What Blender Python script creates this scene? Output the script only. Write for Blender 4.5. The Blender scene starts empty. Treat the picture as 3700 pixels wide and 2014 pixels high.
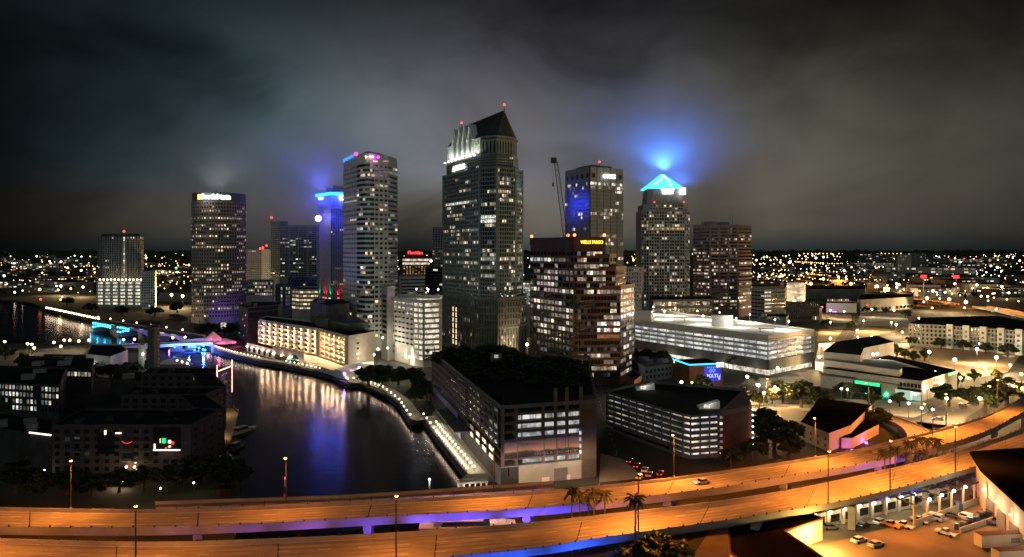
import bpy, math, random
from mathutils import Vector, Matrix

# ---------------------------------------------------------------- camera, sky, light, exposure
sc = bpy.context.scene
col = sc.collection
FX, CX, HY, CH = 2727.0, 1850.0, 905.0, 77.0
cam = bpy.data.cameras.new('camera')
cam.sensor_width = 36.0
cam.lens = 36.0 * FX / 3700.0
cam.shift_y = -102.0 / 3700.0
cam.clip_start = 1.0
cam.clip_end = 90000.0
cam_ob = bpy.data.objects.new('camera', cam)
cam_ob.location = (0, 0, CH)
cam_ob.rotation_euler = (math.radians(90), 0, 0)
col.objects.link(cam_ob)
sc.camera = cam_ob

vs = sc.view_settings
vs.view_transform = 'Standard'
vs.look = 'None'
vs.exposure = 0.0
vs.gamma = 1.0
vs.use_curve_mapping = False
sc.render.engine = 'CYCLES'
cy = sc.cycles
cy.use_denoising = True
cy.max_bounces = 4
cy.diffuse_bounces = 2
cy.glossy_bounces = 3
cy.transmission_bounces = 2
cy.volume_bounces = 0
cy.transparent_max_bounces = 4
cy.sample_clamp_indirect = 3.0
cy.sample_clamp_direct = 0.0
cy.caustics_reflective = False
cy.caustics_refractive = False
cy.use_light_tree = True
cy.volume_step_rate = 1.0
cy.volume_max_steps = 64

world = bpy.data.worlds.new('World')
sc.world = world
world.use_nodes = True
wn = world.node_tree
for n in list(wn.nodes):
    wn.nodes.remove(n)

def N(tree, typ, **kw):
    n = tree.nodes.new(typ)
    for k, v in kw.items():
        if k.startswith('in_'):
            key = k[3:]
            key = int(key) if key.isdigit() else key.replace('_', ' ')
            n.inputs[key].default_value = v
        else:
            setattr(n, k, v)
    return n

def math_node(tree, op, a, b=None, c=None, clamp=False):
    n = tree.nodes.new('ShaderNodeMath')
    n.operation = op
    n.use_clamp = clamp
    for i, q in enumerate((a, b, c)):
        if q is None:
            continue
        if isinstance(q, (int, float)):
            n.inputs[i].default_value = q
        else:
            tree.links.new(q, n.inputs[i])
    return n.outputs[0]

def mix_col(tree, fac, a, b, mode='MIX'):
    n = tree.nodes.new('ShaderNodeMix')
    n.data_type = 'RGBA'
    n.blend_type = mode
    n.clamp_factor = True
    for sock, q in ((n.inputs['Factor'], fac), (n.inputs[6], a), (n.inputs[7], b)):
        if isinstance(q, (int, float)):
            sock.default_value = q
        elif isinstance(q, tuple):
            sock.default_value = (*q[:3], 1.0)
        else:
            tree.links.new(q, sock)
    return n.outputs[2]

def smooth(tree, v, a, b):
    n = tree.nodes.new('ShaderNodeMapRange')
    n.interpolation_type = 'SMOOTHSTEP'
    tree.links.new(v, n.inputs[0])
    n.inputs[1].default_value = a
    n.inputs[2].default_value = b
    return n.outputs[0]

def build_sky():
    t = wn
    tc = N(t, 'ShaderNodeTexCoord')
    sep = N(t, 'ShaderNodeSeparateXYZ')
    t.links.new(tc.outputs['Generated'], sep.inputs[0])
    x, y, z = sep.outputs[0], sep.outputs[1], sep.outputs[2]
    az = math_node(t, 'ARCTAN2', x, y)
    # cloud layer: a noise sheet stretched by perspective, warped twice
    mp = N(t, 'ShaderNodeMapping')
    mp.inputs['Scale'].default_value = (1.0, 1.0, 1.5)
    mp.inputs['Location'].default_value = SKY_OFF
    t.links.new(tc.outputs['Generated'], mp.inputs[0])
    n1 = N(t, 'ShaderNodeTexNoise', in_Scale=2.3, in_Detail=2.0, in_Roughness=0.4, in_Distortion=0.6)
    t.links.new(mp.outputs[0], n1.inputs[0])
    n2 = N(t, 'ShaderNodeTexNoise', in_Scale=5.5, in_Detail=5.0, in_Roughness=0.55, in_Distortion=0.8)
    t.links.new(mp.outputs[0], n2.inputs[0])
    cl = math_node(t, 'MULTIPLY_ADD', n2.outputs[0], 0.40, math_node(t, 'MULTIPLY', n1.outputs[0], 0.70))
    cloud = smooth(t, cl, 0.28, 0.74)
    # city glow under the cloud: strongest over downtown, fades with angle and height
    azd = math_node(t, 'SUBTRACT', az, 0.03)
    ga = math_node(t, 'POWER', 2.718, math_node(t, 'MULTIPLY', math_node(t, 'MULTIPLY', azd, azd), -7.0))
    ga = math_node(t, 'MULTIPLY_ADD', ga, 0.42, 0.58)
    wl = smooth(t, az, -0.64, -0.26)
    wr = math_node(t, 'MULTIPLY_ADD', smooth(t, az, 0.12, 0.75), -0.72, 1.0)
    ga = math_node(t, 'MULTIPLY', ga, math_node(t, 'MULTIPLY', wl, wr))
    ez = math_node(t, 'SUBTRACT', z, 0.12)
    ge = math_node(t, 'POWER', 2.718, math_node(t, 'MULTIPLY', math_node(t, 'MULTIPLY', ez, ez), -62.0))
    glow = math_node(t, 'MULTIPLY_ADD', math_node(t, 'MULTIPLY', ga, ge), 0.955, 0.045)
    low = smooth(t, z, -0.02, 0.035)
    low = math_node(t, 'MULTIPLY_ADD', low, 0.66, 0.34)
    amount = math_node(t, 'MULTIPLY', math_node(t, 'MULTIPLY', glow, low),
                       math_node(t, 'MULTIPLY_ADD', cloud, 0.98, 0.20))
    tint = mix_col(t, smooth(t, az, -0.45, 0.45), (0.044, 0.074, 0.086), (0.084, 0.079, 0.060))
    tint = mix_col(t, smooth(t, math_node(t, 'ABSOLUTE', azd), 0.03, 0.40), (0.086, 0.087, 0.102), tint)
    tint = mix_col(t, smooth(t, z, 0.03, 0.12), (0.092, 0.082, 0.066), tint)
    tint = mix_col(t, smooth(t, z, -0.005, 0.03), (0.060, 0.082, 0.080), tint)
    vm = N(t, 'ShaderNodeVectorMath', operation='SCALE')
    t.links.new(tint, vm.inputs[0])
    t.links.new(amount, vm.inputs['Scale'])
    # the last of the natural night sky above the cloud
    sky = N(t, 'ShaderNodeTexSky', sky_type='NISHITA', sun_disc=False)
    sky.sun_elevation = math.radians(-6)
    sky.sun_rotation = math.radians(200)
    bg1 = N(t, 'ShaderNodeBackground', in_Strength=SKY_GAIN)
    t.links.new(vm.outputs[0], bg1.inputs[0])
    bg2 = N(t, 'ShaderNodeBackground', in_Strength=0.006)
    t.links.new(sky.outputs[0], bg2.inputs[0])
    add = N(t, 'ShaderNodeAddShader')
    t.links.new(bg1.outputs[0], add.inputs[0])
    t.links.new(bg2.outputs[0], add.inputs[1])
    out = N(t, 'ShaderNodeOutputWorld')
    t.links.new(add.outputs[0], out.inputs[0])

SKY_OFF = (12.5, 3.6, 1.1)
SKY_GAIN = 2.2
build_sky()

# faint, very wide light of the overcast night sky
DECK_W = 8600.0
sl = bpy.data.lights.new('sun', 'SUN')
sl.energy = 0.26
sl.angle = math.radians(70)
sl.color = (0.80, 1.0, 0.93)
sun_ob = bpy.data.objects.new('sun', sl)
sun_ob.rotation_euler = (math.radians(62), 0, math.radians(-14))
col.objects.link(sun_ob)

# ---------------------------------------------------------------- helpers
LAND = 2.5
def G(x, y, z=LAND):
    Y = (CH - z) * FX / (y - HY)
    return Vector(((x - CX) / FX * Y, Y, z))
def XY(x, Y):
    return Vector(((x - CX) / FX * Y, Y))
def ZP(y, Y):
    return CH - (y - HY) * Y / FX

class MB:
    def __init__(self):
        self.v = []; self.f = []; self.m = []
    def quad(self, a, b, c, d, m=0):
        i = len(self.v)
        self.v += [tuple(a), tuple(b), tuple(c), tuple(d)]
        self.f.append((i, i+1, i+2, i+3)); self.m.append(m)
    def tri(self, a, b, c, m=0):
        i = len(self.v)
        self.v += [tuple(a), tuple(b), tuple(c)]
        self.f.append((i, i+1, i+2)); self.m.append(m)
    def box(self, c, s, rot=0.0, m=0):
        hx, hy, hz = s[0]/2, s[1]/2, s[2]/2
        cs, sn = math.cos(rot), math.sin(rot)
        i = len(self.v)
        for dz in (-hz, hz):
            for dx, dy in ((-hx, -hy), (hx, -hy), (hx, hy), (-hx, hy)):
                self.v.append((c[0]+dx*cs-dy*sn, c[1]+dx*sn+dy*cs, c[2]+dz))
        for q in ((3,2,1,0), (4,5,6,7), (0,1,5,4), (1,2,6,5), (2,3,7,6), (3,0,4,7)):
            self.f.append(tuple(i+k for k in q)); self.m.append(m)
    def prism(self, poly, z0, z1, m=0, top=None, z1s=None):
        n = len(poly); i = len(self.v)
        for p in poly: self.v.append((p[0], p[1], z0))
        for k, p in enumerate(poly): self.v.append((p[0], p[1], z1s[k] if z1s else z1))
        for k in range(n):
            j = (k+1) % n
            self.f.append((i+k, i+j, i+n+j, i+n+k)); self.m.append(m)
        self.f.append(tuple(i+n+k for k in range(n))); self.m.append(m if top is None else top)
        self.f.append(tuple(i+k for k in reversed(range(n)))); self.m.append(m)
    def frustum(self, poly0, poly1, z0, z1, m=0):
        n = len(poly0); i = len(self.v)
        for p in poly0: self.v.append((p[0], p[1], z0))
        for p in poly1: self.v.append((p[0], p[1], z1))
        for k in range(n):
            j = (k+1) % n
            self.f.append((i+k, i+j, i+n+j, i+n+k)); self.m.append(m)
        self.f.append(tuple(i+n+k for k in range(n))); self.m.append(m)
        self.f.append(tuple(i+k for k in reversed(range(n)))); self.m.append(m)
    def wall(self, p0, p1, z0, z1, d0, d1, m=0):
        dx, dy = p1[0]-p0[0], p1[1]-p0[1]
        L = math.hypot(dx, dy) or 1e-6
        nx, ny = dy/L, -dx/L
        a = (p0[0]+nx*d1, p0[1]+ny*d1); b = (p1[0]+nx*d1, p1[1]+ny*d1)
        c = (p1[0]+nx*d0, p1[1]+ny*d0); d = (p0[0]+nx*d0, p0[1]+ny*d0)
        self.prism([a, b, c, d], z0, z1, m)
    def cyl(self, c, z0, z1, r0, r1=None, n=8, m=0):
        r1 = r0 if r1 is None else r1
        p0 = [(c[0]+r0*math.cos(2*math.pi*k/n), c[1]+r0*math.sin(2*math.pi*k/n)) for k in range(n)]
        p1 = [(c[0]+r1*math.cos(2*math.pi*k/n), c[1]+r1*math.sin(2*math.pi*k/n)) for k in range(n)]
        self.frustum(p0, p1, z0, z1, m)
    def tube(self, pts, r, n=5, m=0, r1=None):
        pts = [Vector(p) for p in pts]
        i = len(self.v); k = len(pts)
        for q, p in enumerate(pts):
            d = (pts[min(q+1, k-1)] - pts[max(q-1, 0)]).normalized()
            a = d.orthogonal().normalized(); b = d.cross(a)
            rr = r if r1 is None else r + (r1-r)*q/(k-1)
            for s in range(n):
                t = 2*math.pi*s/n
                self.v.append(tuple(p + a*(rr*math.cos(t)) + b*(rr*math.sin(t))))
        for q in range(k-1):
            for s in range(n):
                s2 = (s+1) % n
                self.f.append((i+q*n+s, i+q*n+s2, i+(q+1)*n+s2, i+(q+1)*n+s)); self.m.append(m)
        self.f.append(tuple(i+s for s in reversed(range(n)))); self.m.append(m)
        self.f.append(tuple(i+(k-1)*n+s for s in range(n))); self.m.append(m)
    def ball(self, c, r, n=6, rings=4, m=0, sz=1.0):
        i = len(self.v)
        self.v.append((c[0], c[1], c[2]-r*sz))
        for q in range(1, rings):
            a = -math.pi/2 + math.pi*q/rings
            for s in range(n):
                t = 2*math.pi*s/n
                self.v.append((c[0]+r*math.cos(a)*math.cos(t), c[1]+r*math.cos(a)*math.sin(t), c[2]+r*sz*math.sin(a)))
        top = len(self.v); self.v.append((c[0], c[1], c[2]+r*sz))
        for s in range(n):
            s2 = (s+1) % n
            self.f.append((i, i+1+s2, i+1+s)); self.m.append(m)
            for q in range(rings-2):
                b = i+1+q*n
                self.f.append((b+s, b+s2, b+n+s2, b+n+s)); self.m.append(m)
            b = i+1+(rings-2)*n
            self.f.append((b+s, b+s2, top)); self.m.append(m)
    def mesh(self, name, mats, off=(0, 0, 0)):
        me = bpy.data.meshes.new(name)
        vv = self.v if off == (0, 0, 0) else [(a-off[0], b-off[1], c-off[2]) for a, b, c in self.v]
        me.from_pydata(vv, [], self.f)
        mats = mats if isinstance(mats, (list, tuple)) else [mats]
        for m in mats: me.materials.append(M[m] if isinstance(m, str) else m)
        if len(mats) > 1: me.polygons.foreach_set('material_index', self.m)
        me.update()
        return me
    def build(self, name, mats, parent=None, local=False):
        off = tuple(parent.location) if (parent and not local) else (0, 0, 0)
        if parent and parent.parent and not local:
            off = tuple(Vector(off) + parent.parent.location)
        o = bpy.data.objects.new(name, self.mesh(name, mats, off))
        col.objects.link(o)
        if parent: o.parent = parent
        return o

def tag(o, label, cat, group=None, kind=None):
    if label: o['label'] = label
    if cat: o['category'] = cat
    if group: o['group'] = group
    if kind: o['kind'] = kind
    return o
def thing(name, label, cat, loc=(0, 0, 0), group=None, rz=0.0):
    o = bpy.data.objects.new(name, None)
    o.empty_display_size = 1.0
    o.location = loc; o.rotation_euler = (0, 0, rz)
    col.objects.link(o)
    return tag(o, label, cat, group)
def struct(name, mb, mat):
    o = mb.build(name, mat); o['kind'] = 'structure'; return o
def put(name, me, parent, loc, rz=0.0, scale=None):
    o = bpy.data.objects.new(name, me)
    o.location = loc; o.rotation_euler = (0, 0, rz)
    if scale: o.scale = scale
    if parent: o.parent = parent
    col.objects.link(o)
    return o
def copy_tree(src, loc, rz=0.0, label=None, group=None, scale=1.0):
    r = src.copy(); col.objects.link(r)
    r.location = loc; r.rotation_euler = (0, 0, rz); r.scale = (scale,)*3
    if label: r['label'] = label
    if group: r['group'] = group
    for ch in src.children:
        c = ch.copy(); col.objects.link(c); c.parent = r
        for g in ch.children:
            d = g.copy(); col.objects.link(d); d.parent = c
    return r
def lamp(parent, loc, color, power, r=0.3, spot=None, aim=None, blend=0.6, name='light'):
    l = bpy.data.lights.new(name, 'SPOT' if spot else 'POINT')
    l.energy = power; l.color = color; l.shadow_soft_size = r
    if spot: l.spot_size = math.radians(spot); l.spot_blend = blend
    o = bpy.data.objects.new(name, l)
    o.location = loc
    if aim is not None:
        o.rotation_euler = Vector(aim).to_track_quat('-Z', 'Y').to_euler()
    if parent: o.parent = parent
    col.objects.link(o)
    return o
ORD = ['first', 'second', 'third', 'fourth', 'fifth', 'sixth', 'seventh', 'eighth', 'ninth', 'tenth', 'eleventh', 'twelfth',
       'thirteenth', 'fourteenth', 'fifteenth', 'sixteenth', 'seventeenth', 'eighteenth', 'nineteenth', 'twentieth']
def nth(i):
    if i < 20: return ORD[i]
    k = i + 1
    return '%d%s' % (k, {1: 'st', 2: 'nd', 3: 'rd'}.get(k % 10, 'th') if k % 100 not in (11, 12, 13) else 'th')

# ---------------------------------------------------------------- materials
M = {}
def pm(name, rgb, rough=0.85, var=0.25, scale=0.25, bump=0.0, metal=0.0, spec=0.3, scale2=None):
    m = bpy.data.materials.new(name); m.use_nodes = True
    t = m.node_tree; b = t.nodes['Principled BSDF']
    b.inputs['Roughness'].default_value = rough
    b.inputs['Metallic'].default_value = metal
    b.inputs['Specular IOR Level'].default_value = spec
    geo = N(t, 'ShaderNodeNewGeometry')
    nz = N(t, 'ShaderNodeTexNoise', in_Scale=scale, in_Detail=5.0, in_Roughness=0.62)
    t.links.new(geo.outputs['Position'], nz.inputs[0])
    f = smooth(t, nz.outputs[0], 0.3, 0.7)
    lo = tuple(c*(1-var) for c in rgb); hi = tuple(min(0.95, c*(1+var)) for c in rgb)
    t.links.new(mix_col(t, f, lo, hi), b.inputs['Base Color'])
    if bump:
        bp = N(t, 'ShaderNodeBump', in_Strength=bump, in_Distance=0.1)
        nz2 = N(t, 'ShaderNodeTexNoise', in_Scale=scale2 or scale*8, in_Detail=3.0)
        t.links.new(geo.outputs['Position'], nz2.inputs[0])
        t.links.new(nz2.outputs[0], bp.inputs['Height'])
        t.links.new(bp.outputs[0], b.inputs['Normal'])
    M[name] = m
    return m
def em(name, rgb, strength, sample=False):
    m = bpy.data.materials.new(name); m.use_nodes = True
    t = m.node_tree; b = t.nodes['Principled BSDF']
    b.inputs['Base Color'].default_value = (*[c*0.3 for c in rgb], 1)
    b.inputs['Emission Color'].default_value = (*rgb, 1)
    b.inputs['Emission Strength'].default_value = strength
    b.inputs['Roughness'].default_value = 0.5
    m.cycles.emission_sampling = 'AUTO' if sample else 'NONE'
    M[name] = m
    return m
def lit(name, c0, c1, lo, hi, scale=0.9):
    """a lit room behind glass: each window its own brightness and tone, uneven inside"""
    m = bpy.data.materials.new(name); m.use_nodes = True
    t = m.node_tree; b = t.nodes['Principled BSDF']
    oi = N(t, 'ShaderNodeObjectInfo')
    geo = N(t, 'ShaderNodeNewGeometry')
    r = oi.outputs['Random']
    nz = N(t, 'ShaderNodeTexNoise', in_Scale=scale, in_Detail=2.0, in_Roughness=0.7)
    t.links.new(geo.outputs['Position'], nz.inputs[0])
    f = smooth(t, nz.outputs[0], 0.32, 0.66)
    r2 = math_node(t, 'FRACT', math_node(t, 'MULTIPLY', r, 17.31))
    s = math_node(t, 'POWER', r, 3.0)
    s = math_node(t, 'MULTIPLY_ADD', s, hi-lo, lo)
    s = math_node(t, 'MULTIPLY', s, math_node(t, 'MULTIPLY_ADD', f, 0.85, 0.25))
    t.links.new(mix_col(t, r2, c0, c1), b.inputs['Emission Color'])
    t.links.new(s, b.inputs['Emission Strength'])
    b.inputs['Base Color'].default_value = (0.05, 0.05, 0.05, 1)
    b.inputs['Roughness'].default_value = 0.2
    m.cycles.emission_sampling = 'NONE'
    M[name] = m
    return m

lit('lit_warm', (1.0, 0.66, 0.34), (1.0, 0.84, 0.6), 0.25, 2.3)
lit('lit_pale', (1.0, 0.76, 0.46), (1.0, 0.92, 0.76), 0.15, 1.7)
lit('lit_cool', (1.0, 0.92, 0.74), (0.78, 0.95, 0.95), 0.08, 1.3)
lit('lit_office', (1.0, 0.80, 0.55), (1.0, 0.90, 0.74), 0.25, 2.0, 0.5)
lit('lit_amber', (1.0, 0.58, 0.2), (1.0, 0.66, 0.3), 0.35, 1.3)
lit('lit_dim', (0.8, 0.8, 0.7), (0.5, 0.7, 0.75), 0.02, 0.25)
lit('lit_orange', (1.0, 0.34, 0.12), (1.0, 0.42, 0.16), 0.3, 0.5)
lit('lit_rose', (1.0, 0.6, 0.6), (1.0, 0.72, 0.62), 0.2, 1.2)
lit('lit_garage', (1.0, 0.86, 0.62), (1.0, 0.92, 0.75), 0.9, 1.35, 0.25)
lit('lit_garage_cool', (0.86, 0.93, 1.0), (1.0, 0.97, 0.9), 0.6, 1.1, 0.25)
lit('lit_garage_dim', (0.95, 0.85, 0.5), (0.9, 0.95, 0.9), 0.16, 0.6, 0.25)
lit('lit_strong', (1.0, 0.93, 0.8), (1.0, 0.97, 0.9), 1.1, 2.4, 0.5)
lit('lit_blue', (0.05, 0.06, 1.0), (0.1, 0.12, 1.0), 0.3, 1.2)
em('bulb_white', (1.0, 0.92, 0.8), 9.0)
em('bulb_warm', (1.0, 0.72, 0.42), 9.0)
em('bulb_orange', (1.0, 0.45, 0.12), 12.0)
em('bulb_cool', (0.82, 1.0, 1.0), 9.0)
em('bulb_red', (1.0, 0.06, 0.04), 4.0)
em('bulb_green', (0.1, 1.0, 0.4), 3.0)
em('bulb_blue', (0.05, 0.35, 1.0), 7.0)
em('bulb_cyan', (0.08, 0.75, 1.0), 3.5)
em('bulb_violet', (0.55, 0.2, 1.0), 5.0)
em('sign_white', (1.0, 0.96, 0.88), 6.0)
em('sign_yellow', (1.0, 0.66, 0.06), 2.6)
em('sign_orange', (1.0, 0.6, 0.08), 4.0)
em('sign_red', (1.0, 0.04, 0.04), 2.5)
em('sign_blue', (0.05, 0.25, 1.0), 2.0)
em('sign_cyan', (0.04, 0.62, 1.0), 2.2)
em('sign_green', (0.03, 1.0, 0.35), 1.2)
em('sign_magenta', (0.8, 0.06, 1.0), 3.0)
em('sign_pink', (1.0, 0.08, 0.3), 2.5)

pm('stone_beige', (0.36, 0.30, 0.25), var=0.12)
pm('stone_dark', (0.10, 0.095, 0.085), var=0.2)
pm('clad_dark', (0.05, 0.048, 0.055), var=0.3, scale=0.4)
pm('stone_grey', (0.13, 0.13, 0.115), var=0.2)
pm('concrete_mid', (0.15, 0.108, 0.072), var=0.2, scale=0.15, bump=0.1)
pm('granite_brown', (0.085, 0.042, 0.032), rough=0.5, var=0.2)
pm('brick_brown', (0.17, 0.075, 0.045), var=0.2)
pm('rose_granite', (0.20, 0.13, 0.125), var=0.12)
pm('panel_white', (0.70, 0.72, 0.66), var=0.1)
pm('panel_green', (0.20, 0.24, 0.22), var=0.15)
pm('panel_grey', (0.30, 0.31, 0.31), var=0.12)
pm('panel_dark', (0.07, 0.085, 0.09), rough=0.5, var=0.2)
pm('panel_blue', (0.09, 0.10, 0.16), rough=0.5, var=0.2)
pm('white_paint', (0.74, 0.73, 0.70), var=0.08)
pm('cream_paint', (0.62, 0.52, 0.40), var=0.1)
pm('concrete', (0.40, 0.38, 0.34), var=0.18, scale=0.12, bump=0.15)
pm('concrete_pale', (0.56, 0.53, 0.47), var=0.12, scale=0.1, bump=0.1)
pm('concrete_dark', (0.16, 0.15, 0.14), var=0.25, scale=0.15)
pm('deck_concrete', (0.33, 0.30, 0.26), var=0.22, scale=0.09, bump=0.1)
pm('deck_worn', (0.275, 0.25, 0.215), var=0.3, scale=0.15)
pm('joint_dark', (0.05, 0.045, 0.04), var=0.2)
pm('roof_dark', (0.022, 0.022, 0.024), rough=1.0, spec=0.05, var=0.35, scale=0.08, bump=0.2)
pm('roof_black', (0.006, 0.006, 0.007), var=0.4, scale=0.08, rough=1.0, spec=0.0)
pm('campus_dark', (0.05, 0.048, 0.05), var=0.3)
pm('yard_asphalt', (0.20, 0.16, 0.10), var=0.3, scale=0.05, bump=0.2)
pm('roof_brown', (0.016, 0.011, 0.010), rough=1.0, spec=0.0, var=0.3, scale=0.1)
pm('roof_grey', (0.10, 0.10, 0.10), var=0.3, scale=0.08)
pm('roof_tile', (0.05, 0.055, 0.055), rough=0.6, var=0.2)
pm('asphalt', (0.055, 0.052, 0.05), var=0.25, scale=0.06, bump=0.2)
pm('asphalt_worn', (0.11, 0.10, 0.09), var=0.25, scale=0.06, bump=0.2)
pm('road_paint', (0.6, 0.58, 0.5), var=0.2, scale=1.0)
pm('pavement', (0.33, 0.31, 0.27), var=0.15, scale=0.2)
pm('ground', (0.042, 0.042, 0.034), var=0.5, scale=0.02, bump=0.2)
pm('lawn', (0.045, 0.06, 0.02), var=0.35, scale=0.12, bump=0.3)
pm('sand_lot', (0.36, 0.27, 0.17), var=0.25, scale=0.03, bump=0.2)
pm('steel_dark', (0.05, 0.05, 0.05), rough=0.5, var=0.2, metal=0.5)
pm('steel_grey', (0.28, 0.28, 0.28), rough=0.5, var=0.15, metal=0.3)
pm('crane_yellow', (0.42, 0.24, 0.06), rough=0.5, var=0.2)
pm('bark', (0.09, 0.065, 0.045), var=0.3, scale=2.0)
pm('palm_bark', (0.16, 0.12, 0.09), var=0.3, scale=2.0)
pm('leaf_dark', (0.035, 0.05, 0.018), rough=0.6, var=0.45, scale=0.5)
pm('leaf_mid', (0.06, 0.085, 0.025), rough=0.6, var=0.4, scale=0.5)
pm('leaf_olive', (0.10, 0.10, 0.03), rough=0.6, var=0.4, scale=0.5)
pm('palm_leaf', (0.05, 0.055, 0.025), rough=0.6, var=0.4, scale=0.8)
pm('rubber', (0.02, 0.02, 0.02), var=0.1)
pm('car_glass', (0.015, 0.018, 0.02), rough=0.08, var=0.1, spec=0.6)
pm('wood_dock', (0.30, 0.22, 0.13), var=0.25, scale=0.6)
pm('pool_tile', (0.05, 0.45, 0.42), rough=0.2, var=0.15)
pm('canvas', (0.6, 0.57, 0.5), var=0.1)
for nm, c in (('car_white', (0.75, 0.75, 0.73)), ('car_silver', (0.42, 0.43, 0.44)), ('car_black', (0.02, 0.02, 0.022)),
              ('car_red', (0.35, 0.03, 0.025)), ('car_blue', (0.05, 0.10, 0.26)), ('car_orange', (0.6, 0.2, 0.05)), ('car_grey', (0.14, 0.14, 0.15))):
    pm(nm, c, rough=0.3, var=0.05, spec=0.5)
def glass(name, rgb, rough=0.12):
    pm(name, rgb, rough=rough, var=0.3, scale=0.4, spec=0.7)
glass('glass_dark', (0.012, 0.016, 0.018))
glass('glass_green', (0.02, 0.034, 0.034), 0.15)
glass('glass_sky_tint', (0.20, 0.225, 0.215), 0.35)  # base colour lightened to stand for reflected sky
glass('glass_blue', (0.012, 0.016, 0.04), 0.1)
glass('glass_brown', (0.015, 0.01, 0.009), 0.1)

def water_mat():
    m = bpy.data.materials.new('water'); m.use_nodes = True
    t = m.node_tree
    for n in list(t.nodes): t.nodes.remove(n)
    geo = N(t, 'ShaderNodeNewGeometry')
    mp = N(t, 'ShaderNodeMapping'); mp.inputs['Scale'].default_value = (0.55, 1.0, 1.0)
    t.links.new(geo.outputs['Position'], mp.inputs[0])
    n1 = N(t, 'ShaderNodeTexNoise', in_Scale=0.9, in_Detail=3.0, in_Roughness=0.55)
    n2 = N(t, 'ShaderNodeTexNoise', in_Scale=0.02, in_Detail=2.0)
    t.links.new(mp.outputs[0], n1.inputs[0]); t.links.new(geo.outputs['Position'], n2.inputs[0])
    bp = N(t, 'ShaderNodeBump', in_Distance=0.12)
    st = math_node(t, 'MULTIPLY_ADD', smooth(t, n2.outputs[0], 0.35, 0.65), 0.16, 0.12)
    t.links.new(st, bp.inputs['Strength'])
    n3 = N(t, 'ShaderNodeTexNoise', in_Scale=0.22, in_Detail=2.0); t.links.new(mp.outputs[0], n3.inputs[0])
    t.links.new(math_node(t, 'MULTIPLY_ADD', n3.outputs[0], 2.2, n1.outputs[0]), bp.inputs['Height'])
    df = N(t, 'ShaderNodeBsdfDiffuse', in_Color=(0.002, 0.003, 0.005, 1))
    gl = N(t, 'ShaderNodeBsdfGlossy', in_Color=(0.47, 0.45, 0.50, 1), in_Roughness=0.16)
    fr = N(t, 'ShaderNodeFresnel', in_IOR=1.33)
    for n in (df, gl, fr): t.links.new(bp.outputs[0], n.inputs['Normal'])
    mx = N(t, 'ShaderNodeMixShader'); t.links.new(fr.outputs[0], mx.inputs[0]); t.links.new(df.outputs[0], mx.inputs[1]); t.links.new(gl.outputs[0], mx.inputs[2])
    o = N(t, 'ShaderNodeOutputMaterial'); t.links.new(mx.outputs[0], o.inputs['Surface'])
    M['water'] = m
water_mat()
# ---------------------------------------------------------------- building kit
WM = {}
def window_mesh(w, h, mat, d=0.12):
    key = (round(w, 2), round(h, 2), mat, d)
    if key not in WM:
        mb = MB(); mb.box((0, -d/2, 0), (w, d, h))
        WM[key] = mb.mesh('window', mat)
    return WM[key]

def litfn(seed, p, rowp=0.08, mats=('lit_warm',), rows=None, runs=0.5, dim=0.0):
    """rows: {row: density}; runs: how far lit windows cluster along a floor"""
    rr = random.Random(seed)
    cache = {}
    state = {'on': False}
    def f(r, c):
        if r not in cache:
            if rows and r in rows: cache[r] = rows[r]
            elif rr.random() < rowp: cache[r] = 0.65 + 0.3*rr.random()
            else: cache[r] = p*2*rr.random()
            state['on'] = False
        d = cache[r]
        if state['on'] and rr.random() < runs: on = True
        else: on = rr.random() < d*(1-runs*0.5)
        state['on'] = on
        if on: return rr.choice(mats)
        if dim and rr.random() < dim: return 'lit_dim'
        return None
    return f

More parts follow.
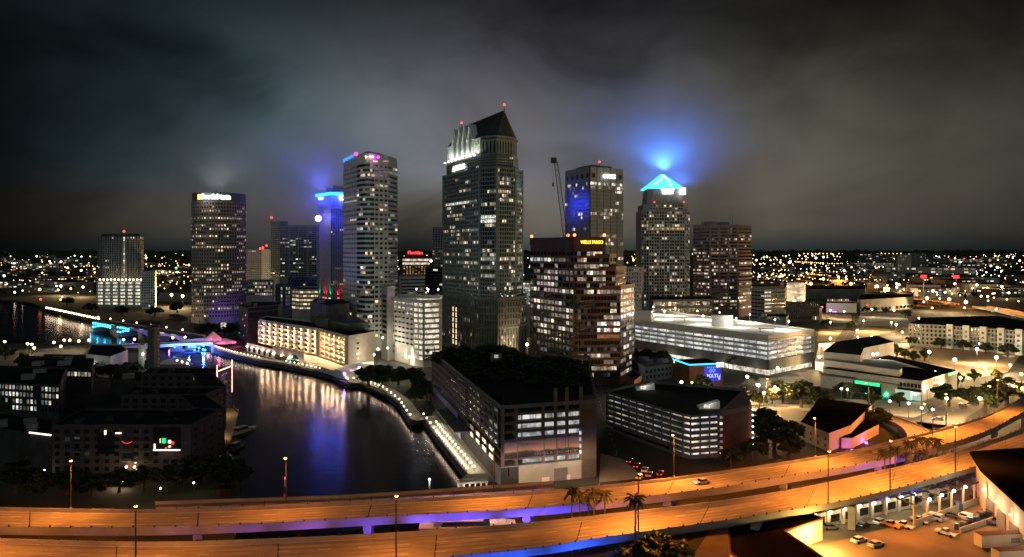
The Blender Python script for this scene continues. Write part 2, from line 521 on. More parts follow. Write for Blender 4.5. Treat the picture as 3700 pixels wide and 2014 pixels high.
class Bld:
    def __init__(s, name, label, cat, c, group=None, z=LAND, limit=300):
        s.root = thing(name, label, cat, (c[0], c[1], z), group)
        s.wall = MB(); s.dark = MB(); s.nlit = 0; s.limit = limit; s.ovf = {}
    def window(s, p, rz, w, h, mat, name='window'):
        if s.nlit >= s.limit:
            mb = s.ovf.setdefault(mat, MB())
            mb.box((p[0]+0.06*math.sin(rz), p[1]-0.06*math.cos(rz), p[2]), (w, 0.12, h), rz); return None
        s.nlit += 1
        return put(name, window_mesh(w, h, mat), s.root, Vector(p)-s.root.location, rz)
    def facade(s, p0, p1, z0, z1, rows, cols, ww=0.6, wh=0.55, lit=None, pr=0.3, m=0, pier=True, band=True,
               mfrac=0.0, dark=True, up=0.5, pm_=None, skip=None):
        p0 = Vector(p0[:2]); p1 = Vector(p1[:2])
        d = p1-p0; L = d.length; d = d/L
        n = Vector((d.y, -d.x)); rz = math.atan2(d.y, d.x)
        cw = L/cols; ch = (z1-z0)/rows
        w = cw*ww; h = ch*wh
        gap0 = (ch-h)*up
        if band:
            for r in range(rows+1):
                a = z0 if r == 0 else z0+(r-1)*ch+gap0+h
                b = z1 if r == rows else z0+r*ch+gap0
                if b-a > 0.05: s.wall.wall(p0, p1, a, b, -0.2, pr, m)
        if pier:
            pw = cw-w
            for c in range(cols+1):
                a = max(0, c*cw-pw/2); b = min(L, c*cw+pw/2)
                if b-a > 0.04:
                    s.wall.wall(p0+d*a, p0+d*b, z0+0.02, z1-0.02, -0.2, pr-0.06 if pr > 0.1 else pr+0.05, m if pm_ is None else pm_)
        for r in range(rows):
            zc = z0+r*ch+gap0+h/2
            for c in range(cols):
                if skip and skip(r, c): continue
                q = p0+d*((c+0.5)*cw)
                mt = lit(r, c) if lit else None
                if mt:
                    s.window((q.x+n.x*0.02, q.y+n.y*0.02, zc), rz, w, h, mt)
                elif dark:
                    a = q-d*(w/2)+n*0.06; b = q+d*(w/2)+n*0.06
                    s.dark.quad((a.x, a.y, zc-h/2), (b.x, b.y, zc-h/2), (b.x, b.y, zc+h/2), (a.x, a.y, zc+h/2))
    def finish(s, wallmats, darkmat='glass_dark', wallname='wall'):
        s.wall.build(wallname, wallmats, s.root)
        if s.dark.f:
            o = s.dark.build('dark_glazing', darkmat, s.root); o['kind'] = 'stuff'
        for mt, mb in s.ovf.items():
            o = mb.build('lit_glazing', mt, s.root); o['kind'] = 'stuff'
        return s.root
    def part(s, name, mb, mats):
        return mb.build(name, mats, s.root)

def text_mesh(body, size, extrude=0.15, mat='sign_white', font_shear=0.0, bold=0.03):
    cu = bpy.data.curves.new('lettering', 'FONT')
    cu.body = body; cu.size = size; cu.extrude = extrude; cu.align_x = 'CENTER'; cu.align_y = 'CENTER'
    cu.shear = font_shear; cu.offset = bold*size; cu.resolution_u = 2
    o = bpy.data.objects.new('lettering_tmp', cu); col.objects.link(o)
    dg = bpy.context.evaluated_depsgraph_get()
    me = bpy.data.meshes.new_from_object(o.evaluated_get(dg))
    me.name = 'lettering'
    bpy.data.objects.remove(o); bpy.data.curves.remove(cu)
    me.materials.clear(); me.materials.append(M[mat])
    return me
def wall_text(parent, body, p0, p1, frac, z, height, mat, width=None, out=0.5, name='lettering', bold=0.03, shear=0.0):
    """lettering standing off the wall p0->p1 at fraction frac of its length, centred at height z"""
    p0 = Vector(p0[:2]); p1 = Vector(p1[:2]); d = (p1-p0).normalized(); n = Vector((d.y, -d.x))
    me = text_mesh(body, height*1.35, 0.12, mat, shear, bold)
    q = p0+(p1-p0)*frac+n*out
    o = bpy.data.objects.new(name, me)
    base = parent.location + (parent.parent.location if parent.parent else Vector((0, 0, 0)))
    o.location = Vector((q.x, q.y, z))-base
    o.rotation_euler = (math.pi/2, 0, math.atan2(d.y, d.x))
    if width:
        xs = [v.co.x for v in me.vertices]; k = width/(max(xs)-min(xs)); o.scale = (k, 1, 1)
    o.parent = parent; col.objects.link(o)
    return o
BM = {}
def beacon(parent, p, mat='bulb_red', r=0.9, name='beacon'):
    key = (mat, r)
    if key not in BM:
        mb = MB(); mb.ball((0, 0, 0), r, 7, 5); BM[key] = mb.mesh('bulb', mat)
    base = Vector((0, 0, 0))
    if parent:
        base = parent.location + (parent.parent.location if parent.parent else Vector((0, 0, 0)))
    return put(name, BM[key], parent, Vector(p)-base)

def lerp(a, b, t): return (a[0]+(b[0]-a[0])*t, a[1]+(b[1]-a[1])*t)
def inset(poly, d):
    c = (sum(p[0] for p in poly)/len(poly), sum(p[1] for p in poly)/len(poly))
    out = []
    for p in poly:
        v = Vector((p[0]-c[0], p[1]-c[1])); L = v.length
        out.append((c[0]+v.x*(L-d)/L, c[1]+v.y*(L-d)/L))
    return out
def oset(poly, d):
    """true inward offset of a counter-clockwise outline by d"""
    n = len(poly); out = []
    for k in range(n):
        p0, p1, p2 = Vector(poly[k-1][:2]), Vector(poly[k][:2]), Vector(poly[(k+1) % n][:2])
        a = (p1-p0).normalized(); b = (p2-p1).normalized(); na = Vector((-a.y, a.x)); nb = Vector((-b.y, b.x))
        s = na+nb; q = p1+s*(d/max(.35, 1+na.dot(nb))); out.append((q.x, q.y))
    return out
def centre(poly): return (sum(p[0] for p in poly)/len(poly), sum(p[1] for p in poly)/len(poly))

# ---------------------------------------------------------------- the setting: water, land, streets
east = [G(*p) for p in ((1900, 2014), (1860, 1860), (1780, 1772), (1692, 1724), (1600, 1594), (1527, 1511), (1481, 1518), (1442, 1461), (1385, 1416),
        (1317, 1391), (1285, 1384), (1256, 1390), (1196, 1356), (1028, 1320), (935, 1306), (800, 1274), (745, 1252), (690, 1232),
        (600, 1200), (520, 1184), (400, 1163), (355, 1157), (260, 1135), (167, 1116), (120, 1096), (40, 1084), (-200, 1072), (-600, 1062))]
west = [G(*p) for p in ((-600, 1262), (-200, 1250), (0, 1243), (300, 1240), (520, 1252), (600, 1285), (690, 1322), (786, 1340), (788, 1420), (772, 1470),
        (758, 1560), (752, 1615), (800, 1650), (872, 1700), (862, 1800), (840, 2014))]
FAR = 60000.0
mb = MB()
mb.prism([(p.x, p.y) for p in east][::-1]+[(east[0].x, -2000), (FAR, -2000), (FAR, FAR), (-FAR, FAR), (-FAR, east[-1].y)], -4.0, LAND)
struct('ground', mb, 'ground')
mb = MB()
mb.prism([(-FAR, west[0].y), (-FAR, -2000), (west[-1].x, -2000)]+[(p.x, p.y) for p in west][::-1], -4.0, LAND)
struct('river_bank', mb, 'ground')
mb = MB()
mb.quad((-FAR, -2000, 0), (300, -2000, 0), (300, 1600, 0), (-FAR, 1600, 0))
struct('river', mb, 'water')

def sheet(name, pts, mat, z=LAND+0.06, kind='structure'):
    """flat sheet on the ground, outlined by points given as pixels"""
    mb = MB()
    P = [G(x, y, LAND) for x, y in pts]
    n = len(P); i = len(mb.v)
    mb.v += [(p.x, p.y, z) for p in P]; mb.f.append(tuple(range(n))); mb.m.append(0)
    a = sum(P[k].x*P[(k+1) % n].y-P[(k+1) % n].x*P[k].y for k in range(n))
    if a < 0: mb.f[0] = tuple(reversed(mb.f[0]))
    o = mb.build(name, mat); o['kind'] = kind
    return o
def strip(name, pts, width, mat, z=LAND+0.10, marks=True):
    """road along world points"""
    P = [Vector((p[0], p[1])) for p in pts]
    mb = MB(); pv = []
    for k, p in enumerate(P):
        d = (P[min(k+1, len(P)-1)]-P[max(k-1, 0)]).normalized(); n = Vector((d.y, -d.x))
        pv.append((p+n*width/2, p-n*width/2, d, n))
    for k in range(len(P)-1):
        a, b = pv[k][0], pv[k+1][0]; c, d = pv[k+1][1], pv[k][1]
        mb.quad((a.x, a.y, z), (b.x, b.y, z), (c.x, c.y, z), (d.x, d.y, z))
    o = mb.build(name, mat); o['kind'] = 'structure'
    if marks:
        mk = MB()
        for k in range(len(P)-1):
            L = (P[k+1]-P[k]).length; d = (P[k+1]-P[k])/L; n = Vector((d.y, -d.x))
            s = 1.0
            while s < L-3:
                q = P[k]+d*s
                a, b, c, e = q-n*.12, q+d*3-n*.12, q+d*3+n*.12, q+n*.12
                mk.quad((e.x, e.y, z+.01), (c.x, c.y, z+.01), (b.x, b.y, z+.01), (a.x, a.y, z+.01)); s += 9
        if mk.f:
            q = mk.build('lane_marking', 'road_paint', o); q['kind'] = 'stuff'
    return o

# streets on the city side (built where they lie on the ground)
strip('street', [G(1640, 1330).xy, G(1480, 1260).xy, G(1380, 1218).xy, G(1200, 1120).xy], 14, 'asphalt_worn')
strip('street', [G(2160, 1760).xy, G(2230, 1640).xy, G(2180, 1500).xy, G(2150, 1400).xy], 12, 'asphalt')
strip('street', [G(2290, 1440).xy, G(2520, 1410).xy, G(2680, 1395).xy, G(2900, 1455).xy, G(3200, 1520).xy, G(3500, 1560).xy], 13, 'asphalt_worn')
strip('street', [G(3330, 1600).xy, G(3420, 1500).xy, G(3560, 1420).xy, G(3760, 1330).xy, G(4000, 1250).xy], 16, 'asphalt_worn')
strip('street', [G(2960, 1410).xy, G(3000, 1300).xy, G(3080, 1180).xy], 12, 'asphalt_worn')
sheet('parking_lot', [(2650, 1410), (2760, 1440), (2960, 1400), (2900, 1360), (2700, 1370)], 'pavement')
sheet('plaza', [(2480, 1420), (2700, 1400), (2760, 1450), (2600, 1480)], 'pavement', LAND+0.08)
sheet('sand_lot', [(3170, 1330), (3330, 1238), (3520, 1252), (3690, 1280), (3640, 1345), (3500, 1372)], 'sand_lot')
sheet('pavement', [(3020, 1480), (3300, 1510), (3360, 1490), (3340, 1455), (3000, 1440)], 'pavement', LAND+0.085)
sheet('lawn', [(3000, 1455), (3150, 1485), (3160, 1470), (3010, 1436)], 'lawn', LAND+0.12)
sheet('service_yard', [(2600, 1870), (3600, 1690), (4100, 1760), (4000, 2300), (2300, 2300)], 'yard_asphalt', LAND+0.03)
sheet('lot_pavement', [(2165, 1745), (2330, 1730), (2250, 1660), (2170, 1640)], 'pavement', LAND+0.13)
sheet('forecourt', [(1380, 1225), (1560, 1330), (1600, 1310), (1440, 1205)], 'concrete_pale', LAND+0.14)
sheet('lawn', [(1300, 1385), (1420, 1440), (1560, 1430), (1500, 1380), (1380, 1352)], 'lawn')
sheet('plaza', [(1560, 1500), (1740, 1735), (1800, 1745), (1600, 1440)], 'pavement')
# ---------------------------------------------------------------- downtown towers
def V2(x, Y): return tuple(XY(x, Y))

def round_tower():
    Y = 792.0; c = XY(792, Y+0); R0 = 26.6
    z1 = ZP(697, Y-20)
    b = Bld('round_tower', 'round beige stone tower with small square windows and glowing white sign at top', 'tower', c)
    n = 60
    pts = [(c.x+R0*math.cos(2*math.pi*k/n), c.y+R0*math.sin(2*math.pi*k/n)) for k in range(n)]
    b.wall.prism(pts, LAND, z1-9, 0)
    fn = litfn(5, 0.13, 0.06, ('lit_warm', 'lit_warm', 'lit_pale'), {24: .5, 27: .85, 25: .55, 22: .5, 11: .6, 7: .6, 2: .75, 12: .6, 28: 0.1, 30: 0.12}, 0.6)
    front = [k for k in range(n) if math.sin(2*math.pi*(k+.5)/n) < 0.18]
    lits = {}
    for r in range(32):
        for i, k in enumerate(front): lits[(r, i)] = fn(r, i)
    for i, k in enumerate(front):
        b.facade(pts[k], pts[(k+1) % n], LAND+6, z1-9.5, 32, 1, ww=0.52, wh=0.5, pr=0.35, lit=lambda r, c_, i=i: lits[(r, i)], m=0)
    ring = [(c.x+(R0-0.3)*math.cos(2*math.pi*k/n), c.y+(R0-0.3)*math.sin(2*math.pi*k/n)) for k in range(n)]
    cr = MB(); cr.prism(ring, z1-9, z1, 0, 1)
    b.part('crown_band', cr, ['panel_dark', 'roof_dark'])
    cr = MB(); cr.cyl(c, z1-9.6, z1-8.9, R0+.5, R0+.5, n)
    b.part('cornice', cr, 'stone_beige')
    # ground floor arcade columns
    for k in front[::3]:
        mb = MB(); mb.box((pts[k][0]*1.0, pts[k][1], LAND+3), (1.2, 1.2, 6), 2*math.pi*k/n); b.part('column', mb, 'stone_beige')
    b.finish(['stone_beige'])
    # sign: letters set on the curved crown, one by one
    s = thing('rooftop_sign', 'glowing white rooftop lettering with orange badge on the round tower', 'sign', (c.x, c.y, z1-9))
    zc = z1-4.6
    def on(a, me, name='letter'):
        o = bpy.data.objects.new(name, me)
        q = Vector((c.x+(R0+.6)*math.cos(a), c.y+(R0+.6)*math.sin(a), zc))
        o.location = q-s.location; o.rotation_euler = (math.pi/2, 0, a+math.pi/2); o.parent = s; col.objects.link(o)
    a0 = -1.97
    mb = MB()
    for dz in (-1.4, 1.4): mb.box((0, dz*0.95, 0), (3.4, 2.4, .4))
    on(a0-0.005, mb.mesh('badge', 'sign_orange'), 'badge')
    a = a0+0.15
    for ch, w in (('S', .13), ('o', .115), ('u', .115), ('t', .085), ('h', .115), ('S', .13), ('t', .085), ('a', .11), ('t', .085), ('e', .11)):
        on(a, text_mesh(ch, 6.4, .2, 'sign_white', bold=0.05)); a += w
    lamp(s, (-3, -R0-6, 6), (1, .95, .85), 4000, 2.0)
    for dx, colr in ((-26, (1, .75, .45)), (14, (.25, .12, 1)), (34, (.2, .1, 1))):
        t = thing('ground_floodlight', '%s floodlight at the foot of the round tower' % {-26: 'warm', 14: 'violet', 34: 'second violet'}[dx], 'floodlight', (c.x+dx, c.y-R0-22, LAND))
        mb = MB(); mb.box((0, 0, .5), (1, .8, 1)); mb.build('housing', 'steel_dark', t, True)
        lamp(t, (0, 0, 1.5), colr, 9000, .5, 70, (-dx*.2, 20, 7))
round_tower()

def condo_tower():
    # two-lobed residential tower far left with a lit stair spine, garage podium and a lower wing
    Y = 1000.0
    pts = [V2(353, Y+14), V2(372, Y), V2(428, Y-6), V2(470, Y-6), V2(505, Y), V2(518, Y+14), V2(512, Y+50), V2(360, Y+50)]
    zt = ZP(856, Y); zb = LAND
    b = Bld('apartment_tower', 'pale ribbed apartment tower with one lit vertical stair strip, far left', 'tower', centre(pts))
    b.wall.prism(pts, zb, zt, 0, 1)
    fn = litfn(31, 0.03, 0.0, ('lit_pale', 'lit_warm'))
    for k, cols in ((0, 2), (1, 7), (2, 3), (3, 4), (4, 2)):
        def L(r, c, k=k): 
            if k == 2 and c == 1: return 'lit_office'
            if r == 21 and R.random() < .35: return 'lit_warm'
            return fn(r, c)
        b.facade(pts[k], pts[k+1], zb+26, zt, 22, cols, ww=0.42, wh=0.72, pr=0.5, lit=L)
    mb = MB(); mb.prism(inset(pts, 5), zt, zt+4); b.part('penthouse', mb, 'panel_dark')
    mb = MB(); mb.cyl(XY(438, Y+15), zt+4, zt+10, .4, .3, 5); b.part('mast', mb, 'steel_dark')
    p = XY(448, Y-2); beacon(b.root, (p.x, p.y, zt+7), r=1.6)
    b.finish(['panel_grey', 'roof_dark'])
    Yp = 985.0
    pp = [V2(350, Yp), V2(512, Yp-8), V2(545, Yp+40), V2(370, Yp+55)]
    z = ZP(1017, Yp)
    g = Bld('parking_podium', 'brightly lit parking podium below the far left apartment tower', 'garage', centre(pp))
    g.wall.prism(inset(pp, 1), LAND, z-.5, 1)
    g.wall.prism(pp, z-1.2, z, 0)
    g.facade(pp[0], pp[1], LAND+3, z, 7, 6, ww=.62, wh=.55, pr=.5, lit=lambda r, c: 'lit_garage')
    for c in range(12):
        q = lerp(pp[0], pp[1], (c+.5)/12); beacon(g.root, (q[0], q[1]+3, z+2.2), 'bulb_warm', 1.1, 'roof_lamp')
    g.finish(['panel_white', 'concrete'])
    pts = [V2(512, 960), V2(560, 962), V2(566, 1000), V2(520, 1000)]
    z = ZP(980, 960)
    g = Bld('apartment_block', 'narrow striped white block right of the far left podium', 'building', centre(pts))
    g.wall.prism(pts, LAND, z, 0, 1)
    g.facade(pts[0], pts[1], LAND+2, z, 14, 6, ww=.7, wh=.5, lit=litfn(3, .1, .1, ('lit_cool', 'lit_dim')))
    g.finish(['panel_white', 'roof_dark'])
R = random.Random(11)
condo_tower()

def flared_tower():
    # slender blue floodlit tower with a flaring cornice ring
    Y = 850.0
    pts = [V2(1152, Y+20), V2(1194, Y-8), V2(1282, Y+6), V2(1250, Y+50)]
    zt = ZP(735, Y); zr = ZP(700, Y)
    b = Bld('flared_crown_tower', 'slender tower floodlit blue with a glowing flared crown ring', 'tower', centre(pts))
    b.wall.prism(pts, LAND, zt, 0)
    b.facade(pts[0], pts[1], LAND+20, zt-6, 40, 3, ww=.3, wh=.6, pr=.15, lit=lambda r, c: None, pier=False, band=False, dark=False)
    fn = litfn(8, .04, .02, ('lit_warm', 'lit_pale'), {6: .9, 13: .3, 30: .3, 33: .25}, .5)
    b.facade(pts[1], pts[2], LAND+20, zt-6, 40, 11, ww=.5, wh=.62, pr=.9, lit=fn, band=False)
    ctr = centre(pts)
    grow = lambda k: [(ctr[0]+(p[0]-ctr[0])*k, ctr[1]+(p[1]-ctr[1])*k) for p in pts]
    mb = MB(); mb.frustum(grow(1.02), grow(1.16), zt-4, zr+2); b.part('flared_cornice', mb, 'panel_grey')
    mb = MB(); mb.prism(inset(pts, 9), zr, zr+9); b.part('penthouse', mb, 'panel_grey')
    ringp = grow(1.17)
    mb = MB()
    for k in range(2): mb.wall(ringp[k], ringp[k+1], zr-2.6, zr+.6, -.2, .4)
    b.part('light_ring', mb, 'sign_cyan')
    q = lerp(ringp[1], ringp[2], .45)
    for dx in (0, 1):
        mb = MB()
        pts2 = []
        for a in range(13):
            t = a/12*2*math.pi*0.86+.5
            pts2.append((q[0]+dx*5.2+2.4*math.cos(t), q[1]-1.2, zr-5.2+2.4*math.sin(t)))
        mb.tube(pts2, .75, 5); b.part('emblem', mb, 'sign_white')
    for k in range(5):
        q = lerp(ringp[0], ringp[1], .3+.06*k); mb = MB(); mb.box((q[0]-.4, q[1]-.9, zr-5.2+.3*(k % 2)), (1.3, .4, 2.0-.5*(k % 2)), -.5); b.part('letter', mb, 'sign_white')
    for k, (m, x) in enumerate((('bulb_green', .02), ('bulb_red', .45), ('bulb_red', .65), ('bulb_green', .98))):
        q = lerp(pts[0], pts[1], x)
        colr = (.05, 1, .3) if m == 'bulb_green' else (1, .04, .06)
        zb = LAND+22
        d = MB(); d.box((q[0], q[1]-3, zb-1), (1.6, 1.2, 1)); b.part('floodlight', d, m)
        lamp(b.root, Vector((q[0]-1, q[1]-3.2, zb))-b.root.location, colr, 9000, .4, 60, (0.1, .25, 1))
    for x in (.35, .6):
        q = lerp(pts[1], pts[2], x)
        d = MB(); d.box((q[0], q[1]-3, LAND+21), (1.6, 1.2, 1)); b.part('floodlight', d, 'bulb_red')
        lamp(b.root, Vector((q[0], q[1]-3.2, LAND+22))-b.root.location, (1, .04, .06), 9000, .4, 60, (0, .25, 1))
    for k_, x in ((0, .2), (0, .7), (1, .15), (1, .5)):
        q = lerp(ringp[k_], ringp[k_+1], x); lamp(b.root, Vector((q[0]-2.5*(1-k_), q[1]-6, zr-6))-b.root.location, (.02, .05, 1), 16000, 1.0)
    # blue floods on the cornice underside pointing down the shaft
    for x in (.1, .5, .9):
        q = lerp(ringp[0], ringp[1], x); lamp(b.root, Vector((q[0]-1.5, q[1]-3, zt-6))-b.root.location, (.03, .05, 1), 40000, .8, 75, (0.12, .32, -1))
    for x in (.2, .6):
        q = lerp(ringp[1], ringp[2], x); lamp(b.root, Vector((q[0], q[1]-5, zt-5))-b.root.location, (.04, .06, 1), 40000, .8, 75, (0, .25, -1))
    b.finish(['panel_grey'])
    p = XY(1150, 842)
    mb = MB(); mb.ball((p.x, p.y, ZP(790, 842)), 3.4, 8, 6); mb2 = MB(); mb2.cyl(p, LAND, ZP(800, 842), 1.2, 1.0, 6)
    t = thing('lantern_mast', 'mast with a bright warm lantern beside the blue floodlit tower', 'lamp', (p.x, p.y, LAND))
    mb.build('lantern', 'bulb_warm', t); mb2.build('mast', 'panel_grey', t)
flared_tower()

def banded_tower():
    # tall white apartment tower, bands of windows, dark curved glass bay at the corner
    P = [V2(1241, 594), V2(1290, 562), V2(1303, 555), V2(1320, 551), V2(1337, 551), V2(1352, 555), V2(1402, 566), V2(1435, 586), V2(1428, 632), V2(1268, 640)]
    zt = ZP(562, 556)
    b = Bld('banded_tower', 'tallest white banded apartment tower with dark curved glass corner bay', 'tower', centre(P))
    b.wall.prism(P, LAND, zt, 0, 1)
    z0, z1, rows = LAND+10, zt-6, 36
    fnL = litfn(41, .05, 0, ('lit_pale', 'lit_warm'))
    fnC = litfn(42, .16, .03, ('lit_pale', 'lit_pale', 'lit_warm'), None, .3, .1)
    fnR = litfn(43, .16, .03, ('lit_pale', 'lit_warm'), {7: .9, 13: .6, 20: .5}, .3, .1)
    b.facade(P[0], P[1], z0, z1, rows, 8, ww=.62, wh=.42, pr=.3, lit=fnL)
    for k in range(1, 5):
        b.facade(P[k], P[k+1], z0, z1, rows, 2, ww=.97, wh=.56, pr=.35, lit=fnC, pier=False)
    b.facade(P[5], P[6], z0, z1, rows, 3, ww=.62, wh=.46, pr=.3, lit=fnR)
    b.facade(P[6], P[7], z0, z1, rows, 4, ww=.97, wh=.5, pr=.35, lit=litfn(44, .14, .04, ('lit_cool', 'lit_pale'), None, .3, .15), pier=False)
    b.facade(P[7], P[8], z0, z1, rows, 6, ww=.6, wh=.46, pr=.3, lit=fnL)
    # open roof terrace frame
    mb = MB()
    top = inset(P, .4)
    for k in range(len(P)): mb.wall(top[k], top[(k+1) % len(P)], zt, zt+1.1, -.3, 0)
    b.part('roof_parapet', mb, 'panel_white')
    mb = MB(); mb.prism(inset(P, 9), zt, zt+3.4); b.part('penthouse', mb, 'panel_grey')
    for x in (1322, 1338, 1347):
        q = XY(x, 550); beacon(b.root, (q.x, q.y, zt-1.8), 'bulb_warm', .55, 'terrace_lamp')
    for x0, x1 in ((1340, 1372), (1378, 1410)):
        mb = MB(); a = XY(x0, 549); c = XY(x1, 562); mb.box(((a.x+c.x)/2, (a.y+c.y)/2-1, zt-4.5), ((c.x-a.x), .5, 1.2), .2); b.part('terrace_light_strip', mb, 'lit_warm')
    q = XY(1367, 554); beacon(b.root, (q.x, q.y, zt-1.6), 'sign_magenta', 1.1, 'terrace_lamp')
    lamp(b.root, Vector((q.x, q.y-3, zt-1))-b.root.location, (.8, .1, 1), 900, .5)
    b.finish(['panel_white', 'roof_dark'], 'glass_green')
    s = thing('rooftop_sign', 'small blue script sign with a red dot on the white banded tower', 'sign', (P[0][0], P[0][1], zt))
    for k in range(7):
        q = lerp(P[0], P[1], .1+.11*k); mb = MB(); mb.box((q[0]-.5, q[1]-.6, zt+.1+.16*k+.4*(k % 2)), (.9, .3, 2.6-.9*(k % 2)), -.55); mb.build('letter', 'sign_blue', s)
    q = lerp(P[0], P[1], .95); beacon(s, (q[0], q[1]-1, zt+1.8), 'sign_pink', 1.5, 'dot')
    lamp(s, (5, -6, 3), (.1, .2, 1), 2500, 1)
banded_tower()

def gabled_tower():
    # landmark tower with steep hipped roof and a row of floodlit gables
    A, B, C, D, E = V2(1603, 590), V2(1735, 530), V2(1796, 522), V2(1862, 532), V2(1886, 552)
    Fb, Gb = V2(1862, 600), V2(1690, 640)
    P = [A, B, C, D, E, Fb, Gb]
    z1 = ZP(618, 552)         # main shoulder
    z2 = ZP(578, 556)         # upper setback
    ze = 157.0; zr = 176.0
    b = Bld('gabled_tower', 'tallest dark glass tower with steep hipped roof and floodlit white gables', 'tower', centre(P))
    b.wall.prism(P, LAND, z1, 0, 2)
    z0 = ZP(1075, 545); rows = 31
    fnL = litfn(51, .035, .02, ('lit_pale', 'lit_warm', 'lit_cool'), {24: .1, 23: .5, 22: .3, 15: .45, 13: .3, 4: .6, 8: .2, 10: .5}, .75, .05)
    fnM = litfn(52, .14, .06, ('lit_pale', 'lit_pale', 'lit_cool'), {19: .95, 18: .8, 17: .5, 10: .95, 5: .8}, .7, .05)
    fnR = litfn(53, .14, .04, ('lit_pale', 'lit_warm', 'lit_cool'), {9: .95, 28: .6, 27: .7, 18: .3, 12: .4}, .6, .06)
    b.facade(A, B, z0, z1-1, rows, 26, ww=.62, wh=.62, pr=.3, lit=lambda r, c: 'lit_strong' if (r == 23 and 1 < c < 18) else fnL(r, c), m=0)
    b.facade(B, C, z0, z1-1, rows, 7, ww=.84, wh=.72, pr=.3, lit=lambda r, c: 'lit_strong' if r in (18, 19) else fnM(r, c), m=0)
    b.facade(C, D, z0, z1-1, rows, 8, ww=.72, wh=.68, pr=.4, lit=fnR, m=0)
    b.facade(D, E, z0, z1-1, rows, 5, ww=.8, wh=.6, pr=.3, lit=litfn(54, .12, .05, ('lit_pale', 'lit_cool'), {12: .8, 8: .7}, .5, .2), m=0)
    # tall piers at the corners
    for p in (A, B, C, D, E):
        b.wall.box((p[0], p[1], (LAND+z1)/2), (1.6, 1.6, z1-LAND+.6), .5, 0)
    # upper setbacks
    P2 = inset(P, 3.0); b.wall.prism(P2, z1, z2, 0, 2)
    for k, cols in ((0, 22), (1, 8), (2, 8)):
        b.facade(P2[k], P2[k+1], z1+.4, z2-.6, 4, cols, ww=.6, wh=.6, pr=.3, lit=litfn(60+k, .07, 0, ('lit_pale',), None, .5), m=0)
    P3 = inset(P, 4.6)
    b.wall.prism(P3, z2, ze, 1, 2)
    # floodlit arcade between pilasters and four gables on the left face
    a, c = Vector(P3[0]), Vector(P3[1]); d = (c-a); L = d.length; d.normalize(); n = Vector((d.y, -d.x))
    for k in range(23):
        q = a+d*(L*(k+.5)/23); mb = MB(); mb.box((q.x+n.x*.5, q.y+n.y*.5, (z2+ze)/2), (1.0, 1.0, ze-z2-.4), math.atan2(d.y, d.x)); b.part('pilaster', mb, 'white_paint')
    mb = MB(); mb.wall(P3[0], P3[1], ze-1.4, ze+.1, 0, 1.3); b.part('cornice', mb, 'white_paint')
    for k in range(4):
        f = .27+.155*k; w = L*.155; q = a+d*(L*f)
        g = MB(); o1, o2 = 1.6, -3.0
        def pt(s, z, o): v = q+d*(s*w/2)+n*o; return (v.x, v.y, z)
        hgt = 11.5
        prof = ((-1, z2+2), (1, z2+2), (1, ze-1), (0, ze+hgt), (-1, ze-1))
        fr = [pt(s, z, o1) for s, z in prof]; bk = [pt(s, z, o2) for s, z in prof]
        i = len(g.v); g.v += fr+bk
        g.f += [(i, i+1, i+2, i+3, i+4), (i+9, i+8, i+7, i+6, i+5)]; g.m += [0, 0]
        for j in range(5): g.f.append((i+(j+1) % 5, i+j, i+5+j, i+5+(j+1) % 5)); g.m.append(0)
        o = b.part('gable', g, 'white_paint')
        tr = MB()
        tr.tube([pt(-1, ze-.5, o1+.4), pt(0, ze+hgt+.4, o1+.4), pt(1, ze-.5, o1+.4)], .8, 4); b.part('gable_trim', tr, 'white_paint')
        w2 = MB()
        ins = ((-.5, z2+3), (.5, z2+3), (.5, ze+.5), (0, ze+6.5), (-.5, ze+.5))
        i = len(w2.v); w2.v += [pt(s, z, o1+.12) for s, z in ins]+[pt(s, z, o1-.1) for s, z in ins]
        w2.f += [(0, 1, 2, 3, 4)]; w2.m += [0]
        for j in range(5): w2.f.append(((j+1) % 5, j, 5+j, 5+(j+1) % 5)); w2.m.append(0)
        b.part('gable_window', w2, 'panel_green')
    for k in range(9):
        q = a+d*(L*(k+.5)/9)+n*4.2
        mb = MB(); mb.box((q.x, q.y, z2+.7), (1.4, .5, .5)); b.part('floodlight', mb, 'bulb_white')
        lamp(b.root, Vector((q.x, q.y, z2+1.6))-b.root.location, (.92, 1.0, .86), 2300, .5, 130, (-n.x*.5, -n.y*.5, 1))
    # plain window slots on the other upper faces
    for k, cols in ((1, 4), (2, 6), (3, 3)):
        b.facade(P3[k], P3[k+1], z2+.5, ze-2, 1, cols, ww=.45, wh=.75, pr=.25, lit=None, m=0)
    # roof
    Rl, Rr = Vector(V2(1668, 612)), Vector(V2(1822, 536))
    eave = [(p[0], p[1]) for p in inset(P, 3.6)]
    rf = MB(); i = 0
    rf.v = [(p[0], p[1], ze) for p in eave]+[(Rl.x, Rl.y, zr), (Rr.x, Rr.y, zr)]
    rf.f = [(0, 1, 8, 7), (1, 2, 8), (2, 3, 8), (3, 4, 8), (4, 5, 8), (5, 6, 7, 8), (6, 0, 7), (6, 5, 4, 3, 2, 1, 0)]
    rf.m = [0]*8
    r = b.part('roof', rf, 'roof_tile')
    mb = MB(); mb.tube([(Rl.x, Rl.y, zr+.1), (Rr.x, Rr.y, zr+.1)], .45, 5); mb.build('ridge', 'steel_dark', r)
    for q in (Rl, Rr):
        mb = MB(); mb.cyl((q.x, q.y), zr, zr+4, .3, .15, 5); mb.build('finial', 'steel_dark', r)
        beacon(b.root, (q.x, q.y, zr+4.4), r=.9)
    mb = MB(); mb.wall(eave[1], eave[2], ze-1, ze+.3, -.5, .6); mb.wall(eave[2], eave[3], ze-1, ze+.3, -.5, .6); mb.wall(eave[3], eave[4], ze-1, ze+.3, -.5, .6)
    b.part('cornice', mb, 'panel_green')
    # stone base with tall arched bays
    zb = ZP(1070, 535); Pb = inset(P, -3.2)
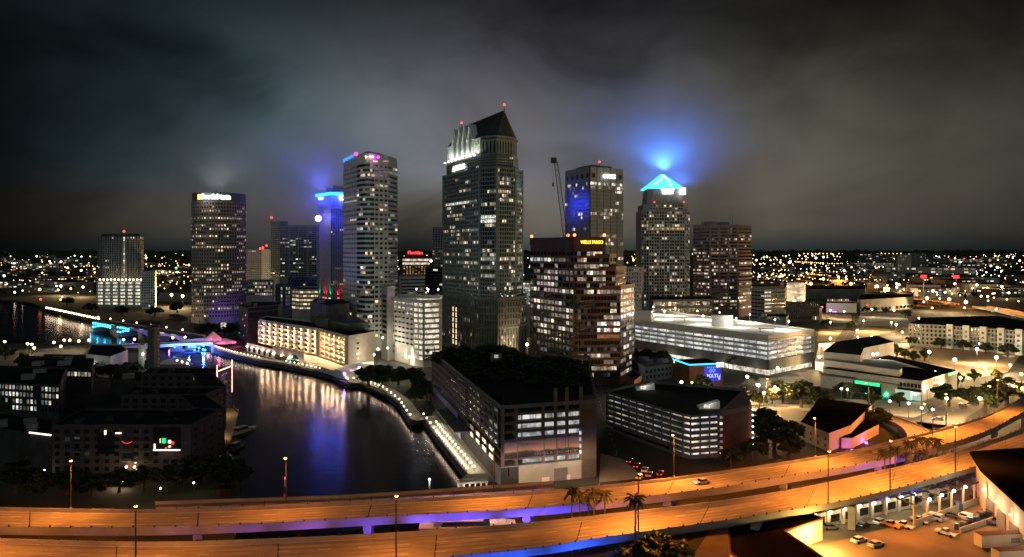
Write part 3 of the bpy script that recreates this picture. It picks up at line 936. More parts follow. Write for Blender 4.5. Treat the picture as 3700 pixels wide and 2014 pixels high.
    for k, cols in ((0, 20), (1, 7), (2, 7), (3, 3)):
        b.facade(Pb[k], Pb[k+1], LAND+4, zb-22, 7, cols, ww=.42, wh=.9, pr=.7, lit=litfn(70+k, .12, 0, ('lit_pale', 'lit_warm', 'lit_cool'), None, .3, .3), m=1, band=False)
        b.facade(Pb[k], Pb[k+1], zb-20, zb-3, 4, cols, ww=.42, wh=.7, pr=.7, lit=litfn(80+k, .08, 0, ('lit_cool', 'lit_pale'), None, .3, .3), m=1)
    b.wall.prism(inset(P, -2.6), LAND, zb-1, 1)
    b.wall.prism(inset(P, -4.2), zb-22, zb-20.5, 1)
    b.wall.prism(inset(P, -4.4), zb-2.4, zb, 1)
    for x, z, m in ((.05, zb-40, 'lit_warm'), (.1, zb-40, 'lit_warm')):
        q = lerp(Pb[0], Pb[1], .28+x*1.6)
        for zz in range(7):
            b.window((q[0], q[1]-1.4, LAND+6+zz*4.1), math.atan2(d.y, d.x), 1.9, 3.2, m)
    b.finish(['panel_green', 'stone_grey', 'roof_dark'], 'glass_green')
    s = thing('facade_sign', 'white glowing wall lettering with a triangle high on the gabled tower', 'sign', (a.x, a.y, z1))
    zs = ZP(606, 565)
    wall_text(s, 'REGIONS', P2[0], P2[1], .44, zs, 3.2, 'sign_white', 17, 1.0, bold=.05)
    q = Vector(P2[0])+(Vector(P2[1])-Vector(P2[0]))*.25+n*1.0
    mb = MB(); v = [q-d*2.6, q+d*2.6, q]
    mb.tri((v[0].x, v[0].y, zs-2), (v[1].x, v[1].y, zs-2), (v[2].x, v[2].y, zs+2.2)); mb.build('triangle', 'sign_white', s)
    # strip-lit trading floor
    mb = MB()
gabled_tower()

def bank_tower():
    A, B, C = V2(2042, 814), V2(2132, 769), V2(2252, 795)
    Dk = (A[0]+C[0]-B[0], A[1]+C[1]-B[1])
    P = [A, B, C, Dk]; zt = ZP(602, 769)
    b = Bld('square_glass_tower', 'square glass tower with blue lit left face and dark square vents at top', 'tower', centre(P))
    b.wall.prism(P, LAND, zt, 0, 1)
    z1 = zt-15; rows = 36
    b.facade(A, B, LAND+6, z1, rows, 20, ww=.93, wh=.72, pr=.12, pier=False, lit=litfn(91, .05, .0, ('lit_pale', 'lit_office'), {8: .5, 9: .25, 35: .3, 34: .2}, .5))
    b.facade(B, C, LAND+6, z1, rows, 20, ww=.93, wh=.72, pr=.12, pier=False, lit=litfn(92, .06, .0, ('lit_pale', 'lit_office'), {35: .85, 34: .35, 28: .35, 27: .4, 9: .4, 6: .8, 20: .15}, .7))
    for k in range(5):
        q = lerp(A, B, .1+.2*k); mb = MB(); mb.wall(lerp(A, B, .06+.2*k), lerp(A, B, .14+.2*k), zt-11, zt-6.5, -.3, .12); b.part('vent', mb, 'joint_dark')
    for f in (.1, .9):
        mb = MB(); mb.wall(lerp(B, C, f-.05), lerp(B, C, f+.05), zt-11, zt-6.5, -.3, .12); b.part('vent', mb, 'joint_dark')
    for f in (.2, .4, .6, .8):
        mb = MB(); mb.wall(lerp(B, C, f-.006), lerp(B, C, f+.006), LAND, zt-.5, -.1, .3); b.part('fin', mb, 'joint_dark')
    mb = MB(); mb.box((B[0], B[1], (zt+LAND)/2), (.9, .9, zt-LAND-.4), .7); b.part('corner_trim', mb, 'joint_dark')
    mb = MB(); mb.prism(inset(P, 12), zt, zt+3); b.part('penthouse', mb, 'panel_dark')
    q = lerp(B, C, .3); mb = MB(); mb.cyl((q[0], q[1]+8), zt, zt+6, .3, .2, 5); b.part('mast', mb, 'steel_dark')
    beacon(b.root, (q[0], q[1]+8, zt+6.5), r=1.1)
    # rows of blue lamps half way up the left face
    for r in range(3):
        for k in range(9):
            f = .28+.075*k
            q = lerp(A, B, f); b.window((q[0]-.3, q[1]-.5, ZP(742, 790)-r*3.2+(k % 3)*.3), math.atan2(B[1]-A[1], B[0]-A[0]), 2.2, 1.0, 'lit_blue')
    for f in (.3, .55, .8):
        q = lerp(A, B, f); lamp(b.root, Vector((q[0]-9, q[1]-9, ZP(742, 790)))-b.root.location, (.03, .05, 1), 11000, 1.0, 150, (.7, .7, 0))
    b.finish(['panel_grey', 'roof_dark'], 'glass_sky_tint')
    s = thing('facade_sign', 'white lettering with a round badge at the top of the square glass tower', 'sign', (B[0], B[1], zt-9))
    wall_text(s, 'PNC', B, C, .62, zt-9, 3.8, 'sign_white', 11, .8, bold=.03)
    q = lerp(B, C, .40); mb = MB()
    mb.ball((q[0]+1.5, q[1]-1.2, zt-9), 2.0, 10, 6); mb.build('badge', 'sign_white', s)
bank_tower()

def pyramid_tower():
    Y = 817.0
    zt = ZP(735, Y-14)
    def octo(xl, xr, cham, Yf, depth):
        a = XY(xl, Yf); c = XY(xr, Yf); w = c.x-a.x; k = w*cham
        return [(a.x, Yf+k), (a.x+k, Yf), (c.x-k, Yf), (c.x, Yf+k), (c.x, Yf+depth-k), (c.x-k, Yf+depth), (a.x+k, Yf+depth), (a.x, Yf+depth-k)]
    P = octo(2322, 2497, .13, 800, 50)
    # turn the plan a little so one corner faces the river
    z_sh = ZP(760, 800); zs2 = ZP(738, 802); zs3 = ZP(712, 804)
    b = Bld('pyramid_tower', 'grey office tower with stepped shoulders under the glowing cyan pyramid', 'tower', centre(P))
    b.wall.prism(P, LAND, z_sh, 0, 1)
    rows = 30
    fn = litfn(101, .13, .05, ('lit_pale', 'lit_warm', 'lit_cool'), {29: .3, 28: .5, 25: .9, 24: .1, 20: .2, 5: .5, 1: .9, 12: .6}, .4, .15)
    fa = litfn(102, 0, 0, ('lit_amber',), {24: 1.0}, .9)
    mid = lambda r, c: fa(r, c) if r == 24 else fn(r, c)
    b.facade(P[0], P[1], LAND+14, z_sh-1, rows, 3, ww=.7, wh=.66, pr=.35, lit=litfn(103, .15, .05, ('lit_pale', 'lit_warm'), {25: .9}, .3, .2))
    b.facade(P[1], P[2], LAND+14, z_sh-1, rows, 14, ww=.8, wh=.66, pr=.35, lit=mid)
    b.facade(P[2], P[3], LAND+14, z_sh-1, rows, 3, ww=.7, wh=.66, pr=.35, lit=litfn(104, .15, .05, ('lit_pale', 'lit_cool'), {1: .9}, .3, .2))
    for k in range(8):
        q = lerp(P[1], P[2], k/7); b.wall.box((q[0], q[1]-.1, (LAND+z_sh)/2), (.9, 1.4, z_sh-LAND-1), 0, 0)
    for r in range(0, rows, 3):
        z = LAND+14+(z_sh-15-LAND)*r/rows
        b.wall.wall(P[1], P[2], z-.5, z+.5, -.1, .62, 0)
    P2 = inset(P, 2.2); b.wall.prism(P2, z_sh, zs2, 0, 1)
    b.facade(P2[1], P2[2], z_sh+.3, zs2-.4, 2, 12, ww=.66, wh=.55, pr=.25, lit=litfn(105, .3, .3, ('lit_pale', 'lit_warm'), None, .5))
    P3 = inset(P, 7.5); b.wall.prism(P3, zs2, zs3, 0, 1)
    zb = ZP(682, 806)
    P4 = inset(P, 8.5); b.wall.prism(P4, zs3, zb, 0, 1)
    b.finish(['panel_grey', 'roof_dark'], 'glass_dark')
    for x in (2362, 2468):
        q = XY(x, 806); beacon(b.root, (q.x, q.y-4, zs2+2), r=.8)
    # stepped pyramid lantern
    ap = ZP(630, 825); c = centre(P)
    t = thing('pyramid_lantern', 'glowing cyan stepped pyramid crowning the grey office tower', 'lantern', (c[0], c[1], zb))
    half = (XY(2478, 825).x-XY(2347, 825).x)/2/1.2
    steps = 11
    for k in range(steps):
        h0 = half*(1-k/steps)+.5; z0 = zb+(ap-zb)*k/steps; z1 = zb+(ap-zb)*(k+.62)/steps
        mb = MB(); mb.box((c[0], c[1], (z0+z1)/2), (2*h0, 2*h0, z1-z0), .35)
        mb.build('glowing_tier', 'pyramid_glow', t)
        mb = MB(); mb.box((c[0], c[1], z1+(ap-zb)*.19/steps), (2*h0+.5, 2*h0+.5, (ap-zb)*.38/steps), .35)
        mb.build('tier_ledge', 'pyramid_ledge', t)
    # brighter zigzag of lamps climbing the front
    def pz(u, f):
        h0 = half*(1-f)+.9; return Vector((c[0]+u*h0*1.1, c[1]-h0*1.24, zb+(ap-zb)*f+.4))
    for a_, b_ in (((-.8, .25), (-.25, .62)), ((-.25, .62), (0, .9)), ((0, .9), (.55, .55)), ((.55, .55), (.35, .12))):
        mb = MB(); mb.tube([pz(*a_), pz(*b_)], .55, 5); mb.build('zigzag_light', 'sign_cyan_white', t)
    mb = MB(); mb.cyl(c, ap, ap+3, .5, .1, 5); mb.build('finial', 'steel_grey', t)
    s = thing('facade_sign', 'white lettering and square badge below the glowing pyramid', 'sign', (c[0], P4[2][1], zb-4))
    a, e = P4[1], P4[2]
    wall_text(s, 'TRUIST', a, e, .58, ZP(693, 806), 5.0, 'sign_white', 13, 1.0, bold=.06)
    q = XY(2466, 803); mb = MB(); mb.box((q.x, q.y-.4, ZP(693, 806)), (6.4, .5, 7)); mb.build('badge', 'sign_white', s)
    mb = MB(); mb.box((q.x, q.y-.8, ZP(693, 806)+1.4), (3.4, .3, .7)); mb.box((q.x, q.y-.8, ZP(693, 806)-1), (.7, .3, 3)); mb.build('badge_mark', 'panel_blue', s)
    return t
em('pyramid_glow', (0.10, 0.72, 1.0), 2.6)
em('sign_cyan_white', (.55, .95, 1), 4.0)
em('pyramid_ledge', (0.03, 0.45, 1.0), 1.5)
PYR = pyramid_tower()

def rose_tower():
    Y = 850.0
    P = [V2(2505, 862), V2(2566, 842), V2(2665, 842), V2(2715, 868), V2(2700, 900), V2(2520, 900)]
    zt = ZP(812, 845)
    b = Bld('rose_granite_tower', 'broad rose granite office tower with many lit floors beside the pyramid tower', 'tower', centre(P))
    b.wall.prism(P, LAND, zt, 0, 1)
    rows = 24
    L = litfn(111, .2, .14, ('lit_warm', 'lit_pale', 'lit_rose', 'lit_pale'), {23: 0, 22: 0, 21: 0, 20: .05, 16: .75, 11: .8, 10: .6, 6: .6, 2: .5}, .6, .1)
    b.facade(P[0], P[1], LAND+8, zt-3, rows, 9, ww=.93, wh=.45, pr=.35, pier=False, lit=L)
    b.facade(P[1], P[2], LAND+8, zt-3, rows, 15, ww=.93, wh=.5, pr=.35, pier=False, lit=litfn(112, .22, .16, ('lit_warm', 'lit_pale', 'lit_rose'), {23: 0, 22: 0, 21: .02, 16: .8, 11: .85}, .6, .1))
    b.facade(P[2], P[3], LAND+8, zt-3, rows, 8, ww=.93, wh=.45, pr=.35, pier=False, lit=litfn(113, .2, .1, ('lit_warm', 'lit_pale'), {23: 0, 22: 0}, .6))
    for f in (0, .33, .66, 1):
        q = lerp(P[1], P[2], f); b.wall.box((q[0], q[1], (LAND+zt)/2), (2, 1.6, zt-LAND+.5), 0, 0)
    mb = MB(); q = XY(2560, 865); mb.box((q.x, q.y, zt+2), (14, 8, 4)); b.part('penthouse', mb, 'panel_dark')
    mb = MB(); q = XY(2612, 865); mb.box((q.x, q.y, zt+1.6), (12, 8, 3.2)); b.part('penthouse', mb, 'panel_dark')
    mb = MB(); q = XY(2648, 858); mb.cyl(q, zt, zt+11, .5, .2, 5); b.part('mast', mb, 'steel_dark')
    b.finish(['rose_granite', 'roof_dark'], 'glass_dark')
rose_tower()

def brown_tower():
    # near brown granite tower: four nested volumes step down to the right
    A, B, C, E = V2(1917, 458), V2(2074, 416), V2(2240, 418), V2(2291, 446)
    def on(x):
        """point of the front line B-C seen at pixel column x"""
        k = (x-CX)/FX; t = (k*B[1]-B[0])/((C[0]-B[0])-k*(C[1]-B[1])); return lerp(B, C, t)
    b = Bld('brown_granite_tower', 'near dark brown granite tower with lit floors and stepped right shoulder', 'tower', (XY(2100, 450).x, 450))
    fl = 3.52; z0 = LAND+4
    z = [ZP(862, 418), ZP(914, 420), ZP(963, 422), ZP(1034, 425)]
    rows = [int((q-1.0-z0)/fl) for q in z]; rows[0] = int((z[0]-4.0-z0)/fl)
    tops = [z[0]]+[z0+r*fl+1.1 for r in rows[1:]]
    rights = [on(2188), on(2200), on(2222), C]
    sides = [V2(2184, 486), V2(2224, 432), V2(2260, 438), E]
    backs = [V2(1960, 495), V2(2040, 480), V2(2040, 482), V2(2040, 484)]
    fn_left = litfn(121, .5, .1, ('lit_office', 'lit_pale', 'lit_rose', 'lit_cool'), {0: 0, 1: 0, 2: 0.03, 3: 0, 4: .05, 5: 0, 6: 0.03, 7: .5, 8: .35, 9: .25}, .6, .1)
    fn_f = litfn(122, .35, .2, ('lit_office', 'lit_pale', 'lit_rose', 'lit_warm'), {0: .3, 1: .4, 2: .25, 3: .3, 4: .1, 5: .2, 9: .1, 10: .15, 11: .3}, .7, .15)
    def front(r, f):
        if 4 <= r <= 12 and f < .5: return 'lit_dim' if R.random() < .15 else None
        if r == 6 and f > .5: return 'lit_orange'
        if r in (7, 8) and f > .5: return 'lit_strong' if R.random() < .7 else 'lit_rose'
        return fn_f(r, int(f*40))
    P0 = [A, B, rights[0], sides[0], backs[0]]
    b.wall.prism([(p[0], p[1]+.10) for p in P0], LAND, tops[0], 0, 1)
    b.facade((A[0], A[1]), B, z0, z0+rows[0]*fl, rows[0], 12, ww=.84, wh=.6, pr=.45, lit=fn_left)
    lo = 0
    for k in (3, 2, 1, 0):
        if k:
            back = [V2(2262, 490), backs[k]] if k == 3 else [(sides[k][0]-1, 487), backs[k]]
            b.wall.prism([(p[0], p[1]+.10+.06*k) for p in [(B[0]+.5, B[1]), rights[k], sides[k]]+back], LAND, tops[k], 0, 1)
        hi = rows[k]
        if hi > lo:
            cols = max(8, int(round((Vector(rights[k])-Vector(B)).length/1.8))); wl = (Vector(rights[k])-Vector(B)).length/(Vector(C)-Vector(B)).length
            b.facade(B, rights[k], z0+lo*fl, z0+hi*fl, hi-lo, cols, ww=.9, wh=.6, pr=.45, lit=lambda r, c, lo=lo, cols=cols, wl=wl: front(r+lo, (c+.5)/cols*wl))
            if k:
                def LR(r, c, lo=lo):
                    q = r+lo
                    if q in (9, 10, 11, 12, 13): return 'lit_orange' if q in (10, 12) else 'lit_rose'
                    if q == 14: return 'lit_orange'
                    return 'lit_office' if R.random() < .3 else ('lit_dim' if R.random() < .35 else None)
                b.facade(rights[k], sides[k], z0+lo*fl, z0+hi*fl, hi-lo, 5, ww=.94, wh=.62, pr=.45, lit=LR)
        lo = max(lo, hi)
    zt = tops[0]
    mb = MB(); mb.wall(A, B, zt-3.6, zt+.8, -.2, .62); mb.wall(B, rights[0], zt-3.6, zt+.8, -.2, .6); b.part('parapet', mb, 'granite_brown')
    for k in (1, 2, 3):
        mb = MB(); mb.wall(lerp(B, rights[k], .6), rights[k], tops[k]-.9, tops[k]+.6, -.3, .55); mb.wall(rights[k], sides[k], tops[k]-.9, tops[k]+.6, -.3, .55); b.part('parapet', mb, 'granite_brown')
    for x, Y in ((1921, 457), (2052, 424), (2076, 415.5), (2184, 417)):
        q = XY(x, Y); beacon(b.root, (q.x, q.y, zt+1.8), 'bulb_orange_red', .85)
    b.finish(['granite_brown', 'roof_dark'], 'glass_brown')
    s = thing('facade_sign', 'yellow glowing lettering at the top of the brown granite tower', 'sign', (B[0], B[1], zt-2))
    wall_text(s, 'WELLS FARGO', B, rights[0], .56, ZP(876, 416), 1.9, 'sign_yellow', 12.6, .9, bold=.02)
em('bulb_orange_red', (1.0, 0.16, 0.05), 7.0)
brown_tower()
# ---------------------------------------------------------------- mid-rise blocks
def block(name, label, cat, pts, z, mat, fac=(), roof='roof_dark', dark='glass_dark', parapet=0.8, group=None, z0=LAND, boxes=0, seed=0):
    """pts: (pixel x, distance) corners, counter-clockwise; fac: (edge, z0, z1, rows, cols, ww, wh, lit[, pr, pier])"""
    P = [V2(*p) for p in pts]
    b = Bld(name, label, cat, centre(P), group, z0)
    b.P = P; b.z = z
    b.wall.prism(P, z0, z-parapet if parapet else z, 0, 1)
    if parapet:
        for k in range(len(P)): b.wall.wall(P[k], P[(k+1) % len(P)], z-parapet-.1, z, -.35, 0.01+.02*k, 0)
    for f in fac:
        k, a, c, rows, cols, ww, wh, L = f[:8]
        pr = f[8] if len(f) > 8 else .25; pier = f[9] if len(f) > 9 else True
        b.facade(P[k], P[(k+1) % len(P)], a, c, rows, cols, ww=ww, wh=wh, lit=L, pr=pr, pier=pier)
    rr = random.Random(seed+len(label))
    cx, cy_ = centre(P)
    for k in range(boxes):
        f = lerp(P[k % len(P)], (cx, cy_), .35+.4*rr.random())
        mb = MB(); h = 1.5+1.5*rr.random(); mb.box((f[0], f[1], z-parapet+h/2), (3+3*rr.random(), 2.5+2*rr.random(), h), rr.random()); b.part('roof_unit', mb, 'steel_grey')
    b.finish([mat, roof], dark)
    return b
LF = litfn
WARM = ('lit_warm', 'lit_pale'); COOL = ('lit_cool', 'lit_pale')

# behind and between the towers
b = block('glass_office_block', 'wide dark teal office block with pale top storeys behind the round tower', 'building', [(978, 1010), (1010, 985), (1146, 985), (1150, 1030), (985, 1040)], ZP(815, 985), 'panel_green',
      [(1, ZP(1000, 985), ZP(822, 985), 24, 14, .8, .55, LF(201, .04, .02, COOL, {16: .45, 17: .3, 15: .1, 14: .35, 6: .3}, .6), .3),
       (0, ZP(1000, 985), ZP(822, 985), 24, 4, .8, .55, LF(202, .03, 0, COOL), .3)], dark='glass_blue', boxes=2)
mb = MB(); mb.prism([V2(978, 1012), V2(1012, 986), V2(1040, 986), V2(1040, 1030), V2(985, 1030)], ZP(815, 985)-2, ZP(800, 985)); b.part('stair_tower', mb, 'panel_blue')
for f in (0, .25, .5, .75, 1):
    q = lerp(V2(1012, 984), V2(1146, 984), f); mb = MB(); mb.box((q[0], q[1]-.4, ZP(930, 985)), (1.3, 1, 70)); b.part('fin', mb, 'panel_grey')
q = XY(981, 1010); mb = MB(); mb.cyl(q, ZP(815, 1000), ZP(790, 1010), .6, .3, 5); b.part('mast', mb, 'steel_dark'); beacon(b.root, (q.x, q.y, ZP(787, 1010)), r=1.8)
block('slab_block', 'pale slab apartment block in shade just right of the round tower', 'building', [(890, 1050), (946, 1050), (944, 1090), (895, 1090)], ZP(902, 1050), 'panel_grey',
      [(0, ZP(1030, 1050), ZP(905, 1050), 18, 8, .4, .5, LF(203, .02, 0, WARM))])
b = block('slab_block', 'narrow cream slab block with red roof beacons behind the round tower', 'building', [(946, 1040), (978, 1035), (980, 1080), (950, 1080)], ZP(902, 1037), 'panel_white',
      [(0, ZP(1030, 1040), ZP(905, 1040), 18, 4, .35, .6, LF(204, .03, 0, WARM))])
for x, y in ((940, 899), (950, 896), (963, 888)):
    q = XY(x, 1036); beacon(b.root, (q.x, q.y, ZP(y, 1036)), r=1.5)
block('office_block', 'low block with a panel of bright white windows below the blue floodlit tower', 'building', [(995, 800), (1050, 792), (1056, 830), (1000, 835)], ZP(1032, 795), 'panel_blue',
      [(0, ZP(1105, 795), ZP(1036, 795), 5, 6, .55, .7, lambda r, c: 'lit_cool' if c in (2, 4, 5) else None)])
block('parking_garage', 'striped parking garage at the foot of the blue floodlit tower', 'garage', [(1055, 760), (1082, 745), (1150, 748), (1150, 800), (1070, 800)], ZP(1045, 748), 'concrete',
      [(0, ZP(1120, 750), ZP(1048, 750), 5, 2, .9, .5, lambda r, c: 'lit_warm'), (1, ZP(1120, 750), ZP(1048, 750), 5, 5, .9, .45, lambda r, c: ('lit_amber' if (r+c) % 2 else 'lit_garage'))], roof='roof_dark')
block('low_block', 'low lit block with pale terraces right of the round tower', 'building', [(890, 860), (985, 850), (990, 900), (895, 900)], ZP(1015, 855), 'panel_white',
      [(0, ZP(1070, 855), ZP(1018, 855), 4, 12, .7, .5, LF(206, .4, .2, WARM))])
block('dark_block', 'dark flat block in front of the teal office block', 'building', [(1040, 880), (1148, 875), (1150, 910), (1045, 915)], ZP(1005, 878), 'panel_dark',
      [(0, ZP(1050, 878), ZP(1008, 878), 3, 10, .7, .4, LF(207, .05, 0, WARM))], boxes=2)
b = block('concrete_block', 'windowless ribbed concrete block left of the white banded tower', 'building', [(1122, 560), (1178, 528), (1262, 545), (1262, 590), (1140, 600)], ZP(1100, 535), 'concrete_dark', boxes=1)
for k in range(26):
    q = lerp(b.P[0] if k < 10 else b.P[1], b.P[1] if k < 10 else b.P[2], (k % 10)/10 if k < 10 else (k-10)/16)
    mb = MB(); mb.box((q[0], q[1], (LAND+b.z)/2), (.5, .7, b.z-LAND-1), .3); b.part('rib', mb, 'concrete_dark')
b = block('museum', 'dark museum box with thin light lines left of the lit hotel', 'museum', [(862, 650), (895, 610), (1005, 640), (1020, 690), (905, 690)], ZP(1110, 625), 'panel_dark', boxes=2)
for y, f0, f1, m in ((1128, .02, .98, 'steel_grey'), (1112, .02, .98, 'steel_grey')):
    z = ZP(y, 612); mb = MB(); mb.wall(lerp(b.P[1], b.P[2], f0), lerp(b.P[1], b.P[2], f1), z-.5, z+.5, 0, .5); b.part('trim', mb, m)
for k in range(26):
    q = lerp(b.P[1], b.P[2], (k+.5)/26); mb = MB(); mb.box((q[0], q[1]-.1, LAND+10), (.5, .5, 19), .2); b.part('rib', mb, 'stone_dark')
for k in range(9):
    q = lerp(b.P[0], b.P[1], .15+.1*k); b.root and put('window', window_mesh(1.2, 1.2, 'lit_cool'), b.root, Vector((q[0]-.3, q[1]-.6, LAND+4+((k*7) % 5)*4.4))-b.root.location, math.atan2(b.P[1][1]-b.P[0][1], b.P[1][0]-b.P[0][0]))
b = block('white_stair_block', 'bright white entrance kiosk at the foot of the round tower', 'kiosk', [(798, 690), (818, 690), (818, 700), (798, 700)], ZP(1163, 690), 'white_paint')
mb = MB(); mb.wall(b.P[0], b.P[1], LAND+1, b.z-1, 0, .1); b.part('lit_panel', mb, 'lit_garage')
block('striped_office', 'white striped office building behind the lit garage', 'building', [(1440, 640), (1448, 632), (1536, 640), (1536, 690), (1450, 690)], ZP(1000, 635), 'panel_white',
      [(1, ZP(1065, 635), ZP(1006, 635), 5, 10, .98, .4, LF(210, .12, 0, WARM), .4, False)], roof='panel_blue', boxes=1)
block('dark_glass_office', 'dark blue glass office between striped office and gabled tower', 'building', [(1536, 665), (1604, 650), (1612, 700), (1540, 700)], ZP(968, 655), 'panel_dark',
      [(0, ZP(1065, 655), ZP(971, 655), 9, 9, .96, .6, LF(211, .05, 0, COOL), .2, False)], dark='glass_blue')
block('grey_tower', 'slim grey tower peeking out left of the gabled tower', 'tower', [(1562, 720), (1612, 712), (1620, 750), (1566, 750)], ZP(822, 714), 'panel_grey',
      [(0, ZP(1000, 714), ZP(826, 714), 20, 5, .6, .5, LF(212, .12, 0, COOL))], boxes=1)
b = block('old_hotel', 'tan hotel with lit cornice under a red roof sign, between white and gabled towers', 'hotel', [(1455, 1000), (1552, 1000), (1550, 1050), (1458, 1050)], ZP(935, 1000), 'brick_brown',
      [(0, ZP(1010, 1000), ZP(962, 1000), 8, 9, .4, .6, lambda r, c: 'lit_amber' if R.random() < .7 else None, .5)])
for y in (940, 953):
    mb = MB(); z = ZP(y, 1000); mb.wall(b.P[0], b.P[1], z-1.4, z+1.4, 0, .8); b.part('lit_cornice', mb, 'lit_garage')
mb = MB(); mb.prism(inset(b.P, 8), b.z, ZP(918, 1000)); b.part('penthouse', mb, 'brick_brown')
s = thing('roof_sign', 'red glowing roof sign on the tan hotel', 'sign', (b.P[0][0], b.P[0][1], b.z))
wall_text(s, 'Floridan', b.P[0], b.P[1], .45, ZP(914, 1000), 4.2, 'sign_red', 20, -6, bold=.05)
mb = MB(); mb.wall(lerp(b.P[0], b.P[1], .12), lerp(b.P[0], b.P[1], .82), ZP(925, 1000), ZP(922, 1000), -8, -7.4); mb.build('sign_base', 'sign_red', s)
block('grey_annex', 'plain grey block between the brown granite tower and the pyramid tower', 'building', [(2262, 700), (2318, 690), (2325, 730), (2270, 730)], ZP(965, 695), 'panel_grey',
      [(0, ZP(1090, 695), ZP(970, 695), 9, 6, .35, .6, LF(214, .05, 0, WARM))])
block('podium_block', 'low dark podium in front of the pyramid tower', 'building', [(2345, 690), (2360, 680), (2575, 690), (2575, 730), (2350, 730)], ZP(1082, 685), 'panel_dark',
      [(1, LAND+4, ZP(1085, 685), 4, 20, .8, .55, LF(215, .08, 0, COOL, None, .5, .3))])
for x, y, m in ((2325, 1078, 'bulb_white'), (2385, 1085, 'bulb_white'), (2405, 1086, 'bulb_white'), (2520, 1080, 'bulb_white')): pass
block('white_panel_block', 'small block with bright white mesh wall behind the gabled tower', 'building', [(1884, 660), (1916, 655), (1925, 690), (1888, 690)], ZP(1020, 657), 'panel_white',
      [(0, ZP(1100, 657), ZP(1022, 657), 10, 5, .85, .7, lambda r, c: 'lit_cool' if r < 8 else 'lit_office')])

def corner_garage():
    P = [V2(1424, 512), V2(1496, 486), V2(1530, 480), V2(1590, 486), V2(1600, 530), V2(1440, 545)]
    z = ZP(1086, 484)
    b = Bld('parking_garage', 'tall cream parking garage with rows of bright open decks by the gabled tower', 'garage', centre(P))
    b.wall.prism(oset(P, .3), LAND, z-1, 0, 1)
    b.facade(P[0], P[1], LAND+12, z-1, 9, 5, ww=.62, wh=.33, pr=.4, lit=lambda r, c: 'lit_garage' if (r > 6 or (c > 2 and r > 5)) else None)
    for k, cols in ((1, 2), (2, 1)):
        b.facade(P[k], P[k+1], LAND+4, z-1, 11, cols, ww=.86, wh=.6, pr=.5, lit=lambda r, c: 'lit_garage')
    mb = MB()
    for k in range(5): mb.wall(P[k], P[k+1], z-1, z+.6, -.4, .45)
    b.part('roof_parapet', mb, 'concrete_pale')
    mb = MB(); mb.prism(inset(P, 2.2), z-1.02, z-.6); b.part('roof_deck', mb, 'concrete_pale')
    # stair shaft at the left
    S = [V2(1378, 522), V2(1400, 508), V2(1428, 515), V2(1426, 540), V2(1390, 545)]
    zs = ZP(1035, 512)
    sh = MB(); sh.prism(S, LAND, zs); b.part('stair_shaft', sh, 'concrete')
    for r in range(8):
        q = lerp(S[0], S[1], .5); w = MB(); w.wall(lerp(S[0], S[1], .2), lerp(S[0], S[1], .85), LAND+18+r*3.5, LAND+19.8+r*3.5, 0, .1); b.part('shaft_window', w, 'glass_dark')
    for r in range(11):
        b.window((*lerp(S[1], S[2], .8), LAND+6+r*3.5), math.atan2(S[2][1]-S[1][1], S[2][0]-S[1][0]), 1.6, 2.0, 'lit_cool')
    for x, Y in ((1505, 500), (1543, 505), (1547, 495), (1583, 500)):
        q = XY(x, Y); mb = MB(); mb.cyl(q, z-.8, z+6, .15, .12, 5); b.part('lamp_post', mb, 'steel_grey')
        beacon(b.root, (q.x, q.y, z+6.4), 'bulb_white', .55, 'lamp_head')
        lamp(b.root, Vector((q.x, q.y, z+6.2))-b.root.location-Vector((0, 0, 1.2)), (1, .97, .88), 2500, .3)
    lamp(b.root, Vector((*XY(1408, 500), LAND+17))-b.root.location, (1, .9, .7), 3000, .3)
    beacon(b.root, (*XY(1383, 505), LAND+16), 'bulb_white', .6, 'wall_lamp')
    b.finish(['concrete_pale', 'concrete'])
corner_garage()

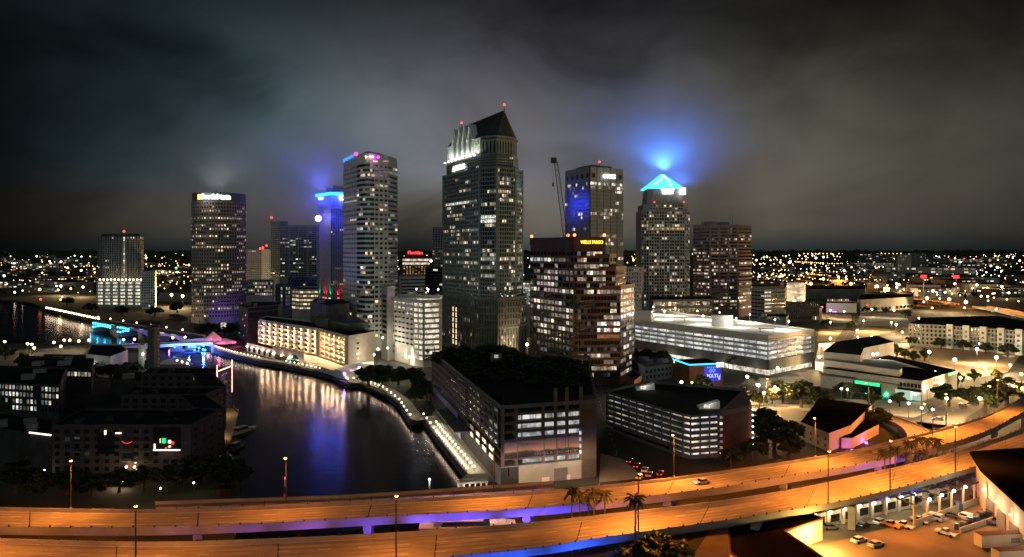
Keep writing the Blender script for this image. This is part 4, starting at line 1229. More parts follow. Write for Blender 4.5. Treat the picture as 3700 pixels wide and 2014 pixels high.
def river_hotel():
    A, B, C, E = V2(936, 573), V2(1157, 506), V2(1258, 462), V2(1352, 487)
    z = 24.6
    b = Bld('riverside_hotel', 'long cream riverside hotel with a warm lamp on every balcony', 'hotel', (-120, 520))
    t1 = V2(1010, 592); t2 = V2(1200, 522); t3 = V2(1330, 500)
    P = [A, B, C, E, V2(1310, 510), V2(1180, 545), V2(960, 605)]
    zb = 7.0
    b.wall.prism(P, LAND, z-.8, 0, 1)
    for k in range(len(P)): b.wall.wall(P[k], P[(k+1) % len(P)], z-1.2, z, -.4, .02+.02*k, 0)
    def wing(p0, p1, bays, skip=()):
        p0 = Vector(p0); p1 = Vector(p1); d = (p1-p0); L = d.length; d.normalize(); n = Vector((d.y, -d.x)); rz = math.atan2(d.y, d.x)
        rows = 5; fh = (z-1.6-zb)/rows
        for c in range(bays+1):
            q = p0+d*(L*c/bays); mb = MB(); mb.box((q.x+n.x*.9, q.y+n.y*.9, (zb+z)/2-.4), (.45, 2.2, z-zb-.8), rz); b.part('balcony_fin', mb, 'cream_paint')
        for r in range(rows+1):
            zz = zb+r*fh
            mb = MB(); mb.wall(p0, p1, zz-.15, zz+.15, 0, 1.7); b.part('balcony_slab', mb, 'cream_paint')
        for r in range(rows):
            zz = zb+r*fh
            mb = MB(); mb.wall(p0, p1, zz+.16, zz+1.1, 1.55, 1.63); b.part('railing', mb, 'panel_white')
            for c in range(bays):
                q = p0+d*(L*(c+.5)/bays)
                w = MB(); w.box((0, 0, 0), (L/bays*.5, .1, fh*.62))
                put('balcony_door', w.mesh('balcony_door', 'glass_brown'), b.root, Vector((q.x+n.x*.08-d.x*L/bays*.12, q.y+n.y*.08-d.y*L/bays*.12, zz+fh*.42))-b.root.location, rz)
                q2 = q+d*(L/bays*.24)+n*1.0
                beacon(b.root, (q2.x, q2.y, zz+fh*.72), 'bulb_warm', .42, 'balcony_lamp')
                lamp(b.root, Vector((q2.x+n.x*1.1, q2.y+n.y*1.1, zz+fh*.6))-b.root.location, (1, .62, .30), 1150, .25)
    wing(lerp(A, B, .03), lerp(A, B, .97), 9)
    wing(lerp(B, C, .1), lerp(B, C, .97), 5)
    # plain lit corner strip between the wings
    # gable end with a few small windows
    for r, on in ((0, 0), (1, 1), (2, 0), (3, 0), (4, 0), (5, 1)):
        q = lerp(C, E, .36); rz = math.atan2(E[1]-C[1], E[0]-C[0])
        if on: b.window((q[0]+.1, q[1]-.2, 6.2+r*3.2), rz, 2.2, 1.3, 'lit_office')
        else:
            mb = MB(); mb.box((0, -.05, 0), (2.2, .12, 1.3)); put('window', mb.mesh('window', 'glass_dark'), b.root, Vector((q[0], q[1]-.1, 6.2+r*3.2))-b.root.location, rz)
    mb = MB(); mb.prism([V2(1175, 520), V2(1262, 500), V2(1330, 505), V2(1300, 535), V2(1200, 540)], z-1, z+4); b.part('penthouse', mb, 'panel_dark')
    mb = MB(); mb.prism([V2(1140, 530), V2(1185, 515), V2(1200, 530), V2(1150, 548)], z-1, z+5); b.part('stair_head', mb, 'concrete_dark')
    b.finish(['cream_paint', 'roof_dark'])
    # riverside terrace podium with arch, pool and kiosks
    t = thing('hotel_terrace', 'low lit riverside terrace with arch and small pool below the hotel', 'terrace', (-120, 470, LAND))
    T = [V2(900, 560), V2(1010, 510), V2(1090, 486), V2(1255, 432), V2(1345, 468), V2(1258, 462.8), V2(1157, 507.5), V2(936, 574)]
    mb = MB(); mb.prism([V2(985, 521), V2(1085, 489), V2(1208, 447), V2(1257, 461.6), V2(1157, 505.6), V2(938, 572)], LAND, 5.6); mb.build('deck', 'concrete_pale', t)
    mb = MB(); mb.prism([V2(1208, 446), V2(1258, 430), V2(1350, 462), V2(1350, 486.5), V2(1258, 461.5)], LAND, 7.0); mb.build('plinth', 'white_paint', t)
    mb = MB(); mb.prism([V2(892, 556), V2(985, 520), V2(1000, 528), V2(905, 566)], LAND, 9.0, 0, 1); mb.build('loggia', ['cream_paint', 'roof_brown'], t)
    p0, p1 = V2(892, 556), V2(985, 520)
    for k in range(5):
        q = lerp(p0, p1, (k+.5)/5); mb = MB(); mb.wall(lerp(p0, p1, (k+.28)/5), lerp(p0, p1, (k+.72)/5), LAND+.5, LAND+4, 0, .08); mb.build('opening', 'glass_brown', t)
        q = lerp(p0, p1, (k+.05)/5); beacon(t, (q[0], q[1]-.8, LAND+4), 'bulb_warm', .5, 'wall_lamp'); lamp(t, Vector((q[0]+.3, q[1]-2, LAND+4))-t.location, (1, .72, .42), 500, .3)
    # pavilion with a big arch
    a0, a1 = V2(985, 519), V2(1098, 482); mb = MB()
    mb.prism([a0, a1, V2(1103, 492), V2(992, 530)], LAND, 10.5, 0, 1); mb.build('pavilion', ['cream_paint', 'roof_grey'], t)
    mb = MB(); d = Vector(a1)-Vector(a0); n = Vector((d.y, -d.x)).normalized()
    ring = []
    for k in range(13):
        u = math.pi*k/12; f = .74+.14*math.cos(u); q = lerp(a0, a1, f); ring.append((q[0]+n.x*.15, q[1]+n.y*.15, 3.2+5.6*math.sin(u)))
    i = len(mb.v); mb.v += ring; mb.f.append(tuple(range(12, -1, -1))); mb.m.append(0); mb.build('arch_opening', 'glass_green', t)
    mb = MB(); mb.wall(lerp(a0, a1, .08), lerp(a0, a1, .5), LAND+.3, LAND+3.6, 0, .1); mb.build('opening', 'glass_brown', t)
    for f in (.02, .3, .55): 
        q = lerp(a0, a1, f); beacon(t, (q[0], q[1]-.8, LAND+3.6), 'bulb_warm', .5, 'wall_lamp'); lamp(t, Vector((q[0], q[1]-2, LAND+4))-t.location, (1, .74, .45), 400, .3)
    c = G(1068, 1296, 5.6); mb = MB(); mb.cyl((c.x, c.y), 5.6, 5.72, 6, 6, 20); mb.build('pool', 'pool_glow', t)
    for x, y in ((1045, 1292), (1092, 1294), (1102, 1298), (1118, 1300), (1100, 1276), (1112, 1278)):
        q = G(x, y, 6); beacon(t, (q.x, q.y, 7.2), 'bulb_warm', .5, 'terrace_lamp'); lamp(t, Vector((q.x, q.y, 8))-t.location, (1, .74, .42), 380, .3)
    for x0, x1 in ((1125, 1144), (1147, 1168)):
        a = G(x0, 1322, LAND); c = G(x1, 1328, LAND); mb = MB(); mb.wall((a.x, a.y), (c.x, c.y), LAND, 5.5, 0, .6); mb.build('screen_wall', 'concrete_dark', t)
em('pool_glow', (0.05, 0.65, 0.55), 0.9)
river_hotel()

def unfinished_block():
    # concrete frame under construction beside the riverwalk: open lit floors, big banner, dark planted roof
    A, B, C = V2(1562, 366), V2(1808, 238), V2(2155, 248)
    Dk = V2(2130, 352)
    P = [A, B, C, Dk]; z = 28.0
    b = Bld('unfinished_block', 'unfinished concrete block by the riverwalk with open lit floors and a banner', 'building', centre(P))
    z1 = 27.5
    core = oset(P, 5.5); b.wall.prism(core, LAND, z-3, 2, 1)
    # solid lower front
    Bc = lerp(B, C, .0); Cc = lerp(B, C, .80)
    b.wall.wall(B, C, LAND, 8.6, -6, 0, 0)
    # floors
    lv = [8.6, 11.4, 14.2, 17.0, 19.8, 22.6, 25.4]
    for k, zz in enumerate(lv):
        mb = MB(); mb.prism([(p[0], p[1]) for p in oset(P, .25+.01*k)], zz-.95, zz-.05); b.part('floor_slab', mb, 'concrete_mid')
    mb = MB(); mb.prism(oset(P, .6), 25.42, 25.75); b.part('roof_deck', mb, 'roof_dark')
    cols_f = [0, .16, .21, .40, .53, .66, .80]
    for f in (.0, .16, .435, .565, .685, .835):
        q = lerp(B, C, f); h1 = z if f < .5 else z+4.5
        mb = MB(); mb.box((q[0]+(.7 if f == 0 else 0), q[1]+.55, (8.5+h1)/2), (1.1, 1.1, h1-8.5), .03); b.part('column', mb, 'concrete_mid')
    mb = MB(); mb.prism([lerp(B, C, .838), C, (C[0]-.6, C[1]+7), lerp((B[0], B[1]+7), (C[0], C[1]+7), .838)], LAND+.02, z+.2); b.part('stair_core', mb, 'concrete_mid')
    # lit bays on the front
    spans = [(.17, .21), (.225, .425), (.445, .555), (.575, .675), (.695, .83)]
    for k in (1, 4, 5, 6):
        zz = lv[k-1]+.1 if k > 1 else lv[0]
        zlo, zhi = (lv[k]-.0, lv[k]+1.75) if k < 6 else (lv[5]+.0, lv[5]+1.8)
    for z0_, z1_, skipf in ((8.65, 10.4, 2), (17.05, 18.8, 0), (19.85, 21.6, 0), (22.65, 24.4, 0)):
        for i, (f0, f1) in enumerate(spans):
            if skipf and i < 1: continue
            p0 = lerp(B, C, f0); p1 = lerp(B, C, f1)
            rz = math.atan2(C[1]-B[1], C[0]-B[0]); w = (Vector(p1)-Vector(p0)).length
            q = lerp(p0, p1, .5)
            o = b.window((q[0], q[1]+2.6, (z0_+z1_)/2), rz, w, z1_-z0_, 'lit_garage_cool', 'lit_bay')
    for f in (.30, .33, .36, .48, .52, .6, .63, .72, .75, .78, .81):
        q = lerp(B, C, f); mb = MB(); mb.box((q[0], q[1]+.5, 23.6), (.16, .16, 1.9)); b.part('prop', mb, 'steel_dark')
    for r in range(4):
        q = lerp(B, C, .825); b.window((q[0], q[1]-.15, 11.2+r*2.1), .03, .7, 1.2, 'lit_garage_cool', 'lit_bay')
    # banner
    bp0, bp1 = lerp(B, C, .01), lerp(B, C, .815)
    t = thing('banner', 'wide sunset banner stretched across the front of the unfinished block', 'banner', (bp0[0], bp0[1]-.3, 11))
    for i, (f0, f1) in enumerate(((.0, .2), (.2, .535), (.535, .70), (.70, .82), (.82, 1.0))):
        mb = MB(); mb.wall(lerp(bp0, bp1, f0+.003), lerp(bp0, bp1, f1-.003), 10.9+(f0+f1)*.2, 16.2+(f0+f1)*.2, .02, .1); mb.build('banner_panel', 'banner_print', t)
    wall_text(t, 'PENDRY', bp0, bp1, .33, 15.0, .8, 'banner_text', 7.5, .2, bold=0)
    wall_text(t, 'HOTEL & RESIDENCES', bp0, bp1, .70, 11.9, .7, 'banner_text', 15, .2, bold=0)
    # side face along the river: cladding, dark windows, one lit strip
    d = (Vector(B)-Vector(A)); L = d.length
    fl = litfn(301, .02, 0, ('lit_dim',))
    b.facade(A, lerp(A, B, .62), 9, z-1, 6, 22, ww=.6, wh=.5, pr=.3, lit=fl, m=3)
    b.facade(lerp(A, B, .64), lerp(A, B, .985), 14, z-1, 5, 7, ww=.7, wh=.5, pr=.3, lit=litfn(302, .02, 0, ('lit_dim',), None, .3, .3), m=3)
    for r in range(2):
        for c in range(4):
            q = lerp(A, B, .70+.075*c+.0); b.window((q[0]-.5, q[1]-.35, 9.6+r*2.6), math.atan2(d.y, d.x), 5.4, 1.5, 'lit_office', 'lit_bay')
    b.wall.wall(lerp(A, B, .0), lerp(A, B, .62), LAND, 8.8, -6, 0, 3)
    b.wall.wall(lerp(A, B, .62), B, LAND, 8.3, -6, -.02, 3)
    # covered lit loading bay on the river side
    for c in range(4):
        q = lerp(A, B, .36+.055*c); b.window((q[0]-.6, q[1]-.5, LAND+2.9), math.atan2(d.y, d.x), 5.2, 4.2, 'lit_garage_cool', 'lit_bay')
    mb = MB(); mb.wall(lerp(A, B, .3), lerp(A, B, .62), LAND+5.4, LAND+5.8, 0, 5); b.part('canopy', mb, 'concrete_dark')
    mb = MB(); mb.wall(lerp(A, B, .05), lerp(A, B, .5), 9.6, 12, .4, .6); b.part('blue_hoarding', mb, 'panel_blue')
    # doors, vents and crates at the foot of the front
    for f, w, h, m in ((.10, 1.6, 2.6, 'glass_dark'), (.62, 4.5, 4.0, 'concrete_dark'), (.70, 1.2, 1.6, 'white_paint'), (.46, 2.5, 1.5, 'white_paint')):
        q = lerp(B, C, f); mb = MB(); mb.wall(lerp(B, C, f-w/64), lerp(B, C, f+w/64), LAND+(3 if f == .10 else .1), LAND+(3 if f == .10 else .1)+h, 0, .12); b.part('door', mb, m)
    for f in (.0, .2, .4, .55, .7, .85, 1):
        q = lerp(A, B, f); mb = MB(); mb.cyl((q[0]+1, q[1]+1), z-1, z+2.2, .2, .2, 5); b.part('starter_column', mb, 'steel_dark')
    mb = MB()
    for k in range(4): mb.wall(P[k], P[(k+1) % 4], z-1.2, z, -.5, .03)
    b.part('parapet', mb, 'concrete_dark')
    for x, y in ((1610, 1258), (1790, 1290), (1950, 1380)):
        pass
    q = XY(1793, 330); b.window((q.x, q.y, z+2.6), 0, 1.8, 1.4, 'lit_office')
    mb = MB(); mb.box((q.x, q.y+1.6, z+1.9), (5, 3, 3.6)); b.part('site_hut', mb, 'concrete_dark')
    # floodlights on the front yard
    for f in (.15, .5, .88):
        q = lerp(B, C, f); lamp(b.root, Vector((q[0], q[1]-9, LAND+7))-b.root.location, (1, .74, .40), 2600, .4, 150, (0, .8, -.45))
    b.finish(['concrete', 'roof_dark', 'concrete_dark', 'clad_dark'])
    return P
def banner_mat():
    m = bpy.data.materials.new('banner_print'); m.use_nodes = True
    t = m.node_tree; bs = t.nodes['Principled BSDF']; bs.inputs['Roughness'].default_value = .7
    geo = N(t, 'ShaderNodeNewGeometry'); sp = N(t, 'ShaderNodeSeparateXYZ'); t.links.new(geo.outputs['Position'], sp.inputs[0])
    nz = N(t, 'ShaderNodeTexNoise', in_Scale=.35, in_Detail=4.0); t.links.new(geo.outputs['Position'], nz.inputs[0])
    h = math_node(t, 'MULTIPLY_ADD', nz.outputs[0], 1.6, math_node(t, 'SUBTRACT', sp.outputs[2], .8))
    r = t.nodes.new('ShaderNodeValToRGB'); e = r.color_ramp.elements
    e[0].position = .0; e[0].color = (.015, .012, .014, 1); e[1].position = 1; e[1].color = (.09, .06, .07, 1)
    for p, c in ((.22, (.018, .014, .016, 1)), (.36, (.05, .035, .03, 1)), (.45, (.42, .20, .10, 1)), (.62, (.30, .15, .11, 1)), (.8, (.20, .12, .11, 1))):
        k = e.new(p); k.color = c
    t.links.new(math_node(t, 'MULTIPLY', math_node(t, 'SUBTRACT', h, 10.6), 1/6.0), r.inputs[0])
    t.links.new(r.outputs[0], bs.inputs['Base Color'])
    bs.inputs['Emission Strength'].default_value = 0.35   # glow added to the print itself; nothing shines through from behind
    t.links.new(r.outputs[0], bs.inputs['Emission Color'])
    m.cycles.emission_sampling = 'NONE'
    M['banner_print'] = m
banner_mat()
pm('banner_text', (.3, .26, .25), var=.05)
UB = unfinished_block()

def curved_garage():
    z = 18.2
    A = V2(2190, 314); B1 = V2(2420, 277.5); B2 = V2(2465, 271.5); B3 = V2(2497, 269); C = V2(2600, 272); Dd = V2(2716, 284); E = V2(2690, 318); Fk = V2(2340, 338)
    P = [A, B1, B2, B3, C, Dd, E, Fk]
    b = Bld('parking_garage', 'dark roofed parking garage with curved bands of lit decks near the expressway', 'garage', centre(P))
    b.wall.prism(oset(P, 2.4), LAND, z-.9, 1, 1)
    mb = MB(); mb.prism(oset(P, .4), z-.88, z-.6); b.part('roof_deck', mb, 'roof_dark')
    rows = 7; fh = (z-LAND-.6)/rows
    for r in range(rows+1):
        zz = LAND+r*fh
        for k in range(4):
            b.wall.wall(P[k], P[k+1], zz, min(z, zz+1.1), -.35, .02*k, 0)
    k = 0
    for r in range(rows):
        zz = LAND+r*fh+1.1
        for k, n in ((0, 8), (1, 1), (2, 1), (3, 3)):
            for c in range(n):
                p0 = lerp(P[k], P[k+1], c/n); p1 = lerp(P[k], P[k+1], (c+1)/n)
                rz = math.atan2(p1[1]-p0[1], p1[0]-p0[0]); q = lerp(p0, p1, .5); w = (Vector(p1)-Vector(p0)).length
                nn = Vector((math.sin(rz), -math.cos(rz)))
                if r == 0 and k == 0: 
                    continue
                b.window((q[0]-nn.x*1.6, q[1]-nn.y*1.6, zz+(fh-1.1)/2), rz, w*.97, (fh-1.1), ('lit_garage_dim' if k < 2 else 'lit_garage') if (r*3+c) % 4 else 'lit_garage_cool' if k > 1 else 'lit_garage_dim', 'lit_bay')
                mb = MB(); mb.box((p0[0]-nn.x*.4, p0[1]-nn.y*.4, zz+(fh-1.1)/2), (.45, .5, fh), rz); b.part('column', mb, 'concrete_dark')
    mb = MB(); mb.prism([C, Dd, E, lerp(C, E, .9)], LAND, z+.7); b.part('end_wall', mb, 'brick_brown')
    mb = MB()
    for k in (4, 5, 6, 7): mb.wall(P[k], P[(k+1) % 8], z-1, z+.5, -.4, .05)
    b.part('roof_parapet', mb, 'concrete_dark')
    for r in range(rows):
        q = lerp(P[3], P[4], .985); b.window((q[0]+.6, q[1]-.45, LAND+1.4+r*fh), .03, 1.0, .9, 'lit_office')
        q = Dd; beacon(b.root, (q[0]+.3, q[1]-.5, LAND+1.8+r*fh), 'bulb_white', .3, 'wall_lamp')
    # stair heads on the roof
    for x, Y in ((2330, 322), (2560, 284)):
        q = XY(x, Y); s = MB(); s.prism([(q.x-4, q.y-2), (q.x+4, q.y-1), (q.x+4, q.y+3), (q.x-4, q.y+2)], z-.9, z+2.2, 0, 0, [z+.2, z+2.2, z+2.2, z+.2]); b.part('stair_head', s, 'panel_white')
        lamp(b.root, Vector((q.x, q.y-3, z+2.5))-b.root.location, (1, .95, .85), 250, .3)
        mb = MB(); mb.box((q.x-1, q.y-1.9, z+.5), (2.2, .3, 1.3)); b.part('stair_window', mb, 'lit_office')
    for k in range(10):
        q = lerp(A, B1, (k+.3)/10); mb = MB(); mb.box((q[0]+3, q[1]+6, z-.85), (.14, 5, .03), .75); b.part('parking_line', mb, 'road_paint')
    b.finish(['concrete_dark', 'roof_dark'])
    # planter hedge at the foot
curved_garage()

def long_garage():
    z = 26.7
    A, B, C = V2(2288, 549), V2(2775, 446.5), V2(2942, 481)
    Dk = V2(2372, 640)
    P = [A, B, C, Dk]
    b = Bld('parking_garage', 'huge white lit parking garage with bright open roof deck on the right', 'garage', centre(P))
    b.wall.prism(oset(P, 3), LAND, z-1.2, 1, 1)
    lv = [LAND, 6.0, 12.0, 14.9, 17.8, 20.7, 23.6]
    lit_lv = [(12.0, 13.7), (14.9, 16.6), (17.8, 19.5), (20.7, 22.4)]
    for k in (0, 1):
        p0, p1 = P[k], P[k+1]
        b.wall.wall(p0, p1, 6.0, 12.0, -.5, .35, 2)
        for z0_, z1_ in ((13.75, 14.85), (16.65, 17.75), (19.55, 20.65), (22.45, 24.2)):
            b.wall.wall(p0, p1, z0_, z1_, -.5, .1, 0)
        b.wall.wall(p0, p1, 24.3, z, -.5, .0, 0)
        n = 14 if k == 0 else 5
        for c in range(n+1):
            q = lerp(p0, p1, c/n); mb = MB(); mb.box((q[0], q[1]+.3, 19), (.5, .5, 14), .2); b.part('column', mb, 'concrete_pale')
        rz = math.atan2(p1[1]-p0[1], p1[0]-p0[0]); nn = Vector((math.sin(rz), -math.cos(rz))); w = (Vector(p1)-Vector(p0)).length/n
        for z0_, z1_ in lit_lv+[(23.55, 24.25)]:
            if z0_ > 23: continue
            for c in range(n):
                q = lerp(p0, p1, (c+.5)/n); b.window((q[0]-nn.x*2.2, q[1]-nn.y*2.2, (z0_+z1_)/2), rz, w*.99, z1_-z0_, 'lit_garage_cool', 'lit_bay')
        for c in range(n):
            if k == 0 and c < 4: continue
            q = lerp(p0, p1, (c+.5)/n); b.window((q[0]-nn.x*1.6, q[1]-nn.y*1.6, 4.3), rz, w*.96, 3.0, 'lit_garage', 'lit_bay')
    mb = MB(); mb.prism(oset(P, .5), z-1.18, z-.9); b.part('roof_deck', mb, 'concrete_pale')
    mb = MB()
    for k in (2, 3): mb.wall(P[k], P[(k+1) % 4], z-1, z, -.4, 0)
    b.part('roof_parapet', mb, 'concrete_pale')
    for x, Y, s in ((2322, 545, (14, 6, 8)), (2610, 510, (13, 7, 7.5))):
        q = XY(x, Y); mb = MB(); mb.box((q.x, q.y, z+s[2]/2-1), s, -.45); b.part('stair_head', mb, 'white_paint')
    for x, Y in ((2455, 545), (2770, 470)):
        q = XY(x, Y); mb = MB(); mb.box((q.x, q.y, z+1.6), (9, 5, .4), -.45); b.part('roof_canopy', mb, 'white_paint')
        for dx in (-3.5, 3.5):
            mb = MB(); mb.cyl((q.x+dx, q.y-dx*.45), z-1, z+1.5, .2, .2, 5); b.part('canopy_post', mb, 'steel_grey')
    for x, Y in ((2360, 600), (2402, 560), (2440, 590), (2520, 560), (2600, 545), (2660, 500), (2710, 530), (2800, 490), (2850, 480), (2540, 520)):
        q = XY(x, Y); mb = MB(); mb.cyl(q, z-1, z+5, .14, .1, 5); b.part('lamp_post', mb, 'steel_grey')
        beacon(b.root, (q.x, q.y, z+5.3), 'bulb_white', .5, 'lamp_head')
        lamp(b.root, Vector((q.x, q.y, z+5))-b.root.location-Vector((0, 0, .9)), (1, .93, .78), 16000, .3)
    for f in (.3, .5, .7, .9):
        q = lerp(A, B, f); lamp(b.root, Vector((q[0]-3, q[1]-6, 5))-b.root.location, (1, .93, .8), 900, .3)
    for f in (.2, .5, .8):
        q = lerp(B, C, f); lamp(b.root, Vector((q[0]+3, q[1]-6, 5))-b.root.location, (1, .93, .8), 900, .3)
    b.finish(['concrete_pale', 'concrete', 'stone_grey'])
long_garage()

# pale low deck right of the long garage
b = block('low_parking_deck', 'pale two-level parking deck right of the long white garage', 'garage', [(2945, 470), (3050, 452), (3230, 500), (3120, 585), (2960, 560)], 8.0, 'concrete_pale', roof='concrete_pale', parapet=1.0)
for k, n in ((0, 5), (1, 9)):
    p0, p1 = b.P[k], b.P[k+1]; rz = math.atan2(p1[1]-p0[1], p1[0]-p0[0]); w = (Vector(p1)-Vector(p0)).length/n
    for c in range(n):
        q = lerp(p0, p1, (c+.5)/n); put('lit_bay', window_mesh(w*.9, 1.6, 'lit_garage'), b.root, Vector((q[0], q[1]-.1, 4.6))-b.root.location, rz)
for x, Y in ((2970, 500), (3050, 500), (3100, 545), (3160, 510), (3000, 540)):
    q = XY(x, Y); mb = MB(); mb.cyl(q, 7, 14, .15, .1, 5); b.part('lamp_post', mb, 'steel_grey')
    beacon(b.root, (q.x, q.y, 14.3), 'bulb_white', .6, 'lamp_head'); lamp(b.root, Vector((q.x, q.y, 13.8))-b.root.location-Vector((0, 0, .9)), (1, .86, .58), 4200, .3)

# brick screen building with the blue projection
def screen_building():
    A, B, C = V2(2432, 430), V2(2491, 409), V2(2613, 414)
    Dk = (A[0]+C[0]-B[0], A[1]+C[1]-B[1]); P = [A, B, C, Dk]; z = 14.8
    b = Bld('corner_building', 'brick corner building outlined by a cyan light strip at roof edge', 'building', centre(P))
    b.wall.prism(P, LAND, z, 0, 1)
    b.finish(['brick_brown', 'roof_dark'])
    mb = MB(); mb.wall(P[0], P[1], z-.2, z+.5, 0, .35); b.part('light_strip', mb, 'sign_cyan')
    mb = MB(); mb.wall(P[1], lerp(P[1], P[2], .8), z-.2, z+.5, 0, .35); b.part('light_strip', mb, 'sign_cyan')
    f = lerp(P[1], P[2], .8)
    for zz, m in ((z+.35, 'sign_white'), (z-.4, 'sign_red'), (z-1.2, 'sign_white')):
        mb = MB(); mb.wall(f, P[2], zz-.35, zz+.35, 0, .4); b.part('sign_stripe', mb, m)
    mb = MB(); mb.box((A[0]+.8, A[1]-1.4, z-1.1), (2.2, .5, 1.2), .8); b.part('wall_lamp', mb, 'sign_yellow')
    s = thing('projection_screen', 'blue lit wall projection with lettering on the brick corner building', 'screen', (B[0], B[1], 6))
    p0, p1 = lerp(P[1], P[2], .44), lerp(P[1], P[2], .93)
    mb = MB(); mb.wall(p0, p1, 5.6, 13.8, .02, .12); mb.build('screen', 'screen_blue', s)
    wall_text(s, 'GO', p0, p1, .45, 11.2, 2.1, 'screen_text_blue', 3.6, .3, bold=.01, shear=.15)
    wall_text(s, 'BOLTS', p0, p1, .48, 8.4, 2.0, 'screen_text', 6.8, .3, bold=.02)
    for k in range(6):
        q = lerp(p0, p1, .2+.12*k); mb = MB(); mb.box((q[0], q[1]-.25, 13.1), (.5, .1, .7)); mb.build('screen_mark', 'screen_text_blue', s)
    mb = MB(); q = lerp(p0, p1, .9); mb.tri((q[0]-.9, q[1]-.25, 6.4), (q[0]+.4, q[1]-.25, 6.0), (q[0]+.7, q[1]-.25, 9.6)); mb.build('screen_bolt', 'screen_text', s)
    lamp(s, Vector((*lerp(p0, p1, .6), 4))-s.location+Vector((1, -6, 0)), (.15, .2, 1), 800, .5)
em('screen_blue', (0.03, 0.06, 0.9), 0.55); em('screen_text', (0.75, 0.72, 1.0), .8); em('screen_text_blue', (0.2, 0.5, 1.0), .9)
screen_building()
block('low_shop', 'low grey shop block left of the cyan outlined corner building', 'shop', [(2290, 455), (2330, 425), (2428, 440), (2420, 480), (2300, 490)], 11.0, 'panel_grey',
      [(1, LAND+1, 10, 2, 7, .5, .5, LF(220, .1, 0, COOL))], roof='roof_grey', boxes=3)
block('brick_annex', 'small brick annex with flat roof beside the curved garage', 'building', [(2262, 395), (2292, 378), (2318, 392), (2290, 412)], 12.0, 'brick_brown')

def green_lit_building():
    # long low building with green floodlit glass front and tall tan box behind
    A, B, C = V2(2972, 412), V2(3330, 372), V2(3458, 405)
    Dk = V2(3190, 470)
    b = Bld('green_lit_building', 'long low tan building with green floodlit glass front', 'building', (205, 410))
    z = 12.6
    P = [A, V2(3250, 380), B, C, Dk]
    b.wall.prism(P, LAND, z, 0, 1)
    b.wall.wall(P[0], P[1], LAND, 9.5, 0, 2.2, 2)
    b.facade(P[1], P[2], 8.2, 11.4, 1, 6, ww=.85, wh=.6, pr=.4, lit=None)
    p0, p1 = P[0], P[2]
    U = [V2(2975, 424), V2(3110, 410), V2(3122, 440), V2(3230, 470), V2(3170, 505), V2(3020, 470)]
    mb = MB(); mb.prism(U, LAND, 20.0, 0, 1); b.part('tall_volume', mb, ['concrete', 'roof_dark'])
    mb = MB(); mb.prism([V2(2976, 420), V2(3250, 384), V2(3260, 392), V2(2985, 432)], z, z+3.4); b.part('screen_wall', mb, 'concrete_pale')
    mb = MB(); mb.wall(lerp(p0, p1, .02), lerp(p0, p1, .36), 9.4, 10.0, 0, 3.4); b.part('canopy', mb, 'roof_grey')
    # green glass bay
    g0, g1 = lerp(p0, p1, .36), lerp(p0, p1, .64)
    mb = MB(); mb.wall(g0, g1, LAND+.5, 8.6, 2.2, 3.0); b.part('glass_front', mb, 'glass_green')
    mb = MB(); mb.wall(lerp(p0, p1, .38), lerp(p0, p1, .63), 7.4, 8.9, 3.0, 3.3); b.part('green_light_strip', mb, 'sign_green')
    for k in range(7):
        q = lerp(g0, g1, (k+.5)/7); mb = MB(); mb.box((q[0], q[1]-3.2, 5.4), (.18, .25, 5.6)); b.part('mullion', mb, 'steel_grey')
    for f in (.42, .5, .6):
        q = lerp(p0, p1, f); lamp(b.root, Vector((q[0]+1, q[1]-5.2, 4.0))-b.root.location, (.04, 1, .35), 1200, .3)
        mb = MB(); mb.box((q[0]+.5, q[1]-4.6, LAND+.5), (1.5, .4, .6)); b.part('green_floodlight', mb, 'sign_green')
    q = lerp(p0, p1, .82); mb = MB(); mb.wall(lerp(p0, p1, .78), lerp(p0, p1, .93), LAND+.3, 7.4, 2, 3.2); b.part('lit_lobby', mb, 'lobby_glow')
    lamp(b.root, Vector((q[0]+2, q[1]-7, 6))-b.root.location, (.75, 1, .9), 900, .3)
    mb = MB(); mb.wall(P[1], P[2], 7.2, 8.0, 0, 2.6); b.part('canopy', mb, 'roof_brown')
    # right side sign panel and poster
    mb = MB(); q0, q1 = lerp(P[2], P[3], .3), lerp(P[2], P[3], .52); mb.wall(q0, q1, 10.0, 12.2, 0, .2); b.part('sign_panel', mb, 'lit_office')
    mb = MB(); q0, q1 = lerp(P[2], P[3], .3), lerp(P[2], P[3], .46); mb.wall(q0, q1, 5.0, 9.0, 0, .15); b.part('poster', mb, 'panel_dark')
    mb = MB(); q0, q1 = lerp(P[2], P[3], .72), lerp(P[2], P[3], 1.0); mb.wall(q0, q1, 11.0, 12.3, 0, .3); b.part('green_light_strip', mb, 'sign_green')
    lamp(b.root, Vector((*P[3], 9))-b.root.location+Vector((3, -6, 0)), (.9, .9, .4), 700, .3)
    wall_text(b.root, 'USF', p0, p1, .31, 8.2, 1.3, 'white_paint', 5, 2.4)
    for x, y in ((3155, 1281), (3170, 1279)):
        q = XY(x, 436); beacon(b.root, (q.x, q.y, ZP(y, 436)), 'bulb_white', .75, 'roof_light')
        lamp(b.root, Vector((q.x+2, q.y-2, ZP(y, 436)))-b.root.location, (1, .98, .9), 700, .4)
    # vaulted pale roof section
    mb = MB(); q = centre([V2(3150, 400), V2(3250, 395), V2(3270, 430), V2(3170, 440)])
    for k in range(8):
        a0 = math.pi*k/8; a1 = math.pi*(k+1)/8
        mb.quad((q[0]-14*math.cos(a0), q[1]-14, z+2.2*math.sin(a0)), (q[0]-14*math.cos(a1), q[1]-14, z+2.2*math.sin(a1)), (q[0]-14*math.cos(a1), q[1]+16, z+2.2*math.sin(a1)), (q[0]-14*math.cos(a0), q[1]+16, z+2.2*math.sin(a0)))
    b.part('vault_roof', mb, 'concrete_pale')
    b.finish(['concrete', 'roof_dark', 'concrete'])
